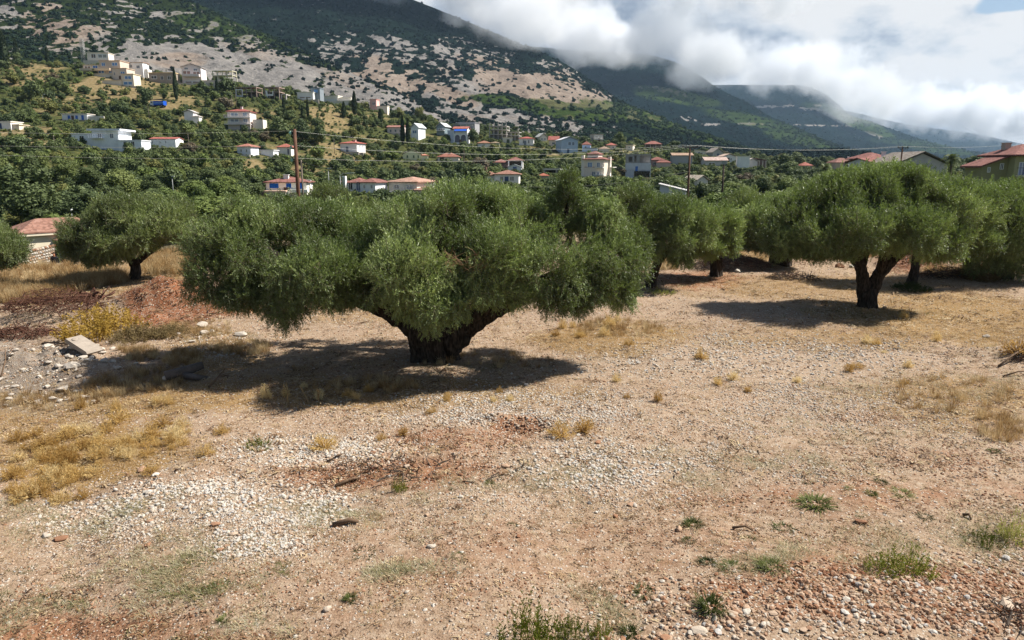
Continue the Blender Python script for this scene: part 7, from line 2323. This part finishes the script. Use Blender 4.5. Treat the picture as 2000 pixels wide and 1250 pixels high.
M_WALLSTONE = stone_material('wall stone', False)
stone_wall((30, 112), (50, 56), h1(at(60, 500, 53).x, 53) - .2, 1.45, 'low grey dry stone wall in front of the cream bungalow')
stone_wall((116, 152), (57, 54), h1(at(130, 500, 55).x, 55) - .1, 1.9, 'pale sunlit stretch of stone wall beyond the person')

# person standing in the tall grass, turned away
def person():
    g = at(108, 520, 47); x, y = g.x, g.y; zt = at(108, 493.5, 47).z
    o = empty('person', (x, y, zt - 1.74), R(25)); tag(o, 'person in dark clothes standing in the tall grass by the stone wall', 'person')
    me = bpy.data.meshes.new('body')
    J = [(0, 0, .95, .135, .11), (0, .01, 1.10, .125, .10), (0, .0, 1.28, .165, .115), (0, .01, 1.42, .15, .10), (0, 0, 1.50, .06, .06), (0, -.01, 1.56, .062, .066), (0, -.02, 1.64, .078, .092), (0, -.01, 1.71, .06, .07),
         (.18, .01, 1.41, .062, .06), (.235, .03, 1.15, .047, .047), (.19, -.12, .96, .036, .036), (.16, -.20, .93, .03, .035),
         (-.18, .01, 1.41, .062, .06), (-.235, .03, 1.15, .047, .047), (-.19, -.12, .96, .036, .036), (-.16, -.20, .93, .03, .035),
         (.10, 0, .86, .10, .10), (.11, -.02, .48, .066, .066), (.12, .02, .09, .046, .05), (.12, -.12, .04, .042, .035),
         (-.10, 0, .86, .10, .10), (-.11, .03, .48, .066, .066), (-.12, .06, .09, .046, .05), (-.12, -.08, .04, .042, .035)]
    E = [(0, 1), (1, 2), (2, 3), (3, 4), (4, 5), (5, 6), (6, 7), (3, 8), (8, 9), (9, 10), (10, 11), (3, 12), (12, 13), (13, 14), (14, 15), (0, 16), (16, 17), (17, 18), (18, 19), (0, 20), (20, 21), (21, 22), (22, 23)]
    me.from_pydata([j[:3] for j in J], E, [])
    b = link('body', me, None, o)
    sk = b.modifiers.new('skin', 'SKIN')
    for k, j in enumerate(J):
        me.skin_vertices[0].data[k].radius = (j[3], j[4])
    me.skin_vertices[0].data[0].use_root = True
    sd = b.modifiers.new('smooth', 'SUBSURF'); sd.levels = sd.render_levels = 1
    n = Nodes('dark clothes and skin')
    z = n.new('ShaderNodeSeparateXYZ'); n.link(n.obj(), z.inputs[0])
    n.color(n.mix(n.math('GREATER_THAN', z.outputs[2], 1.50), n.ramp(z.outputs[2], (.1, raw(40, 36, 34)), (.16, raw(34, 36, 44)), (.95, raw(34, 36, 46)), (.96, raw(24, 24, 30))), raw(170, 120, 92)))
    me.materials.append(n.m)
    bm = bmesh.new(); bmesh.ops.create_icosphere(bm, subdivisions=2, radius=1)
    for v in bm.verts: v.co = Vector((v.co.x * .088, v.co.y * .10 + (.012 if v.co.y > 0 else .02), max(v.co.z, -.5 if v.co.y > 0 else .15) * .10))
    hm = bpy.data.meshes.new('hair'); bm.to_mesh(hm); bm.free()
    link('hair', hm, plain('dark hair', raw(30, 24, 22), .2, 20), o, (0, -.005, 1.675))
    # face: nose and ears
    m = MB().add([(-.012, -.105, 1.64), (.012, -.105, 1.64), (0, -.13, 1.625), (0, -.10, 1.675)], [(0, 1, 2), (0, 2, 3), (1, 3, 2), (0, 3, 1)])
    m.build('nose', plain('skin', raw(170, 120, 92), .1, 8), o)
    # hands with fingers
    for sx in (1, -1):
        mb = MB()
        for f in range(4):
            bx = sx * (.16 - .02 + f * .013); L_ = (.062, .07, .066, .052)[f]
            mb.tube([(bx, -.21, .925), (bx, -.21 - L_ * .6, .905), (bx, -.21 - L_, .88)], [.0085, .008, .006], 5)
        mb.tube([(sx * .125, -.19, .93), (sx * .105, -.215, .915), (sx * .10, -.235, .90)], [.010, .009, .007], 5)
        mb.build('hand', plain('skin', raw(170, 120, 92), .1, 8), o)


person()

# ---------------------------------------------------------------- poles, wires, lamps
M_POLE = plain('brown pole wood', srgb(128, 94, 76), .3, 2, .9, .4)
M_POLEG = plain('grey pole wood', srgb(150, 136, 122), .25, 2, .9, .4)
M_METAL = plain('galvanised metal', raw(150, 152, 150), .1, 3, .5)
M_DARKM = plain('dark ironwork', raw(46, 44, 44), .1, 3, .6)
M_WIRE = plain('aluminium wire', srgb(226, 226, 214), .05, 3, .4)
M_CABLE = plain('black cable', raw(40, 42, 40), .05, 3, .6)
M_INSUL = plain('glass insulator', raw(120, 170, 156), .1, 3, .25)


def pole(px, ptop, Y, rad, label, mat=None, arm=None, cat='utility pole', name='utility_pole'):
    t = at(px, ptop, Y); z = h1(t.x, t.y)
    o = empty(name, (t.x, t.y, z)); tag(o, label, cat)
    MB().tube([(0, 0, -1), (0, 0, (t.z - z) * .5), (0, 0, t.z - z)], [rad * 1.15, rad, rad * .8], 10, rough=.04).build('shaft', mat or M_POLE, o, True)
    return o, t.z - z


p1, H1 = pole(575, 252, 56, .15, 'brown wooden power pole behind the broad olive with glass insulators on one side')
ANCH1 = []
for k, py in enumerate((262, 290, 315)):
    z = at(575, py, 56).z - p1.location.z
    b = MB().box(-.34, .02, -.03, .03, z - .03, z + .03).build('bracket', M_DARKM, p1)
    i = MB().tube([(-.34, 0, z - .05), (-.34, 0, z), (-.34, 0, z + .08), (-.34, 0, z + .16), (-.34, 0, z + .22)], [.06, .10, .11, .07, .04], 10).build('insulator', M_INSUL, b)
    ANCH1.append(p1.location + Vector((-.34, 0, z + .24)))


def cross_pole(px, ptop, Y, half, ang, label, rad=.14, n=3):
    o, hh = pole(px, ptop, Y, rad, label)
    c, s = math.cos(ang), math.sin(ang)
    a = MB().box(-half, half, -.06, .06, 0, .13).build('crossarm', M_DARKM, o, False, (0, -.14, hh - .30), ang)
    for sx in (-1, 1):
        MB().tube([(sx * half * .6, 0, 0), (0, 0, -.55)], .03, 5).build('brace', M_DARKM, a)
    out = []
    for k in range(n):
        x = -half * .92 + 2 * half * .92 * k / (n - 1)
        MB().tube([(x, 0, .10), (x, 0, .18), (x, 0, .26), (x, 0, .32)], [.05, .09, .09, .04], 8).build('insulator', M_DARKM, a)
        out.append(o.location + Vector((c * x, s * x - .14, hh - .30 + .33)))
    return o, out


p2, ANCH2 = cross_pole(1348, 284, 92, 1.25, R(28), 'brown wooden power pole with a slanting crossarm above the farm shed', n=3)
p3, ANCH3 = cross_pole(1763, 286, 118, 1.1, R(20), 'power pole with a crossarm in front of the pale gable wall')
p4, ANCH4 = cross_pole(1962, 284, 150, .85, R(10), 'distant power pole with a short crossarm over the olive green house roof')
p0_anch = [at(-260, y, 50) for y in (252, 277, 292)]
p5_anch = [at(2200, 276 + k * 2, 190) for k in range(3)]


def wire(a, b, sag, label, rad=.011, mat=None, n=22, name='power_line'):
    pts = [a.lerp(b, k / n) + Vector((0, 0, -sag * 4 * (k / n) * (1 - k / n))) for k in range(n + 1)]
    o = MB().tube(pts, rad, 4, False).build(name, mat or M_WIRE)
    return tag(o, label, 'wire', 'power lines between the poles')


for k, w in enumerate(('top', 'middle', 'bottom')):
    wire(p0_anch[k], ANCH1[k], .25, '%s power line running off to the edge from the insulator pole' % w, .0055)
    wire(ANCH1[k], ANCH2[k], .9, '%s power line from the insulator pole to the slanting crossarm' % w, .0055)
    wire(ANCH2[k], ANCH3[k], .6, '%s of the power lines between the slanting crossarm and the gable wall pole' % w, .0055)
    wire(ANCH3[k], ANCH4[k], .3, '%s of the power lines between the gable wall pole and the roof pole' % w, .006)
    wire(ANCH4[k], p5_anch[k], .3, '%s of the power lines leaving the roof pole' % w, .006)

p6, H6 = pole(588, 312, 84, .10, 'thinner grey pole just behind the brown power pole', M_POLEG)
MB().box(-.5, .5, -.04, .04, H6 - .35, H6 - .27).build('crossarm', M_DARKM, p6)
e6 = p6.location + Vector((0, 0, H6 - .2))
wire(e6, at(790, 352, 100), .5, 'black sagging cable from the thin grey pole towards the cream villa', .022, M_CABLE, name='cable')
wire(e6, at(612, 360, 82), .0, 'stay wire slanting down from the thin grey pole', .014, M_CABLE, name='stay_wire')
wire(at(950, 361, 84), ANCH2[1] - Vector((0, 0, 3.2)), .9, 'black cable drooping over the tree tops to the slanting crossarm pole', .024, M_CABLE, name='cable')
p7, H7 = pole(1414, 316, 100, .13, 'dark wooden post with a pale cap beside the rust red tree', plain('dark pole wood', raw(58, 46, 40), .3, 2))
MB().box(-.25, .3, -.1, .1, H7 - .35, H7 + .1).build('cap', M_METAL, p7)


def lamp(px, ptop, Y, label, arm=.0, rad=.06, headw=.5):
    o, hh = pole(px, ptop, Y, rad, label, M_METAL, cat='street lamp', name='street_lamp')
    if arm:
        MB().tube([(0, 0, hh - .05), (arm * .5, 0, hh + .25), (arm, 0, hh + .3)], [.04, .035, .03], 6).build('arm', M_METAL, o)
    MB().prism([(arm - headw * .2, hh + .22), (arm + headw, hh + .30), (arm + headw, hh + .38), (arm - headw * .2, hh + .36)], -.12, .12).build('lamp_head', plain('lamp housing', raw(200, 204, 200), .05, 3, .4), o)
    return o


lamp(641, 332, 130, 'street lamp on a plain post between the blue shuttered villa and the red roofed villa', 0, .07)
lamp(664, 342, 108, 'street lamp with a long pale arm reaching over the red roofed villa', 1.2, .06, .9)
lamp(336, 348, 120, 'street lamp low among the dark trees below the long white house', 0, .06, .4)
lamp(140, 417, 60, 'short pale post above the light green olive', 0, .03, .05)
for px, pt, pb, lab, lp in [(83, 186, 222, 'thin lamp post beside the yellow green bush', 1), (452, 186, 216, 'first of two thin poles above the three storey pink villa', 0), (460, 184, 216, 'second of two thin poles above the three storey pink villa', 0), (367, 262, 288, 'thin post beside the long white house', 0), (104, 264, 300, 'thin pole between the dark trees and the white two storey house', 0),
                        (652, 272, 300, 'thin pole beside the long white house with thin red roof', 0), (150, 92, 116, 'small post on the crest near the lattice mast', 0), (387, 222, 246, 'thin pole next to the dovecote like gable', 0), (250, 108, 122, 'white pole behind the twin fronted house', 0), (906, 290, 330, 'thin post beside the bright orange roof', 0), (289, 208, 236, 'thin post below the blue lorry', 0), (821, 285, 300, 'short post beside the yellow house', 0)]:
    g = ground_at(px, pb, 100)
    if lp: lamp(px, pt, g.y, lab, .3, .06, .6)
    else:
        o, hh = pole(px, pt, g.y, .09, lab, M_POLEG)
        MB().box(-.35, .35, -.04, .04, hh - .4, hh - .3).build('crossarm', M_DARKM, o)

# lattice mast on the crest
g = ground_at(163, 112, 200); Y = g.y
top = at(163, 74, Y).z - g.z
o = empty('lattice_mast', (g.x, g.y, g.z)); tag(o, 'grey lattice mast on the crest beside the top villa', 'mast')
wd = .9
for sx in (-1, 1):
    for sy in (-1, 1): MB().tube([(sx * wd, sy * wd, -1), (sx * wd * .8, sy * wd * .8, top)], .12, 5).build('leg', M_METAL, o)
mb = MB(); k = 0; z = .2
while z < top - 1:
    w0 = wd * (1 - .2 * z / top)
    for sx, sy, ex, ey in [(-1, -1, 1, -1), (1, -1, 1, 1), (1, 1, -1, 1), (-1, 1, -1, -1)]:
        mb.tube([(sx * w0, sy * w0, z), (ex * w0, ey * w0, z + 1.1)], .06, 4); mb.tube([(sx * w0, sy * w0, z), (ex * w0, ey * w0, z)], .06, 4)
    z += 1.1
mb.build('lattice', M_METAL, o)

# blue lorry parked under the pine
g = ground_at(311, 210, 200); sc = g.y / 1431
o = empty('lorry', (g.x - 11 * sc, g.y, h1(g.x, g.y) + .2), R(-8)); tag(o, 'blue bodied lorry with a white cab parked on the hill beside the pine', 'lorry')
Lb, Hb = 21 * sc, 7.6 * sc
MB().box(.1, Lb, 0, 2.3, .75, .75 + Hb).build('body', flat((28, 84, 190), .4), o)
m = MB()
for k in range(9): m.box(.1 + (Lb - .2) * k / 9, .16 + (Lb - .2) * k / 9, -.03, -.003, .8, .72 + Hb)
m.build('side_ribs', flat((40, 100, 205), .4), o)
MB().box(.12, Lb - .02, -.035, -.032 + .03, .75 + Hb * .45, .75 + Hb * .62).build('stripe', flat((150, 190, 235), .4), o)
c = MB().prism([(-1.55, .6), (-.02, .6), (-.02, 2.4), (-1.2, 2.4), (-1.5, 1.6)], .05, 2.2).build('cab', flat((222, 224, 226), .35), o)
MB().box(-1.1, -.35, .03, .06, 1.55, 2.15).build('window', glassmat((40, 50, 60)), c)
MB().add([(-1.53, .2, 1.62), (-1.53, 2.05, 1.62), (-1.27, 2.05, 2.3), (-1.27, .2, 2.3)], [(0, 1, 2, 3)]).build('windscreen', glassmat((40, 50, 60)), c)
for x in (-.85, Lb * .55, Lb * .8):
    for y in (.12, 2.18):
        w = MB().tube([(x, y - .14, .45), (x, y + .14, .45)], .45, 14).build('wheel', flat((24, 24, 26), .8), o)
        MB().tube([(x, y - .15, .45), (x, y + .15, .45)], .22, 10).build('hub', M_METAL, w)
MB().box(-1.5, Lb, .5, 1.8, .45, .74).build('chassis', M_DARKM, o)

# a dead rust brown sapling and a pale seedling at the edge of the dry grass
x, y = gpx(1367, 500)
o = empty('dead_sapling', (x, y, h1(x, y))); tag(o, 'rust brown dead sapling on a pale stem in the dry grass', 'sapling')
MB().tube([(0, 0, -.05), (.02, 0, .35), (.0, 0, .62)], [.03, .025, .015], 6).build('stem', plain('pale sapling stem', srgb(190, 170, 150), .2, 6), o)
r8 = np.random.default_rng(8)
scatter('leaves', 'dead leaves', DEAD, np.array([0, 0, .62]) + r8.normal(size=(16, 3)) * [.08, .08, .12], r8.uniform(0, 6.28, (16, 3)), r8.uniform(.4, .8, 16), None, o)
# ---------------------------------------------------------------- cloud lying on the mountain tops, and shade clouds added above
def cloud_material(dens):
    m = bpy.data.materials.new('cloud'); m.use_nodes = True
    nt = m.node_tree; N, L = nt.nodes, nt.links
    N.remove(N['Principled BSDF'])
    tc = N.new('ShaderNodeTexCoord')
    ln = N.new('ShaderNodeVectorMath'); ln.operation = 'LENGTH'; L.new(tc.outputs['Object'], ln.inputs[0])
    g = N.new('ShaderNodeNewGeometry')
    n = N.new('ShaderNodeTexNoise'); n.inputs['Scale'].default_value = .0062; n.inputs['Detail'].default_value = 6; n.inputs['Roughness'].default_value = .60
    L.new(g.outputs['Position'], n.inputs['Vector'])

    def mth(op, a, b):
        q = N.new('ShaderNodeMath'); q.operation = op
        for i, x in enumerate((a, b)):
            if isinstance(x, (int, float)): q.inputs[i].default_value = x
            else: L.new(x, q.inputs[i])
        return q.outputs[0]
    edge = mth('ADD', mth('SUBTRACT', 1.0, ln.outputs['Value']), mth('MULTIPLY', mth('SUBTRACT', n.outputs['Fac'], .5), 2.7))
    r = N.new('ShaderNodeMapRange'); r.interpolation_type = 'SMOOTHSTEP'; L.new(edge, r.inputs[0])
    r.inputs[1].default_value = .20; r.inputs[2].default_value = .62; r.inputs[3].default_value = 0; r.inputs[4].default_value = dens
    lim = N.new('ShaderNodeMapRange'); L.new(ln.outputs['Value'], lim.inputs[0])
    lim.inputs[1].default_value = .80; lim.inputs[2].default_value = 1.0; lim.inputs[3].default_value = 1; lim.inputs[4].default_value = 0
    v = N.new('ShaderNodeVolumePrincipled')
    v.inputs['Color'].default_value = (.955, .968, .985, 1); v.inputs['Anisotropy'].default_value = .0
    L.new(mth('MULTIPLY', r.outputs[0], lim.outputs[0]), v.inputs['Density'])
    L.new(v.outputs[0], N['Material Output'].inputs['Volume'])
    return m


M_CLOUD = cloud_material(.010)
M_CLOUDF = cloud_material(.0055)
for k, (px, py, Y, rx, rz) in enumerate([
    (960, -400, 1750, 260, 110), (1200, -390, 1700, 230, 110), (760, -330, 1800, 190, 100), (1350, -62, 2500, 130, 80), (1500, -40, 2600, 130, 80),  # added clouds high above, mostly out of view, to shade the slopes
    (560, -60, 1800, 190, 80), (800, -62, 1700, 150, 92), (910, -18, 1560, 120, 80), (1010, 34, 1480, 110, 70),
    (1150, 70, 2700, 130, 74), (1280, 62, 2600, 130, 78), (1395, 118, 2400, 110, 74), (1500, 132, 4000, 120, 62), (1600, 140, 3900, 110, 66), (1700, 184, 3700, 110, 66),
    (1800, 210, 5600, 120, 56), (1900, 216, 5600, 130, 60), (2010, 230, 5600, 120, 64)]):
    c = at(px, py, Y); s = Y / F_PX
    bm = bmesh.new(); bmesh.ops.create_icosphere(bm, subdivisions=3, radius=1)
    me = bpy.data.meshes.new('cloud'); bm.to_mesh(me); bm.free()
    o = link('cloud', me, M_CLOUD if Y < 3000 else M_CLOUDF, None, c)
    o.scale = (rx * s, rx * s * 1.0, rz * s)
    tag(o, kind='stuff')

HAZE = 0.000042
lo, hi = Vector((-3300, -60, -60)), Vector((6400, 13500, 700))
b = MB().box(lo.x, hi.x, lo.y, hi.y, lo.z, hi.z).build('haze', None)
m = bpy.data.materials.new('haze'); m.use_nodes = True
nt = m.node_tree; nt.nodes.remove(nt.nodes['Principled BSDF'])
v = nt.nodes.new('ShaderNodeVolumePrincipled')
v.inputs['Color'].default_value = (.50, .72, 1.0, 1); v.inputs['Density'].default_value = HAZE; v.inputs['Anisotropy'].default_value = .2
nt.links.new(v.outputs[0], nt.nodes['Material Output'].inputs['Volume'])
b.data.materials.append(m)
tag(b, kind='stuff')
